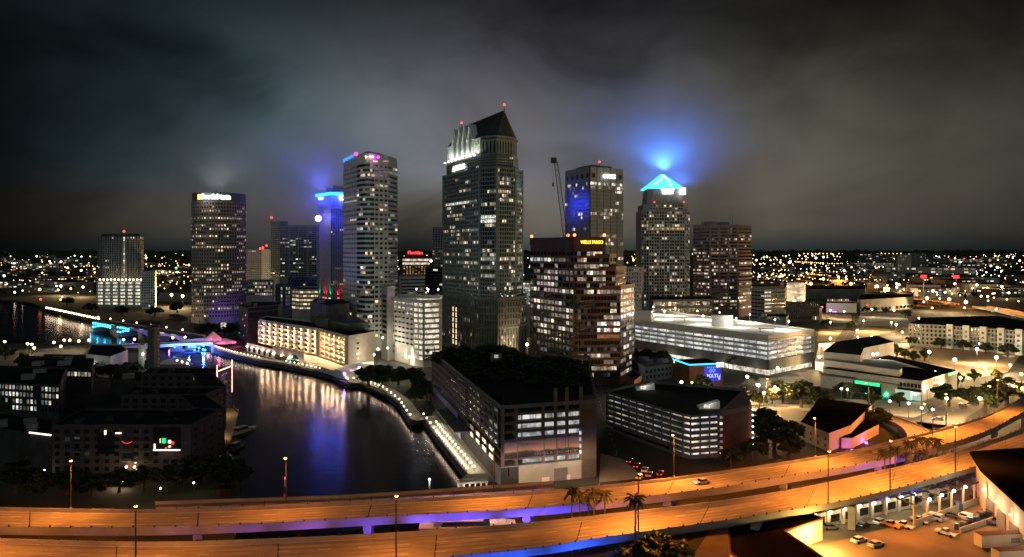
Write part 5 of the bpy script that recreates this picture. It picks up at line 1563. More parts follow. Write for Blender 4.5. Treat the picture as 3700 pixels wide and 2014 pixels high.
em('lobby_glow', (0.65, 1.0, 0.8), 0.5)
green_lit_building()

# right-hand apartments
def right_apartments():
    A, B, C = V2(3283, 590), V2(3420, 575), V2(3700, 535)
    P = [A, B, C, V2(3720, 600), V2(3600, 660), V2(3330, 640)]
    z = 20.5
    b = Bld('apartment_block', 'long grey apartment block with stacked balconies on the far right', 'building', centre(P))
    b.wall.prism(P, LAND, z-.6, 0, 1)
    b.facade(A, B, LAND+1.5, z-.8, 5, 9, ww=.5, wh=.55, pr=.3, lit=LF(230, .04, 0, WARM))
    b.facade(B, C, LAND+1.5, z-.8, 5, 22, ww=.5, wh=.55, pr=.3, lit=LF(231, .04, 0, WARM))
    d = Vector(C)-Vector(B); rz = math.atan2(d.y, d.x); n = Vector((d.y, -d.x)).normalized()
    for k in range(9):
        q = lerp(B, C, (k+.5)/9)
        if k % 2 == 0:
            mb = MB(); mb.box((q[0]+n.x*.9, q[1]+n.y*.9, (LAND+z)/2), (4.5, 1.8, z-LAND+.8), rz); b.part('bay', mb, 'panel_white')
            for r in range(4): b.window((q[0]+n.x*1.82, q[1]+n.y*1.82, LAND+3+r*3.6), rz, 1.8, 1.7, 'lit_dim')
        else:
            for r in range(1, 5):
                mb = MB(); mb.box((q[0]+n.x*.8, q[1]+n.y*.8, LAND+.5+r*3.5), (4.2, 1.6, .25), rz); b.part('balcony', mb, 'panel_white')
    b.finish(['panel_grey', 'roof_dark'])
right_apartments()

# beige villa near the ramp
def villa():
    A, B, C = V2(2893, 297), V2(2996, 279), V2(3075, 292)
    P = [A, B, C, V2(3150, 330), V2(2960, 345)]
    b = Bld('villa', 'cream flat roofed building with violet floor light by the expressway ramp', 'building', centre(P))
    z = 9.4
    b.wall.prism(P, LAND, z, 0, 1)
    b.facade(A, B, LAND+.6, z-1.5, 2, 4, ww=.18, wh=.45, pr=.12, lit=None, pier=False, band=False)
    b.wall.prism([V2(3040, 284), V2(3080, 284), V2(3175, 306), V2(3150, 330), V2(3060, 312)], LAND, 6.4, 0, 1)
    mb = MB(); mb.wall(lerp(A, C, .3), C, z-.2, z+.3, 0, .5); b.part('eave', mb, 'roof_brown')
    for x, Y in ((3080, 280), (3130, 291)):
        q = XY(x, Y); mb = MB(); mb.box((q.x, q.y, LAND+.3), (1, .4, .5)); b.part('violet_floodlight', mb, 'bulb_violet')
        lamp(b.root, Vector((q.x, q.y, LAND+.8))-b.root.location, (.5, .1, 1), 500, .2)
    b.finish(['cream_paint', 'roof_black'])
villa()
# ---------------------------------------------------------------- expressway
def crom(P, n):
    """resample a polyline of vectors with a Catmull-Rom curve to n even stations"""
    P = [Vector(p) for p in P]; dense = []
    for i in range(len(P)-1):
        p0, p1, p2, p3 = P[max(i-1, 0)], P[i], P[i+1], P[min(i+2, len(P)-1)]
        for k in range(12):
            t = k/12
            dense.append(.5*((2*p1)+(p2-p0)*t+(2*p0-5*p1+4*p2-p3)*t*t+(3*p1-p0-3*p2+p3)*t**3))
    dense.append(P[-1])
    cum = [0.0]
    for a, b in zip(dense, dense[1:]): cum.append(cum[-1]+(b-a).length)
    out = []; j = 0
    for k in range(n):
        s = cum[-1]*k/(n-1)
        while j < len(cum)-2 and cum[j+1] < s: j += 1
        f = (s-cum[j])/max(1e-6, cum[j+1]-cum[j]); out.append(dense[j].lerp(dense[j+1], min(1, f)))
    return out
def pxline(pts, z): return [G(x, y, z) for x, y in pts]

def viaduct(name, label, fe, ne, n, piers, joints, road='deck_concrete', depth=1.5, par=.9, lanes=3, gin=.03):
    """fe / ne: parapet-top lines (far / near edge) as world points"""
    Fp, Np = crom(fe, n), crom(ne, n)
    t = thing(name, label, 'road bridge', (0, Np[n//2].y, 0))
    def ribbon(nm, a, b, za0, za1, mat):
        """closed strip between offsets a,b (0 = far edge, 1 = near edge) from z below parapet top"""
        mb = MB(); L = []
        for p, q in zip(Fp, Np):
            u = p.lerp(q, a); v = p.lerp(q, b); L.append((u, v))
        for (u0, v0), (u1, v1) in zip(L, L[1:]):
            A0, A1 = u0+Vector((0, 0, za1)), u1+Vector((0, 0, za1)); B0, B1 = v0+Vector((0, 0, za1)), v1+Vector((0, 0, za1))
            C0, C1 = u0+Vector((0, 0, za0)), u1+Vector((0, 0, za0)); D0, D1 = v0+Vector((0, 0, za0)), v1+Vector((0, 0, za0))
            mb.quad(B0, B1, A1, A0); mb.quad(C0, C1, D1, D0); mb.quad(A0, A1, C1, C0); mb.quad(D0, D1, B1, B0)
        return mb.build(nm, mat, t)
    w = (Fp[n//3]-Np[n//3]).length
    e = .45/w
    d = ribbon('deck', e*.9, 1-e*.9, -par-.55, -par, road)
    ribbon('parapet', 0, e, -par-.6, 0, 'deck_concrete')
    ribbon('parapet', 1-e, 1, -par-.6, 0, 'deck_concrete')
    ribbon('girder', gin, gin+.04, -par-.6-depth, -par-.56, 'deck_concrete')
    ribbon('girder', .96-gin, 1-gin, -par-.6-depth, -par-.56, 'deck_concrete')
    ribbon('girder', .45, .55, -par-.6-depth, -par-.56, 'deck_concrete')
    # painted lines and dark tyre lanes lie on the deck
    for f in [e*1.7, 1-e*1.7]+[(k+1)/lanes for k in range(lanes-1)]:
        if f in (e*1.7, 1-e*1.7):
            o = ribbon('edge_line', f-.009, f+.009, -par-.02, -par+.012, 'road_paint')
        else:
            mk = MB()
            for k in range(0, n-1, 2):
                p0, p1 = Fp[k].lerp(Np[k], f), Fp[k+1].lerp(Np[k+1], f); p1 = p0.lerp(p1, .6)
                s = (Np[k]-Fp[k]).normalized()*.17; z = Vector((0, 0, -par+.012))
                mk.quad(p0+s+z, p1+s+z, p1-s+z, p0-s+z)
            o = mk.build('lane_marking', 'road_paint', t); o['kind'] = 'stuff'
    for k in range(lanes):
        for s_ in (.28, .72):
            f = e*2+(1-e*4)*(k+s_)/lanes; ribbon('tyre_track', f-.022, f+.022, -par-.02, -par+.005, 'deck_worn')
    for k in joints:
        p0, p1 = Fp[k].lerp(Np[k], e), Fp[k].lerp(Np[k], 1-e); s = (Fp[k+1]-Fp[k]).normalized()*.14; z = Vector((0, 0, -par+.010))
        mb = MB(); mb.quad(p1+s+z, p0+s+z, p0-s+z, p1-s+z); mb.build('expansion_joint', 'joint_dark', t)
    for k in piers:
        a, b = Fp[k], Np[k]; m = a.lerp(b, .5); rz = math.atan2(b.y-a.y, b.x-a.x); L = (a-b).length
        top = m.z-par-.6-depth
        mb = MB(); mb.box((m.x, m.y, top-.8), (L*.84, 2.0, 1.5), rz); mb.build('pier_cap', 'deck_concrete', t)
        for f in (.22, .78):
            q = a.lerp(b, f); mb = MB(); mb.box((q.x, q.y, (top-1.5-3)/2), (2.0, 1.8, top-1.6+3), rz); mb.build('pier', 'deck_concrete', t)
    for k in range(1, n-1):
        if par < .85 or fe[0].y > 600: break
        for q_, o_ in ((Fp[k], -.04), (Np[k], .04)):
            v_ = (Np[k]-Fp[k]).normalized(); mb = MB(); mb.box((q_.x+v_.x*o_, q_.y+v_.y*o_, q_.z+.12), (.3, .3, .4), .2); mb.build('parapet_post', 'steel_dark', t)
    return t, Fp, Np
ZT = 12.0
fe = pxline(((-260, 1828), (0, 1832), (500, 1840), (900, 1830), (1400, 1806), (1900, 1777), (2300, 1740), (2700, 1688), (3006, 1640), (3204, 1597), (3445, 1537), (3576, 1495), (3700, 1433), (3810, 1375)), ZT)
ne = pxline(((-260, 1898), (0, 1902), (500, 1905), (900, 1893), (1400, 1866), (1900, 1838), (2188, 1811), (2576, 1764), (2800, 1729), (3182, 1663), (3445, 1597), (3576, 1552), (3700, 1488), (3830, 1420)), ZT)
FD, FDf, FDn = viaduct('expressway_viaduct', 'farther of two orange lit expressway viaducts, carrying one car', fe, ne, 90, (3, 13, 21, 29, 37, 45, 53, 61, 69, 77, 85), range(5, 88, 8), depth=.6, gin=.015)
fe = pxline(((-260, 1938), (0, 1945), (500, 1957), (900, 1949), (1400, 1925), (1900, 1889), (2190, 1857), (2576, 1812), (2800, 1778), (2963, 1748), (3269, 1680), (3445, 1634), (3576, 1590), (3700, 1545), (3850, 1480)), ZT)
ne = pxline(((-260, 2052), (0, 2060), (500, 2072), (900, 2062), (1400, 2030), (1900, 1985), (2190, 1940), (2576, 1886), (2700, 1868), (2985, 1820), (3225, 1768), (3445, 1708), (3545, 1678), (3700, 1625), (3880, 1550)), ZT)
ND, NDf, NDn = viaduct('expressway_viaduct', 'nearer of two orange lit expressway viaducts along the bottom edge', fe, ne, 90, (4, 14, 22, 30, 38, 46, 54, 62, 70, 78, 86), range(2, 88, 8), depth=1.1, gin=.14)

# off-ramp curling behind the expressway on the right
rc = [G(x, y, z) for x, y, z in ((2640, 1472, 3.2), (2850, 1468, 3.6), (3020, 1474, 4.2), (3150, 1492, 5.2), (3255, 1522, 6.6), (3312, 1556, 8.2), (3322, 1592, 9.8), (3270, 1622, 11.2), (3190, 1640, 11.95))]
cl = crom(rc, 40); ef = []; en = []
for k, p in enumerate(cl):
    d = (cl[min(k+1, 39)]-cl[max(k-1, 0)]); n = Vector((d.y, -d.x, 0)).normalized(); ef.append(p-n*4.2); en.append(p+n*4.2)
RD, RDf, RDn = viaduct('expressway_ramp', 'curved orange lit ramp joining the farther viaduct on the right', ef, en, 40, (22, 28, 33), (6, 14, 22, 30), depth=.5, par=.7, lanes=2)

# grey low bridge right behind the expressway, unlit
fe = [G(x, y, 6.5) for x, y in ((560, 1812), (900, 1800), (1300, 1785), (1800, 1752), (2000, 1738))]
ne = [G(x, y, 6.5) for x, y in ((560, 1836), (900, 1826), (1300, 1808), (1800, 1778), (2000, 1764))]
viaduct('low_bridge', 'unlit grey low road bridge just behind the farther viaduct', fe, ne, 24, (3, 8, 13, 18), (6, 12, 18), road='asphalt_worn', depth=1.0, par=.8, lanes=2)

# tall sodium lamps of the expressway
def cobra(arm=2.6, h=12.6):
    t = thing('expressway_lamp', 'x', 'street lamp', (0, 0, 0), 'expressway lamps')
    mb = MB(); mb.tube([(0, 0, 0), (0, 0, h*.6), (0, 0, h-.6), (.15, 0, h-.15)], .17, 7, 0, .09); mb.build('pole', 'steel_dark', t)
    mb = MB(); mb.tube([(.1, 0, h-.25), (arm*.5, 0, h+.15), (arm, 0, h+.2)], .07, 5); mb.build('arm', 'steel_dark', t)
    mb = MB(); mb.frustum([(arm-.5, -.22), (arm+.5, -.16), (arm+.5, .16), (arm-.5, .22)], [(arm-.3, -.12), (arm+.3, -.1), (arm+.3, .1), (arm-.3, .12)], h+.1, h+.34); mb.build('lamp_head', 'steel_grey', t); hd = t.children[-1]
    mb = MB(); mb.ball((arm, 0, h+.02), .36, 8, 5, 0, .6); mb.build('bulb', 'bulb_orange', hd)
    mb = MB(); mb.box((0, 0, .2), (.5, .5, .4)); mb.build('base_plate', 'concrete', t)
    return t, h, arm
cob, cobh, coba = cobra()
ORANGE = (1.0, .27, .03)
def at_x(edge, x):
    best = min(range(len(edge)-1), key=lambda k: abs(CX+FX*edge[k].x/edge[k].y-x)); return best
rows = []
for x in (-160, 268, 640, 1005, 1390, 1773, 2110, 2438, 2700, 2942, 3180, 3420, 3610): rows.append(('far', x))
for x in (-200, 130, 480, 940, 1424, 1860, 2293, 2640, 2985, 3230, 3450): rows.append(('near', x))
shown_far = [268, 1005, 1773, 2438, 2942, 3420, 3610]; cnt = {'far': 0, 'near': 0}
first = True
for side, x in rows:
    E = FDf if side == 'far' else NDn; O = FDn if side == 'far' else NDf
    k = at_x(E, x); p = E[k]; inw = (O[k]-E[k]).normalized()
    if side == 'far' and x not in shown_far and x > 0: continue
    if side == 'near' and x in (130, 940, 1860, 2640): continue
    p = p+inw*.22
    rz = math.atan2(inw.y, inw.x)
    lab = '%s tall orange sodium lamp from the left on the %s viaduct' % (nth(cnt[side]), 'farther' if side == 'far' else 'nearer'); cnt[side] += 1
    loc = (p.x, p.y, ZT)
    if first: cob.location = loc; cob.rotation_euler = (0, 0, rz); o = cob; o['label'] = lab; first = False
    else: o = copy_tree(cob, loc, rz, lab)
    wgt = 1.1 if x < 300 else (.75 if x < 600 else (.22 if x < 1500 else (1.2 if x < 2000 else 3.6)))
    lamp(o, (coba+.1, 0, cobh-.6), ORANGE, DECK_W*wgt, .4, 158, (0.15, 0, -1), .5)

for i, k in enumerate((4, 14, 23, 30)):
    p = RDf[k]; inw = (RDn[k]-RDf[k]).normalized(); p = p+inw*.2
    o = copy_tree(cob, (p.x, p.y, p.z), math.atan2(inw.y, inw.x), '%s tall orange sodium lamp along the curved ramp, from its far end' % nth(i)); lamp(o, (coba+.1, 0, cobh-.6), ORANGE, DECK_W*1.2, .4, 158, (0.15, 0, -1), .5)
for i, x in enumerate((3170, 3290)):
    p = FDn[at_x(FDn, x)]; q = NDf[at_x(NDf, x)]; m = p.lerp(q, .5); t = thing('ground_lamp', '%s blue ground lamp in the gap right of the palms' % nth(i), 'lamp', (m.x, m.y, LAND))
    mb = MB(); mb.cyl((0, 0), 0, 3, .1, .1, 5); mb.build('post', 'steel_dark', t, True); mb = MB(); mb.ball((0, 0, 3.2), .3, 6, 4); mb.build('globe', 'bulb_blue', t, True); lamp(t, (0, -.8, 3.6), (.06, .03, 1), 2600, .3)
# blue and violet floodlights under the decks
def flood(p, aim, c, mat, power, label, spot=110):
    t = thing('deck_floodlight', label, 'floodlight', p, 'coloured floodlights under the expressway')
    mb = MB(); mb.box((0, 0, 0), (.7, .5, .45)); mb.build('housing', 'steel_dark', t, True)
    mb = MB(); mb.box((0, 0, .3), (.6, .42, .14)); mb.build('lens', mat, t, True)
    mb = MB(); mb.cyl((0, 0), -3.2, -.2, .1, .1, 5); mb.build('post', 'steel_dark', t, True)
    lamp(t, Vector(aim).normalized()*.9+Vector((0, 0, .2)), c, power, .3, spot, aim)
for i, x in enumerate((330, 640, 900, 1120, 1340, 1540, 1720, 1900, 2030)):
    k = at_x(FDn, x); p = FDn[k]; q = NDf[at_x(NDf, x)]
    c = (.35, .10, 1.0) if i < 4 else (.13, .07, 1.0)
    pw = (60, 250, 900, 2000, 3600, 5600, 6500, 7000, 5600)[i]
    m = p.lerp(q, .55)
    flood((m.x, m.y, 5.0), (p.x-m.x, p.y-m.y+.3, 5.0), c, 'bulb_violet' if i < 4 else 'bulb_blue', pw*1.5, '%s violet blue floodlight from the left between the viaducts' % nth(i), 105)
for i, x in enumerate((1600, 1760, 1920, 2060, 2160)):
    k = at_x(NDn, x); p = NDn[k]
    flood((p.x-.6, p.y-4.6, 5.6), (.2, 3.9, 3.8), (.02, .08, 1.0), 'bulb_blue', 7000, '%s blue floodlight from the left below the nearer viaduct' % nth(i), 130)

# ---------------------------------------------------------------- river bridges
def river_bridge(name, label, p0, p1, width, spans, lightmat, par=1.0, arch=3.0):
    """arched concrete bridge between two world points (deck level)"""
    a, b = Vector(p0), Vector(p1); d = b-a; L = d.length; d.normalize(); n = Vector((d.y, -d.x, 0)).normalized()
    t = thing(name, label, 'bridge', tuple(a.lerp(b, .5).xy)+(0,))
    def P(s, o, z): q = a+d*s+n*o; return (q.x, q.y, z)
    zd = a.z
    mb = MB(); mb.quad(P(0, width, zd), P(L, width, zd), P(L, 0, zd), P(0, 0, zd)); mb.quad(P(0, 0, zd-.8), P(L, 0, zd-.8), P(L, width, zd-.8), P(0, width, zd-.8)); mb.build('deck', 'asphalt_worn', t)
    # the near side is at +n (towards the camera); side walls follow the arches
    for o in (width, 0):
        mb = MB(); k = 16*spans
        for i in range(k):
            s0, s1 = L*i/k, L*(i+1)/k
            def zz(s):
                u = (s/(L/spans)) % 1.0; return zd-.9-arch*(1-4*u*(1-u))**1.0*1.0 if 0 < s < L else zd-.9-arch
            mb.quad(P(s0, o, zz(s0)), P(s1, o, zz(s1)), P(s1, o, zd+par), P(s0, o, zd+par)); mb.quad(P(s1, o-.4, zz(s1)), P(s0, o-.4, zz(s0)), P(s0, o-.4, zd+par), P(s1, o-.4, zd+par))
            mb.quad(P(s0, o, zd+par), P(s1, o, zd+par), P(s1, o-.4, zd+par), P(s0, o-.4, zd+par))
        mb.build('side_wall', 'concrete_pale', t)
    for i in range(spans+1):
        q = a+d*(L*i/spans)+n*(width/2); mb = MB(); mb.box((q.x, q.y, (zd-3)/2), (2.4, width*.96, zd+1), math.atan2(d.y, d.x)); mb.build('pier', 'concrete', t)
    return t, P, L, zd
# far bridge with cyan bead lights
a = G(398, 1162, 8.5); c = G(742, 1216, 8.5)
RB, RP, RL, RZ = river_bridge('arched_bridge', 'arched river bridge outlined with cyan bead lights and violet glow', a, c, 16, 3, None, 1.0, 4.2)
cyan = MB(); cyan.ball((0, 0, 0), .75, 7, 5); cyan_me = cyan.mesh('bead', 'bulb_cyan')
for row in range(2):
    for k in range(20):
        if 8 <= k <= 9 or k > 14: continue
        s = RL*(.02+.03*k); u = (s/(RL/3)) % 1; zb = RZ-(.2 if row == 0 else .9+4.2*(1-4*u*(1-u))*.8+.6)
        q = RP(s, 16.5, max(1.2, zb)); put('bead_light', cyan_me, RB, Vector(q)-RB.location)
        if k % 3 == 0: lamp(RB, Vector(RP(s, 19, max(1.2, zb)))-RB.location, (.03, .5, 1), 500, .4)
for k in range(4):
    q = RP(RL*(.56+.12*k), 22, 3); lamp(RB, Vector(q)-RB.location, (.22, .08, 1), 2500, .5)
for k in range(7):
    q = RP(RL*(.06+.15*k), 14.8, RZ+6); mb = MB(); mb.cyl(q, RZ, RZ+6, .14, .1, 5); mb.build('lamp_post', 'steel_dark', RB)
    beacon(RB, q, 'bulb_warm', .65, 'lamp_globe'); lamp(RB, Vector(q)-RB.location, (1, .72, .42), 1500, .3)
for k in range(9):
    q = RP(RL*(.05+.105*k), 16.2, RZ+1.2); mb = MB(); mb.box(q, (8, .3, .4), math.atan2(RP(1, 0, 0)[1]-RP(0, 0, 0)[1], RP(1, 0, 0)[0]-RP(0, 0, 0)[0])); mb.build('lit_rail', 'lit_warm', RB)
# near bridge, dark, with globe lamps
a = G(330, 1252, 7.0); c = G(770, 1234, 7.0)
NB, NP, NL, NZ = river_bridge('flat_bridge', 'dark flat river bridge with single pier in front of the cyan beaded bridge', a, c, 13, 2, None, .9, 1.2)
for x, y in ((449, 1223), (487, 1235), (622, 1215), (667, 1227)):
    s = NL*(x-330)/440; q = NP(s, 12.2, NZ+5.2); mb = MB(); mb.cyl(q, NZ, NZ+5, .14, .1, 5); mb.build('lamp_post', 'steel_dark', NB)
    beacon(NB, q, 'bulb_warm', .8, 'lamp_globe'); lamp(NB, Vector((q[0], q[1]-.5, q[2]+.8))-NB.location, (1, .75, .48), 1800, .3)
for s in (.68, .8, .92):
    lamp(NB, Vector(NP(NL*s, 20, 3.5))-NB.location, (.05, .14, 1), 26000, .5)
    beacon(NB, NP(NL*s, 13.3, 5.2), 'bulb_blue', .5, 'blue_lamp')
p = G(645, 1268, 0); mb = MB(); mb.cyl((p.x, p.y), -2, 1.4, 5.5, 5.5, 12); mb.cyl((p.x, p.y), 1.4, NZ-.8, 2.6, 2.6, 12); mb.build('round_pier', 'concrete_pale', NB)
strip('approach_road', [G(330, 1250).xy+Vector((0, 6)), G(180, 1262).xy, G(0, 1276).xy, G(-200, 1290).xy], 14, 'asphalt_worn', LAND+.1)

# ---------------------------------------------------------------- riverwalk on the city side
walk_px = ((1692, 1716), (1632, 1641), (1576, 1572), (1527, 1505), (1481, 1512), (1474, 1504), (1442, 1454), (1385, 1410), (1317, 1385), (1285, 1376), (1258, 1381), (1231, 1359), (1196, 1349), (1121, 1333), (1028, 1313), (935, 1299), (857, 1283), (800, 1267), (770, 1256), (740, 1246))
W = [G(x, y, LAND+.4) for x, y in walk_px]
mbw = MB(); mbr = MB()
for k in range(len(W)-1):
    p, q = W[k], W[k+1]; d = (q-p).normalized(); n = Vector((-d.y, d.x, 0))
    if n.x < 0: n = -n
    mbw.quad(p, p+n*6, q+n*6, q)
t = mbw.build('riverwalk', 'concrete_pale'); t['kind'] = 'structure'
for k in range(len(W)-1):
    p, q = W[k], W[k+1]; mb = MB(); mb.wall((q.x, q.y), (p.x, p.y), -1.0, LAND+.45, -.3, .25); mb.build('seawall', 'concrete_dark', t)
    mb = MB(); mb.tube([p+Vector((0, 0, 1.1)), q+Vector((0, 0, 1.1))], .05, 5); mb.build('handrail', 'steel_grey', t)
def bollard_lamp():
    t = thing('riverwalk_lamp', 'x', 'lamp', (0, 0, 0), 'lamps along the riverwalk')
    mb = MB(); mb.cyl((0, 0), 0, 1.5, .12, .1, 6); mb.build('post', 'steel_dark', t, True)
    mb = MB(); mb.ball((0, 0, 1.75), .36, 7, 5); mb.build('globe', 'bulb_warm', t, True)
    return t
bl = bollard_lamp(); first = True
cum = [0]
for a, b_ in zip(W, W[1:]): cum.append(cum[-1]+(b_-a).length)
def along(s):
    for k in range(len(W)-1):
        if cum[k+1] >= s: return W[k].lerp(W[k+1], (s-cum[k])/(cum[k+1]-cum[k]))
    return W[-1]
s = 2.0; i = 0
while s < cum[-1]:
    p = along(s); step = 3.4 if p.y < 300 else (9.0 if 308 < p.y < 398 else 5.2)
    x = CX+FX*p.x/p.y
    if not (940 < x < 1020):
        lab = '%s small globe lamp of the riverwalk, counted from the expressway end' % nth(i)
        if first: bl.location = p; o = bl; o['label'] = lab; first = False
        else: o = copy_tree(bl, p, 0, lab)
        if i % 2 == 0: lamp(o, (.8, .6, 2.3), (1, .80, .52), 150 if p.y > 300 else 110, .25)
        i += 1
    s += step
# second row under the boardwalk hedge
for k in range(15):
    p = along(3+4.9*k)+Vector((2.6, .8, 0))
    o = copy_tree(bl, p, 0, '%s globe lamp of the inner boardwalk row, counted from the expressway' % nth(k)); lamp(o, (.3, .3, 2.0), (1, .86, .6), 70, .2)
# blue lamps at the water line
for k, (x, y) in enumerate(((690, 1251), (706, 1254), (720, 1258), (734, 1263), (742, 1265), (805, 1277), (818, 1280), (952, 1311), (1178, 1352), (1204, 1360), (1228, 1370))):
    p = G(x, y, 1.2); t = thing('waterline_lamp', '%s blue waterline lamp from the left along the seawall' % nth(k), 'lamp', (p.x, p.y-.3, 1.2), 'blue lamps at the water line')
    mb = MB(); mb.ball((0, 0, 0), .75, 7, 5); mb.build('globe', 'bulb_blue', t, True); mb = MB(); mb.box((0, .5, 0), (.3, .8, .3)); mb.build('bracket', 'steel_dark', t, True)
    lamp(t, (0, -1.2, .2), (.05, .4, 1), 900, .3)
# violet terrace corner and pink canopy
def cone_tent(label, p, r, h, mat, c, pw):
    t = thing('tent_canopy', label, 'canopy', (p.x, p.y, LAND))
    mb = MB(); n = 10
    for k in range(n):
        a0, a1 = 2*math.pi*k/n, 2*math.pi*(k+1)/n
        mb.tri((r*math.cos(a0), r*math.sin(a0), 3), (r*math.cos(a1), r*math.sin(a1), 3), (0, 0, h))
        mb.quad((r*math.cos(a0), r*math.sin(a0), 2.2), (r*math.cos(a1), r*math.sin(a1), 2.2), (r*math.cos(a1), r*math.sin(a1), 3), (r*math.cos(a0), r*math.sin(a0), 3))
    mb.build('fabric', mat, t, True)
    for k in range(0, n, 2):
        a0 = 2*math.pi*k/n; mb = MB(); mb.cyl((r*.9*math.cos(a0), r*.9*math.sin(a0)), 0, 3.1, .12, .12, 5); mb.build('pole', 'steel_grey', t, True)
    lamp(t, (0, -r-2, 4.5), c, pw, .5); lamp(t, (r+1, -r*.5, 4), c, pw, .5)
cone_tent('pink lit pointed canopy on the riverwalk right of the flat bridge', G(770, 1243), 8, 10, 'canvas', (1, .12, .3), 2600)
cone_tent('magenta lit tent canopy beside the pink pointed canopy', G(812, 1250), 9, 6, 'canvas', (1, .06, .4), 2600)
p = G(1240, 1372, LAND)
t = thing('violet_bollards', 'pair of violet lamps on the riverside corner below the hotel end wall', 'lamp', (p.x, p.y, LAND))
for dx in (0, 2.2):
    mb = MB(); mb.cyl((dx, 1), 0, 3.0, .15, .12, 6); mb.build('post', 'steel_dark', t, True); mb = MB(); mb.ball((dx, 1, 3.3), .55, 7, 5); mb.build('globe', 'bulb_violet', t, True)
lamp(t, (1, -1, 3.4), (.45, .15, 1), 3500, .3); lamp(t, (4, 4, 4.5), (.4, .15, 1), 3500, .3)
# white end pier
def end_pier():
    p = G(1708, 1730, LAND); t = thing('pier_platform', 'white columned pier platform at the end of the riverwalk', 'pier', (p.x, p.y, 0))
    P4 = [G(1652, 1745, 4.0), G(1764, 1738, 4.0), G(1762, 1712, 4.0), G(1690, 1712, 4.0)]
    mb = MB(); mb.prism([(q.x, q.y) for q in P4], 3.4, 4.0); mb.build('roof_slab', 'concrete', t)
    for k in range(6):
        q = P4[0].lerp(P4[1], (k+.2)/5.5); mb = MB(); mb.box((q.x, q.y+.4, 1.2), (.5, .5, 4.6)); mb.build('column', 'white_paint', t)
    mb = MB(); mb.tube([P4[0]+Vector((0, 0, 1)), P4[1]+Vector((0, 0, 1))], .07, 5); mb.build('railing', 'steel_grey', t)
    lamp(t, Vector((P4[0].x+4, P4[0].y-2.5, 2.6))-t.location, (1, .95, .8), 500, .3)
end_pier()
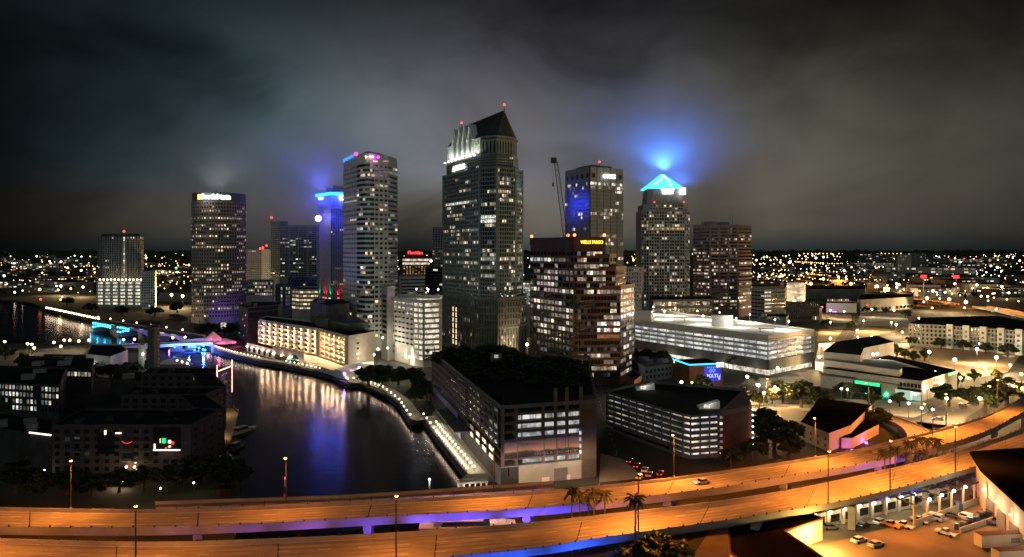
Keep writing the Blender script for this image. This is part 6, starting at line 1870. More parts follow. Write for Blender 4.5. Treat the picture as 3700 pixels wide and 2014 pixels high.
# ---------------------------------------------------------------- west bank
def comb_apartments():
    z = 20.9
    # three parallel wings joined by a bar along the river, each its own thing on one plinth
    specs = ((190, 690, 243, 268, 'front', 7, 14), (440, 742, 294, 312, 'middle', 3, 9), (512, 782, 345, 362, 'back', 3, 9))
    for x0, x1, Y0, Y1, nm, rows, cols in specs:
        A, B = V2(x0, Y0), V2(x1, Y0); C, Dk = (B[0]+.5, Y1), (A[0]-4, Y1)
        P = [A, B, C, Dk]
        lab = {'front': 'front wing of dark riverside apartments with festive balcony lights', 'middle': 'middle wing of dark riverside apartments, hardly lit',
               'back': 'back wing of riverside apartments with white light frame on its river end'}[nm]
        b = Bld('apartment_wing', lab, 'building', centre(P), 'riverside apartment wings')
        b.wall.prism(P, LAND, z-.7, 0, 1)
        for k in range(4): b.wall.wall(P[k], P[(k+1) % 4], z-.9, z, -.35, .02+.02*k, 0)
        skip = {'front': lambda r, c: (c in (7,)) or (r >= 3 and c >= 11), 'middle': lambda r, c: False, 'back': lambda r, c: False}[nm]
        lt = {'front': LF(401, .012, 0, ('lit_dim',)), 'middle': LF(402, .01, 0, ('lit_dim',)), 'back': LF(403, .05, 0, ('lit_warm', 'lit_dim'))}[nm]
        zlo = LAND+.6 if nm == 'front' else z-9.5
        b.facade(A, B, zlo, z-1.0, rows, cols, ww=.5, wh=.55, pr=.22, lit=lt, skip=skip)
        b.facade(B, C, LAND+.6, z-1.0, 7, 4, ww=.4, wh=.5, pr=.22, lit=LF(404+Y0, .05, 0, ('lit_warm', 'lit_dim')))
        L = Vector(B)-Vector(A)
        if nm == 'front':
            # dark flat panels standing for shaded balcony recesses, and the decorated big balcony
            for f0, f1, za, zb in ((.33, .45, 11.5, 18.4), (.73, .93, 12.2, 20.0), (.86, .985, 4, 9.5)):
                mb = MB(); mb.wall(lerp(A, B, f0), lerp(A, B, f1), za, zb, -.1, .3); b.part('shade_panel', mb, 'glass_dark')
            for f in (.20, .55, .67):
                for r in range(4):
                    mb = MB(); q = lerp(A, B, f); mb.box((q[0], q[1]-.7, 6.2+r*3.1), (3.2, 1.4, .2)); b.part('balcony', mb, 'concrete_dark')
                    mb = MB(); mb.box((q[0], q[1]-1.35, 6.8+r*3.1), (3.2, .06, 1.0)); b.part('balcony_rail', mb, 'steel_dark')
            q = lerp(A, B, .83); mb = MB(); mb.box((q[0], q[1]-.55, 12.8), (8.6, .25, .35)); b.part('balcony_lights', mb, 'deco_pale')
            for dx, dz, w, h, m in ((-3.9, 1.1, .35, 1.7, 'deco_pale'), (-2.1, 3.0, .25, 1.4, 'deco_gold'), (-.9, 3.0, 1.2, 1.6, 'deco_green'), (.9, 2.7, .8, .9, 'deco_pale'), (1.9, 2.3, .9, .9, 'deco_red'), (1.0, 1.2, .6, .6, 'deco_gold'), (-.2, .6, .5, .5, 'deco_red')):
                mb = MB(); mb.ball((q[0]+dx, q[1]-.5, 12.8+dz), .5, 6, 4); 
                mb = MB(); mb.box((q[0]+dx, q[1]-.5, 12.8+dz), (w, .25, h), 0); b.part('light_decoration', mb, m)
            lamp(b.root, Vector((q[0], q[1]-2, 13.4))-b.root.location, (1, .7, .5), 120, .4)
            mb = MB(); q = lerp(A, B, .555); mb.tube([(q[0]-1.6, q[1]-1.5, 15.9), (q[0]-.8, q[1]-1.5, 15.3), (q[0]+.4, q[1]-1.5, 15.2), (q[0]+1.6, q[1]-1.5, 15.8)], .12, 5); b.part('light_garland', mb, 'deco_red')
            for f, zz, w, h in ((.385, 18.4, .5, 1.4), (.48, 18.2, 1.8, .35)):
                mb = MB(); q = lerp(A, B, f); mb.box((q[0], q[1]-.4, zz), (w, .2, h)); b.part('light_decoration', mb, 'deco_pale')
            q = lerp(A, B, .575); beacon(b.root, (q[0]-1.2, q[1]-1.3, 7.6), 'bulb_warm', .38, 'wall_lamp'); beacon(b.root, (q[0]+1.4, q[1]-1.3, 7.6), 'bulb_warm', .38, 'wall_lamp')
            lamp(b.root, Vector((q[0], q[1]-2.4, 7.8))-b.root.location, (1, .68, .36), 420, .3)
            mb = MB(); mb.box((q[0], q[1]-2, 4.2), (4.6, 3.6, .4)); b.part('entrance_canopy', mb, 'concrete_dark')
            for dx in (-1.6, -.5, .6, 1.7): b.window((q[0]+dx, q[1]-.35, 2.5+.9+.6), 0, .8, 1.4, 'lit_pale')
        if nm == 'back':
            for p0, zt in ((B, z+.6), (C, z+.6)):
                mb = MB(); mb.box((p0[0]+.3, p0[1], (zt+6)/2+3), (.4, .4, zt-6)); b.part('light_frame', mb, 'deco_frame')
            mb = MB(); mb.wall(B, C, z+.4, z+.9, .1, .5); b.part('light_frame', mb, 'deco_frame')
            lamp(b.root, Vector((B[0]+4, B[1]+6, 14))-b.root.location, (1, .8, .65), 900, .4)
        for k in range(3 if nm != 'front' else 5):
            q = lerp(A, C, .15+.17*k); mb = MB(); mb.box((q[0], q[1], z+.2), (2.6, 2.0, 1.6), .2*k); b.part('roof_unit', mb, 'steel_dark')
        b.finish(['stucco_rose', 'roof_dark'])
    # river bar between the wings
    P = [(V2(690, 243)[0]-9, 268.6), (V2(690, 243)[0]+.9, 268.6), (V2(742, 294)[0], 293.4), (V2(742, 294)[0]-9, 293.4)]
    for k, (Pq, lab) in enumerate(((P, 'river side link between front and middle apartment wings'), ([(V2(742, 294)[0]-9, 312.6), (V2(742, 294)[0]+1, 312.6), (V2(782, 345)[0]-1, 344.4), (V2(782, 345)[0]-10, 344.4)], 'river side link between middle and back apartment wings'))):
        b = Bld('apartment_link', lab, 'building', centre(Pq), 'riverside apartment links')
        b.wall.prism(Pq, LAND, z-.1, 0, 1)
        b.facade(Pq[1], Pq[2], LAND+.6, z-1, 7, 6, ww=.42, wh=.5, pr=.2, lit=LF(410+k, .08, 0, ('lit_warm', 'lit_pale')))
        q = lerp(Pq[1], Pq[2], .6)
        for zz, m in ((15, 'deco_pale'), (12.6, 'deco_green'), (10.8, 'deco_red'), (14.0, 'deco_pale')):
            mb = MB(); mb.box((q[0]+.9, q[1], zz), (.5, 2.4, .8)); b.part('light_decoration', mb, m)
        b.finish(['stucco_rose', 'roof_dark'])
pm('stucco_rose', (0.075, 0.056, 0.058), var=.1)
em('deco_pale', (1, .78, .6), 3.0); em('deco_gold', (1, .62, .12), 1.6); em('deco_green', (.02, .75, .28), 1.2); em('deco_red', (1, .05, .06), 1.2); em('deco_frame', (1, .62, .48), 1.7)
comb_apartments()

b = block('steeple_tower', 'tall slim dark concrete tower on the west bank in front of the cyan beaded bridge', 'tower', [(533, 420), (556, 414), (578, 420), (575, 430), (538, 430)], ZP(1180, 418), 'concrete_dark', z0=LAND)
for r in range(14):
    q = lerp(b.P[1], b.P[2], .8); mb = MB(); mb.box((q[0], q[1]-.4, LAND+4+r*2.1), (.7, .4, 1.0)); b.part('louvre', mb, 'panel_white')
b = block('white_hall', 'low white hall wall lit by one lamp on the dark west bank', 'building', [(312, 452), (398, 440), (462, 470), (440, 500), (330, 500)], ZP(1285, 445), 'white_paint', roof='roof_dark')
q = G(340, 1298, 8); beacon(b.root, (lerp(b.P[0], b.P[1], .35)[0], lerp(b.P[0], b.P[1], .35)[1]-.7, 9.5), 'bulb_white', .8, 'wall_lamp'); lamp(b.root, Vector((lerp(b.P[0], b.P[1], .35)[0], b.P[1][1]-2, 9.5))-b.root.location, (1, .95, .75), 450, .3)
b = block('white_annex', 'small white lit porch left of the slim dark tower', 'building', [(500, 455), (520, 452), (528, 460), (508, 466)], ZP(1245, 455), 'white_paint')
lamp(b.root, Vector((*V2(515, 446), 14))-b.root.location, (1, .95, .8), 900, .3); beacon(b.root, (*V2(516, 451), 15), 'bulb_white', .7, 'wall_lamp')
# campus blocks with rows of lit windows
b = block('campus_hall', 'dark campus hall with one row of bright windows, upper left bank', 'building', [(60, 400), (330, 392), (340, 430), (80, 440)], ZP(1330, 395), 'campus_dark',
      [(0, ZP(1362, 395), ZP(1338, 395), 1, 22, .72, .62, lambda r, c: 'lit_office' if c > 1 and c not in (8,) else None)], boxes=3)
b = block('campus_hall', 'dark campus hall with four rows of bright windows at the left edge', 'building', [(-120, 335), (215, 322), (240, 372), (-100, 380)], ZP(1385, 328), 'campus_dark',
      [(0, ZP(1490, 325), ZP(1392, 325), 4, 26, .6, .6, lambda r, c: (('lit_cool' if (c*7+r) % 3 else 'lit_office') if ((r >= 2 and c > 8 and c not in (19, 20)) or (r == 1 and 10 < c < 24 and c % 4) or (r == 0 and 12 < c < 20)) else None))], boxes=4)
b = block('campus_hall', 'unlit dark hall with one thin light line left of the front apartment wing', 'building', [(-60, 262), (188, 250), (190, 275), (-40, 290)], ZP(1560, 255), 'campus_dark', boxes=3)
mb = MB(); mb.wall(lerp(b.P[0], b.P[1], .69), lerp(b.P[0], b.P[1], .995), 15.6, 16.0, .1, .4); b.part('light_line', mb, 'deco_pale')
b = block('dark_shed', 'low dark roof between campus hall and slim dark tower', 'building', [(400, 380), (600, 372), (610, 400), (420, 410)], 12, 'campus_dark', boxes=3)
b = block('roofed_hall', 'low unlit building behind the globe lamps of the approach road', 'building', [(150, 470), (300, 465), (310, 490), (160, 495)], 9, 'campus_dark', boxes=2)
sheet('quay', [(560, 1318), (700, 1318), (680, 1300), (640, 1290), (600, 1300)], 'concrete_pale', LAND+.05)
sheet('river_path', [(712, 1640), (742, 1640), (766, 1480), (748, 1480)], 'pavement', LAND+.05)
sheet('lawn', [(560, 1800), (860, 1790), (870, 1760), (600, 1770)], 'lawn', LAND+.05)

def dock():
    pts = [G(x, y, 1.6) for x, y in ((772, 1592), (792, 1478), (812, 1470), (845, 1476), (860, 1492), (838, 1590), (818, 1606), (785, 1604))]
    t = thing('floating_dock', 'long tan floating dock moored along the west bank', 'dock', (pts[0].x, pts[0].y, 0))
    mb = MB(); mb.prism([(p.x, p.y) for p in pts][::-1] if False else [(p.x, p.y) for p in pts], .6, 1.5); mb.build('deck', 'wood_dock', t)
    mb = MB()
    for k in range(len(pts)): 
        a, c = pts[k], pts[(k+1) % len(pts)]; mb.tube([a+Vector((0, 0, .9)), c+Vector((0, 0, .9))], .06, 4)
    mb.build('railing', 'steel_grey', t)
    for k, p in enumerate(pts):
        mb = MB(); mb.cyl((p.x, p.y), -2, 3.4, .25, .25, 6); mb.build('pile', 'concrete_dark', t)
    for x, y in ((784, 1500), (778, 1540), (772, 1580)):
        p = G(x, y, 2); lamp(t, Vector((p.x+1.5, p.y, 4))-t.location, (1, .72, .36), 1500, .3); beacon(t, (p.x, p.y, 4.4), 'bulb_warm', .35, 'lamp_globe')
        mb = MB(); mb.cyl((p.x, p.y), 1.5, 3.8, .08, .08, 5); mb.build('lamp_post', 'steel_dark', t)
dock()
def boat(label, p, L, rz, wmat='white_paint', cabin=True):
    t = thing('boat', label, 'boat', p, None, rz)
    mb = MB(); w = L*.15
    sec = [(-L/2, w*.8), (-L*.2, w), (L*.2, w*.9), (L*.42, w*.4), (L/2, .05)]
    top = [(x, -y) for x, y in sec]+[(x, y) for x, y in reversed(sec)]; bot = [(x*.94, y*.7) for x, y in top]
    mb.frustum(bot, top, -.3, 1.1); mb.build('hull', wmat, t, True)
    mb = MB(); mb.frustum([(-L*.3, -w*.6), (L*.15, -w*.55), (L*.15, w*.55), (-L*.3, w*.6)], [(-L*.28, -w*.5), (L*.05, -w*.45), (L*.05, w*.45), (-L*.28, w*.5)], 1.1, 2.4); mb.build('cabin', 'car_glass', t, True)
    mb = MB(); mb.box((-L*.12, 0, 2.5), (L*.42, w*1.2, .14)); mb.build('cabin_roof', 'canvas', t, True)
    return t
p = G(880, 1560, 0); boat('pale boat moored right of the tan dock', (p.x, p.y, 0), 15, 1.15)
p = G(858, 1620, 0); boat('small boat moored at the lower end of the tan dock', (p.x, p.y, 0), 9, 1.3, 'concrete_dark')
p = G(690, 1276, 0); boat('dark excursion boat below the flat bridge', (p.x, p.y, 0), 14, .2, 'panel_dark')
p = G(1660, 1905, 0); b_ = boat('long lit boat passing under the expressway', (p.x+4, p.y, 0), 30, .06)
lamp(b_, (4, 2, 5.5), (.8, .7, 1), 600, .3); lamp(b_, (-7, 2, 5.5), (.8, .7, 1), 600, .3)
for dx in (-8, 0, 9):
    mb = MB(); mb.ball((dx, 0, 3.4), .4, 7, 5); mb.build('deck_lamp', 'bulb_white', b_, True); mb = MB(); mb.cyl((dx, 0), 1, 3.2, .08, .08, 5); mb.build('lamp_post', 'steel_grey', b_, True)
# channel beacon posts in the river
for i, (x, y, yb, m) in enumerate(((1552, 1732, 1765, 'bulb_white'), (1030, 1752, 1760, 'bulb_red'), (1541, 1400, 1430, 'bulb_white'))):
    if i == 2: continue
    p = G(x, yb, 0); t = thing('channel_marker', ('white lit channel marker post in the river near the pier platform', 'dim red channel marker in the dark river')[i], 'beacon', (p.x, p.y, 0))
    mb = MB(); mb.cyl((0, 0), -2, 2.6, .3, .25, 6); mb.build('post', 'white_paint', t, True); mb = MB(); mb.ball((0, 0, 2.9), .32, 6, 4); mb.build('lamp', m, t, True)
    lamp(t, (0, -1, 2.4), (1, .95, .85) if i == 0 else (1, .1, .05), 60 if i == 0 else 10, .2)

# ---------------------------------------------------------------- vegetation
def oak_mesh(seed, n=2000, leaf=.42):
    rr = random.Random(seed); mb = MB()
    cl = []
    for k in range(17):
        a = rr.random()*2*math.pi; r = 3.3*math.sqrt(rr.random()); z = 2.7+rr.random()*4.9*(1-.5*(r/3.3)**2)
        cl.append((r*math.cos(a), r*math.sin(a), z, .8+.9*rr.random()))
    for k in range(n):
        c = rr.choice(cl)
        v = Vector((rr.gauss(0, 1), rr.gauss(0, 1), rr.gauss(0, 1))).normalized()*(c[3]*(.55+.5*rr.random()))
        p = Vector((c[0]+v.x, c[1]+v.y, c[2]+v.z*.75))
        a = Vector((rr.gauss(0, 1), rr.gauss(0, 1), rr.gauss(0, .6))).normalized(); b2 = a.cross(Vector((rr.gauss(0, 1), rr.gauss(0, 1), rr.gauss(0, 1)))).normalized()
        s = leaf*(.6+.8*rr.random()); mb.quad(p-a*s, p+b2*s*.6, p+a*s, p-b2*s*.6)
    return mb, cl
def make_oak(seed, leafmat):
    mb, cl = oak_mesh(seed); crown = mb.mesh('crown', leafmat)
    tb = MB(); tb.tube([(0, 0, 0), (.1, .05, 1.6), (0, .1, 3.4)], .42, 7, 0, .28)
    for c in cl[:9]: tb.tube([(0, .1, 2.4+.1*c[2]), (c[0]*.45, c[1]*.45, c[2]*.8), (c[0]*.9, c[1]*.9, c[2])], .16, 5, 0, .05)
    return crown, tb.mesh('trunk', 'bark')
OAKS = [make_oak(s, m) for s, m in ((1, 'leaf_dark'), (2, 'leaf_dark'), (3, 'leaf_mid'), (4, 'leaf_olive'))]
rt = random.Random(77)
def oak(label, p, h, kind=0, wide=1.0, group=None):
    s = h/8.0; t = thing('oak_tree', label, 'tree', p, group, rt.random()*6.28)
    c = put('crown', OAKS[kind][0], t, (0, 0, 0)); k = put('trunk', OAKS[kind][1], t, (0, 0, 0)); t.scale = (s*wide, s*wide, s)
    return t
def make_palm():
    rr = random.Random(5); fr = MB()
    for k in range(26):
        a = 2*math.pi*k/26*3.1+rr.random()*.3; up = rr.uniform(-.6, .95); L = 2.3+.5*rr.random(); pts = []
        for j in range(6):
            u = j/5; r = L*u*(1-.12*u); pts.append(Vector((r*math.cos(a), r*math.sin(a), up*L*u*.9-1.5*u*u)))
        side = Vector((-math.sin(a), math.cos(a), 0))
        for j in range(5):
            w0, w1 = .34*math.sin(math.pi*(j+.25)/5.3)+.05, .34*math.sin(math.pi*(j+1.25)/5.3)+.05
            dr = Vector((0, 0, -.22))
            fr.quad(pts[j]-side*w0+dr, pts[j+1]-side*w1+dr, pts[j+1], pts[j]); fr.quad(pts[j], pts[j+1], pts[j+1]+side*w1+dr, pts[j]+side*w0+dr)
    tr = MB(); tr.tube([(0, 0, -9), (.12, 0, -6), (.05, 0, -3), (0, 0, 0)], .24, 7, 0, .17)
    return fr.mesh('crown', 'palm_leaf'), tr.mesh('trunk', 'palm_bark')
PALM = make_palm()
def palm(label, p, h, s=1.0, group=None):
    t = thing('palm_tree', label, 'palm', p, group, rt.random()*6.28)
    c = put('crown', PALM[0], t, (0, 0, h), 0, (s, s, s)); k = put('trunk', PALM[1], t, (0, 0, h), 0, (s, s, h/9.0))
    return t
# palms between the decks: crown pixel -> stand on the ground between the decks
for i, (x, y) in enumerate(((2066, 1772), (2095, 1788), (2126, 1800), (2145, 1778), (2185, 1782))):
    Y = NDf[at_x(NDf, x)].y+2.0+i*.4; p = XY(x, Y); h = ZP(y, Y)-LAND
    palm('%s dark palm from the left in the clump between the viaducts' % nth(i), (p.x, p.y, LAND), h, .95, 'palms between the viaducts')
Y = NDn[at_x(NDn, 2297)].y-2.5; p = XY(2297, Y); palm('single dark palm beside the lamp of the nearer viaduct', (p.x, p.y, LAND), ZP(1800, Y)-LAND, 1.15)
for i, (x, y) in enumerate(((3197, 1635), (3235, 1622), (3277, 1640), (3330, 1635), (3287, 1600), (3315, 1588), (3350, 1588), (3385, 1590))):
    Y = (FDn[at_x(FDn, x)].y-4) if i < 4 else (FDn[at_x(FDn, x)].y-1.5); p = XY(x, Y)
    palm('%s palm of the group rising through the gap on the right' % nth(i), (p.x, p.y, LAND), ZP(y, Y)-LAND, 1.0, 'palms right of the ramp')
for i, (x, y, h) in enumerate(((2632, 1312, 9), (2648, 1310, 10), (2700, 1365, 8), (2715, 1368, 8), (2728, 1372, 7.5))):
    p = G(x, y+42); palm('%s palm from the left in front of the long white garage' % nth(i), (p.x, p.y, LAND), h, .95, 'palms before the long garage')
# oaks: (ground pixel x, y, height, kind, width)
oaks = [('dark oak', 2830, 1462, 12, 0, 1.25), ('large dark oak', 2895, 1478, 14, 0, 1.3), ('brownish oak', 2790, 1468, 10, 3, 1.0), ('dark oak', 2960, 1482, 11, 1, 1.1), ('dark oak', 2745, 1475, 8, 1, .9), ('dark oak', 2690, 1478, 11, 0, 1.1),
        ('spreading oak', 3165, 1545, 9, 1, 1.3), ('dark oak', 3430, 1468, 11, 0, 1.4), ('dark oak', 3560, 1490, 13, 0, 1.4), ('dark oak', 3640, 1468, 14, 1, 1.4), ('small oak', 3460, 1395, 8, 0, .9),
        ('green oak', 3075, 1440, 8, 2, 1.1), ('green oak', 3040, 1432, 7, 2, 1.0), ('green oak', 3150, 1470, 8, 2, 1.1), ('green oak', 3250, 1470, 7, 2, 1.0),
        ('dark oak', 2540, 1418, 10, 1, 1.2), ('pale lit oak', 2555, 1428, 7, 3, 1.1), ('dark oak', 2760, 1590, 13, 0, 1.3), ('dark oak', 2800, 1640, 12, 1, 1.3), ('pale lit oak', 2770, 1600, 10, 3, 1.0), ('dark oak', 2850, 1655, 9, 0, 1.2), ('dark oak', 2720, 1668, 8, 1, 1.2), ('dark oak', 2640, 1690, 7, 0, 1.2), ('dark oak', 2870, 1600, 9, 0, 1.0),
        ('dark oak', 2330, 1330, 13, 0, 1.4), ('dark oak', 2390, 1335, 12, 2, 1.3), ('dark oak', 2300, 1360, 9, 2, 1.2),
        ('big dark oak', 1330, 1402, 13, 0, 1.35), ('big dark oak', 1375, 1405, 14, 1, 1.4), ('dark oak', 1440, 1392, 11, 0, 1.2), ('dark oak', 1500, 1395, 11, 1, 1.2), ('dark oak', 1520, 1420, 9, 0, 1.2), ('dark oak', 1500, 1455, 8, 1, 1.2), ('green oak', 1540, 1325, 12, 2, .9), ('dark oak', 1545, 1450, 10, 0, 1.2),
        ('dark oak', 695, 1742, 9, 0, 1.2), ('dark oak', 752, 1738, 9, 1, 1.2), ('dark oak', 808, 1735, 9, 0, 1.2), ('dark oak', 850, 1760, 9, 1, 1.2), ('dark oak', 790, 1790, 8, 0, 1.3), ('dark oak', 738, 1560, 6, 0, .8), ('dark oak', 756, 1500, 8, 1, .8), ('green oak', 735, 1620, 6, 3, .8), ('dark oak', 770, 1450, 9, 0, .9),
        ('dark oak', 240, 1790, 9, 0, 1.3), ('green oak', 150, 1800, 8, 2, 1.2), ('dark oak', 330, 1795, 8, 1, 1.3), ('dark oak', 430, 1780, 8, 0, 1.2), ('dark oak', 520, 1775, 8, 1, 1.2), ('dark oak', 600, 1780, 9, 0, 1.2), ('dark oak', 60, 1780, 10, 1, 1.3),
        ('dark oak', 345, 1362, 9, 0, 1.5), ('dark oak', 400, 1368, 9, 1, 1.5), ('dark oak', 460, 1362, 9, 0, 1.4), ('dark oak', 520, 1350, 9, 1, 1.3), ('dark oak', 20, 1300, 10, 0, 1.3), ('dark oak', 90, 1325, 9, 1, 1.3), ('dark oak', 720, 1215, 10, 0, 1.2), ('dark oak', 760, 1208, 11, 1, 1.2), ('dark oak', 840, 1210, 11, 0, 1.2), ('dark oak', 810, 1215, 9, 1, 1.2), ('dark oak', 640, 1130, 12, 0, 1.5), ('dark oak', 560, 1145, 12, 1, 1.5), ('dark oak', 440, 1140, 12, 0, 1.5), ('dark oak', 330, 1130, 12, 1, 1.5), ('dark oak', 240, 1105, 12, 0, 1.6),
        ('dark oak', 2360, 2085, 10, 0, 1.3), ('dark oak', 2420, 2090, 10, 1, 1.3), ('dark oak', 2290, 2095, 9, 1, 1.2), ('olive oak', 2470, 2085, 7, 3, 1.1),
        ('small oak', 3130, 1130, 8, 0, 1.0), ('small oak', 3160, 1132, 8, 1, 1.0), ('small oak', 3200, 1135, 8, 0, 1.0), ('dark oak', 3300, 1250, 9, 0, 1.2), ('dark oak', 3400, 1262, 9, 1, 1.2), ('dark oak', 3480, 1270, 9, 0, 1.2), ('dark oak', 3560, 1278, 8, 1, 1.2), ('dark oak', 3640, 1290, 10, 0, 1.3), ('green oak', 3240, 1290, 9, 2, 1.0), ('green oak', 3270, 1300, 8, 3, 1.0), ('green oak', 3300, 1310, 8, 2, 1.0), ('green oak', 3340, 1305, 9, 2, .9), ('small oak', 3520, 1380, 7, 2, 1.0), ('small oak', 3600, 1385, 8, 3, 1.0), ('dark oak', 2990, 1190, 10, 0, 1.3), ('dark oak', 3080, 1195, 9, 1, 1.3), ('dark oak', 2900, 1140, 10, 0, 1.3), ('dark oak', 3270, 1150, 10, 0, 1.4)]
land_mark = [(0, 130, 'at the left edge of the west bank'), (130, 640, 'below the front apartment wing'), (640, 900, 'on the west river bank')]
def place_of(x, y):
    if y < 1160 and x < 900: return 'near the arched bridge'
    if y < 1240 and x < 900: return 'at the foot of the round tower'
    if x < 900: return 'on the west bank beside the apartments' if y > 1400 else 'by the approach road'
    if x < 1600: return 'beside the riverwalk and the hotel end'
    if y > 2000: return 'below the nearer viaduct'
    if x < 2480: return 'by the brown granite tower base' if y < 1500 else 'by the curved garage'
    if x < 3000: return 'between curved garage and ramp' if y > 1380 else 'behind the long white garage'
    if y < 1200: return 'along the street beyond the low deck'
    if y < 1330: return 'before the grey apartment block'
    return 'around the green floodlit building'
seen = {}
for nm, x, y, h, kind, wide in oaks:
    pl = place_of(x, y); seen[(nm, pl)] = seen.get((nm, pl), 0)
    i = seen[(nm, pl)]; seen[(nm, pl)] += 1
    oak('%s %s %s' % (nth(i), nm, pl), G(x, y), h, kind, wide, 'oaks '+pl)
# dark planting on the unfinished block's roof
for i, (x, Y, h, w) in enumerate(((1600, 348, 6, 1.5), (1640, 345, 8, 1.6), (1690, 342, 9, 1.6), (1740, 340, 9.5, 1.7), (1790, 345, 10, 1.6), (1830, 338, 9, 1.6), (1870, 330, 8, 1.5), (1920, 325, 6.5, 1.5), (1965, 320, 8, 1.5), (2010, 315, 8.5, 1.5), (2055, 310, 8, 1.6), (2090, 300, 7, 1.5), (1850, 300, 5, 1.5), (1950, 290, 4, 1.5), (2060, 280, 4.5, 1.4), (1720, 310, 5, 1.5), (1780, 305, 5, 1.5), (1680, 320, 6, 1.5))):
    p = XY(x, Y); oak('%s dark shrubby tree from the left on the roof of the unfinished block' % nth(i), (p.x, p.y, 22.6), h+2.5, i % 2, w, 'roof trees of the unfinished block')

# ---------------------------------------------------------------- crane over the unfinished block
def crane():
    base = XY(2080, 330); z0, zp = 24.5, ZP(1110, 330)
    t = thing('tower_crane', 'lattice luffing crane rising in front of the brown granite tower', 'crane', (base.x, base.y, z0))
    def lattice(nm, a, b, w0, w1, n, mat):
        a, b = Vector(a), Vector(b); d = (b-a).normalized(); u = d.cross(Vector((0, 1, 0))).normalized(); v = d.cross(u)
        mb = MB(); cs = ((-1, -1), (1, -1), (1, 1), (-1, 1))
        def pt(k, c): f = k/n; w = (w0+(w1-w0)*f)/2; return a.lerp(b, f)+u*(c[0]*w)+v*(c[1]*w)
        for c in cs: mb.tube([pt(0, c), pt(n, c)], .14, 4)
        for k in range(n):
            for j in range(4): mb.tube([pt(k, cs[j]), pt(k+1, cs[(j+1) % 4])], .07, 3)
        mb.build(nm, mat, t)
    top = (base.x, base.y, zp)
    lattice('mast', (base.x, base.y, z0), top, 2.2, 2.2, 14, 'crane_yellow')
    tip = XY(2008, 330); tp = (tip.x, tip.y, ZP(585, 330))
    lattice('jib', (base.x-.5, base.y, zp+1), tp, 2.2, 1.4, 26, 'crane_dark')
    lattice('counter_jib', (base.x, base.y, zp+1), (base.x+8, base.y+2, zp+2), 2, 2, 4, 'crane_yellow')
    mb = MB(); mb.box((base.x+7.4, base.y+2, zp+.4), (2.6, 2.2, 2.6)); mb.build('counterweight', 'concrete_dark', t)
    mb = MB(); mb.box((base.x+.2, base.y-1.6, zp+.6), (2.2, 2, 2.4)); mb.build('cab', 'panel_dark', t)
    mb = MB(); mb.box((base.x, base.y, zp), (3, 3, 1)); mb.build('slewing_ring', 'steel_dark', t)
    mb = MB(); mb.tube([(tip.x, tip.y, tp[2]+.5), (base.x+7, base.y+1.8, zp+3)], .05, 4); mb.build('pendant', 'steel_dark', t)
    mb = MB(); mb.box((tip.x-.9, tip.y, tp[2]+.6), (2.2, 1.8, 2.4), .2); mb.build('jib_head', 'crane_dark', t)
    mb = MB(); mb.tube([(tip.x-1.2, tip.y, tp[2]), (tip.x-1.2, tip.y, ZP(665, 330))], .05, 4); mb.box((tip.x-1.2, tip.y, ZP(668, 330)), (.7, .7, 1.6)); mb.build('hook_block', 'steel_dark', t)
pm('crane_dark', (.11, .085, .07), rough=.6, var=.2)
crane()

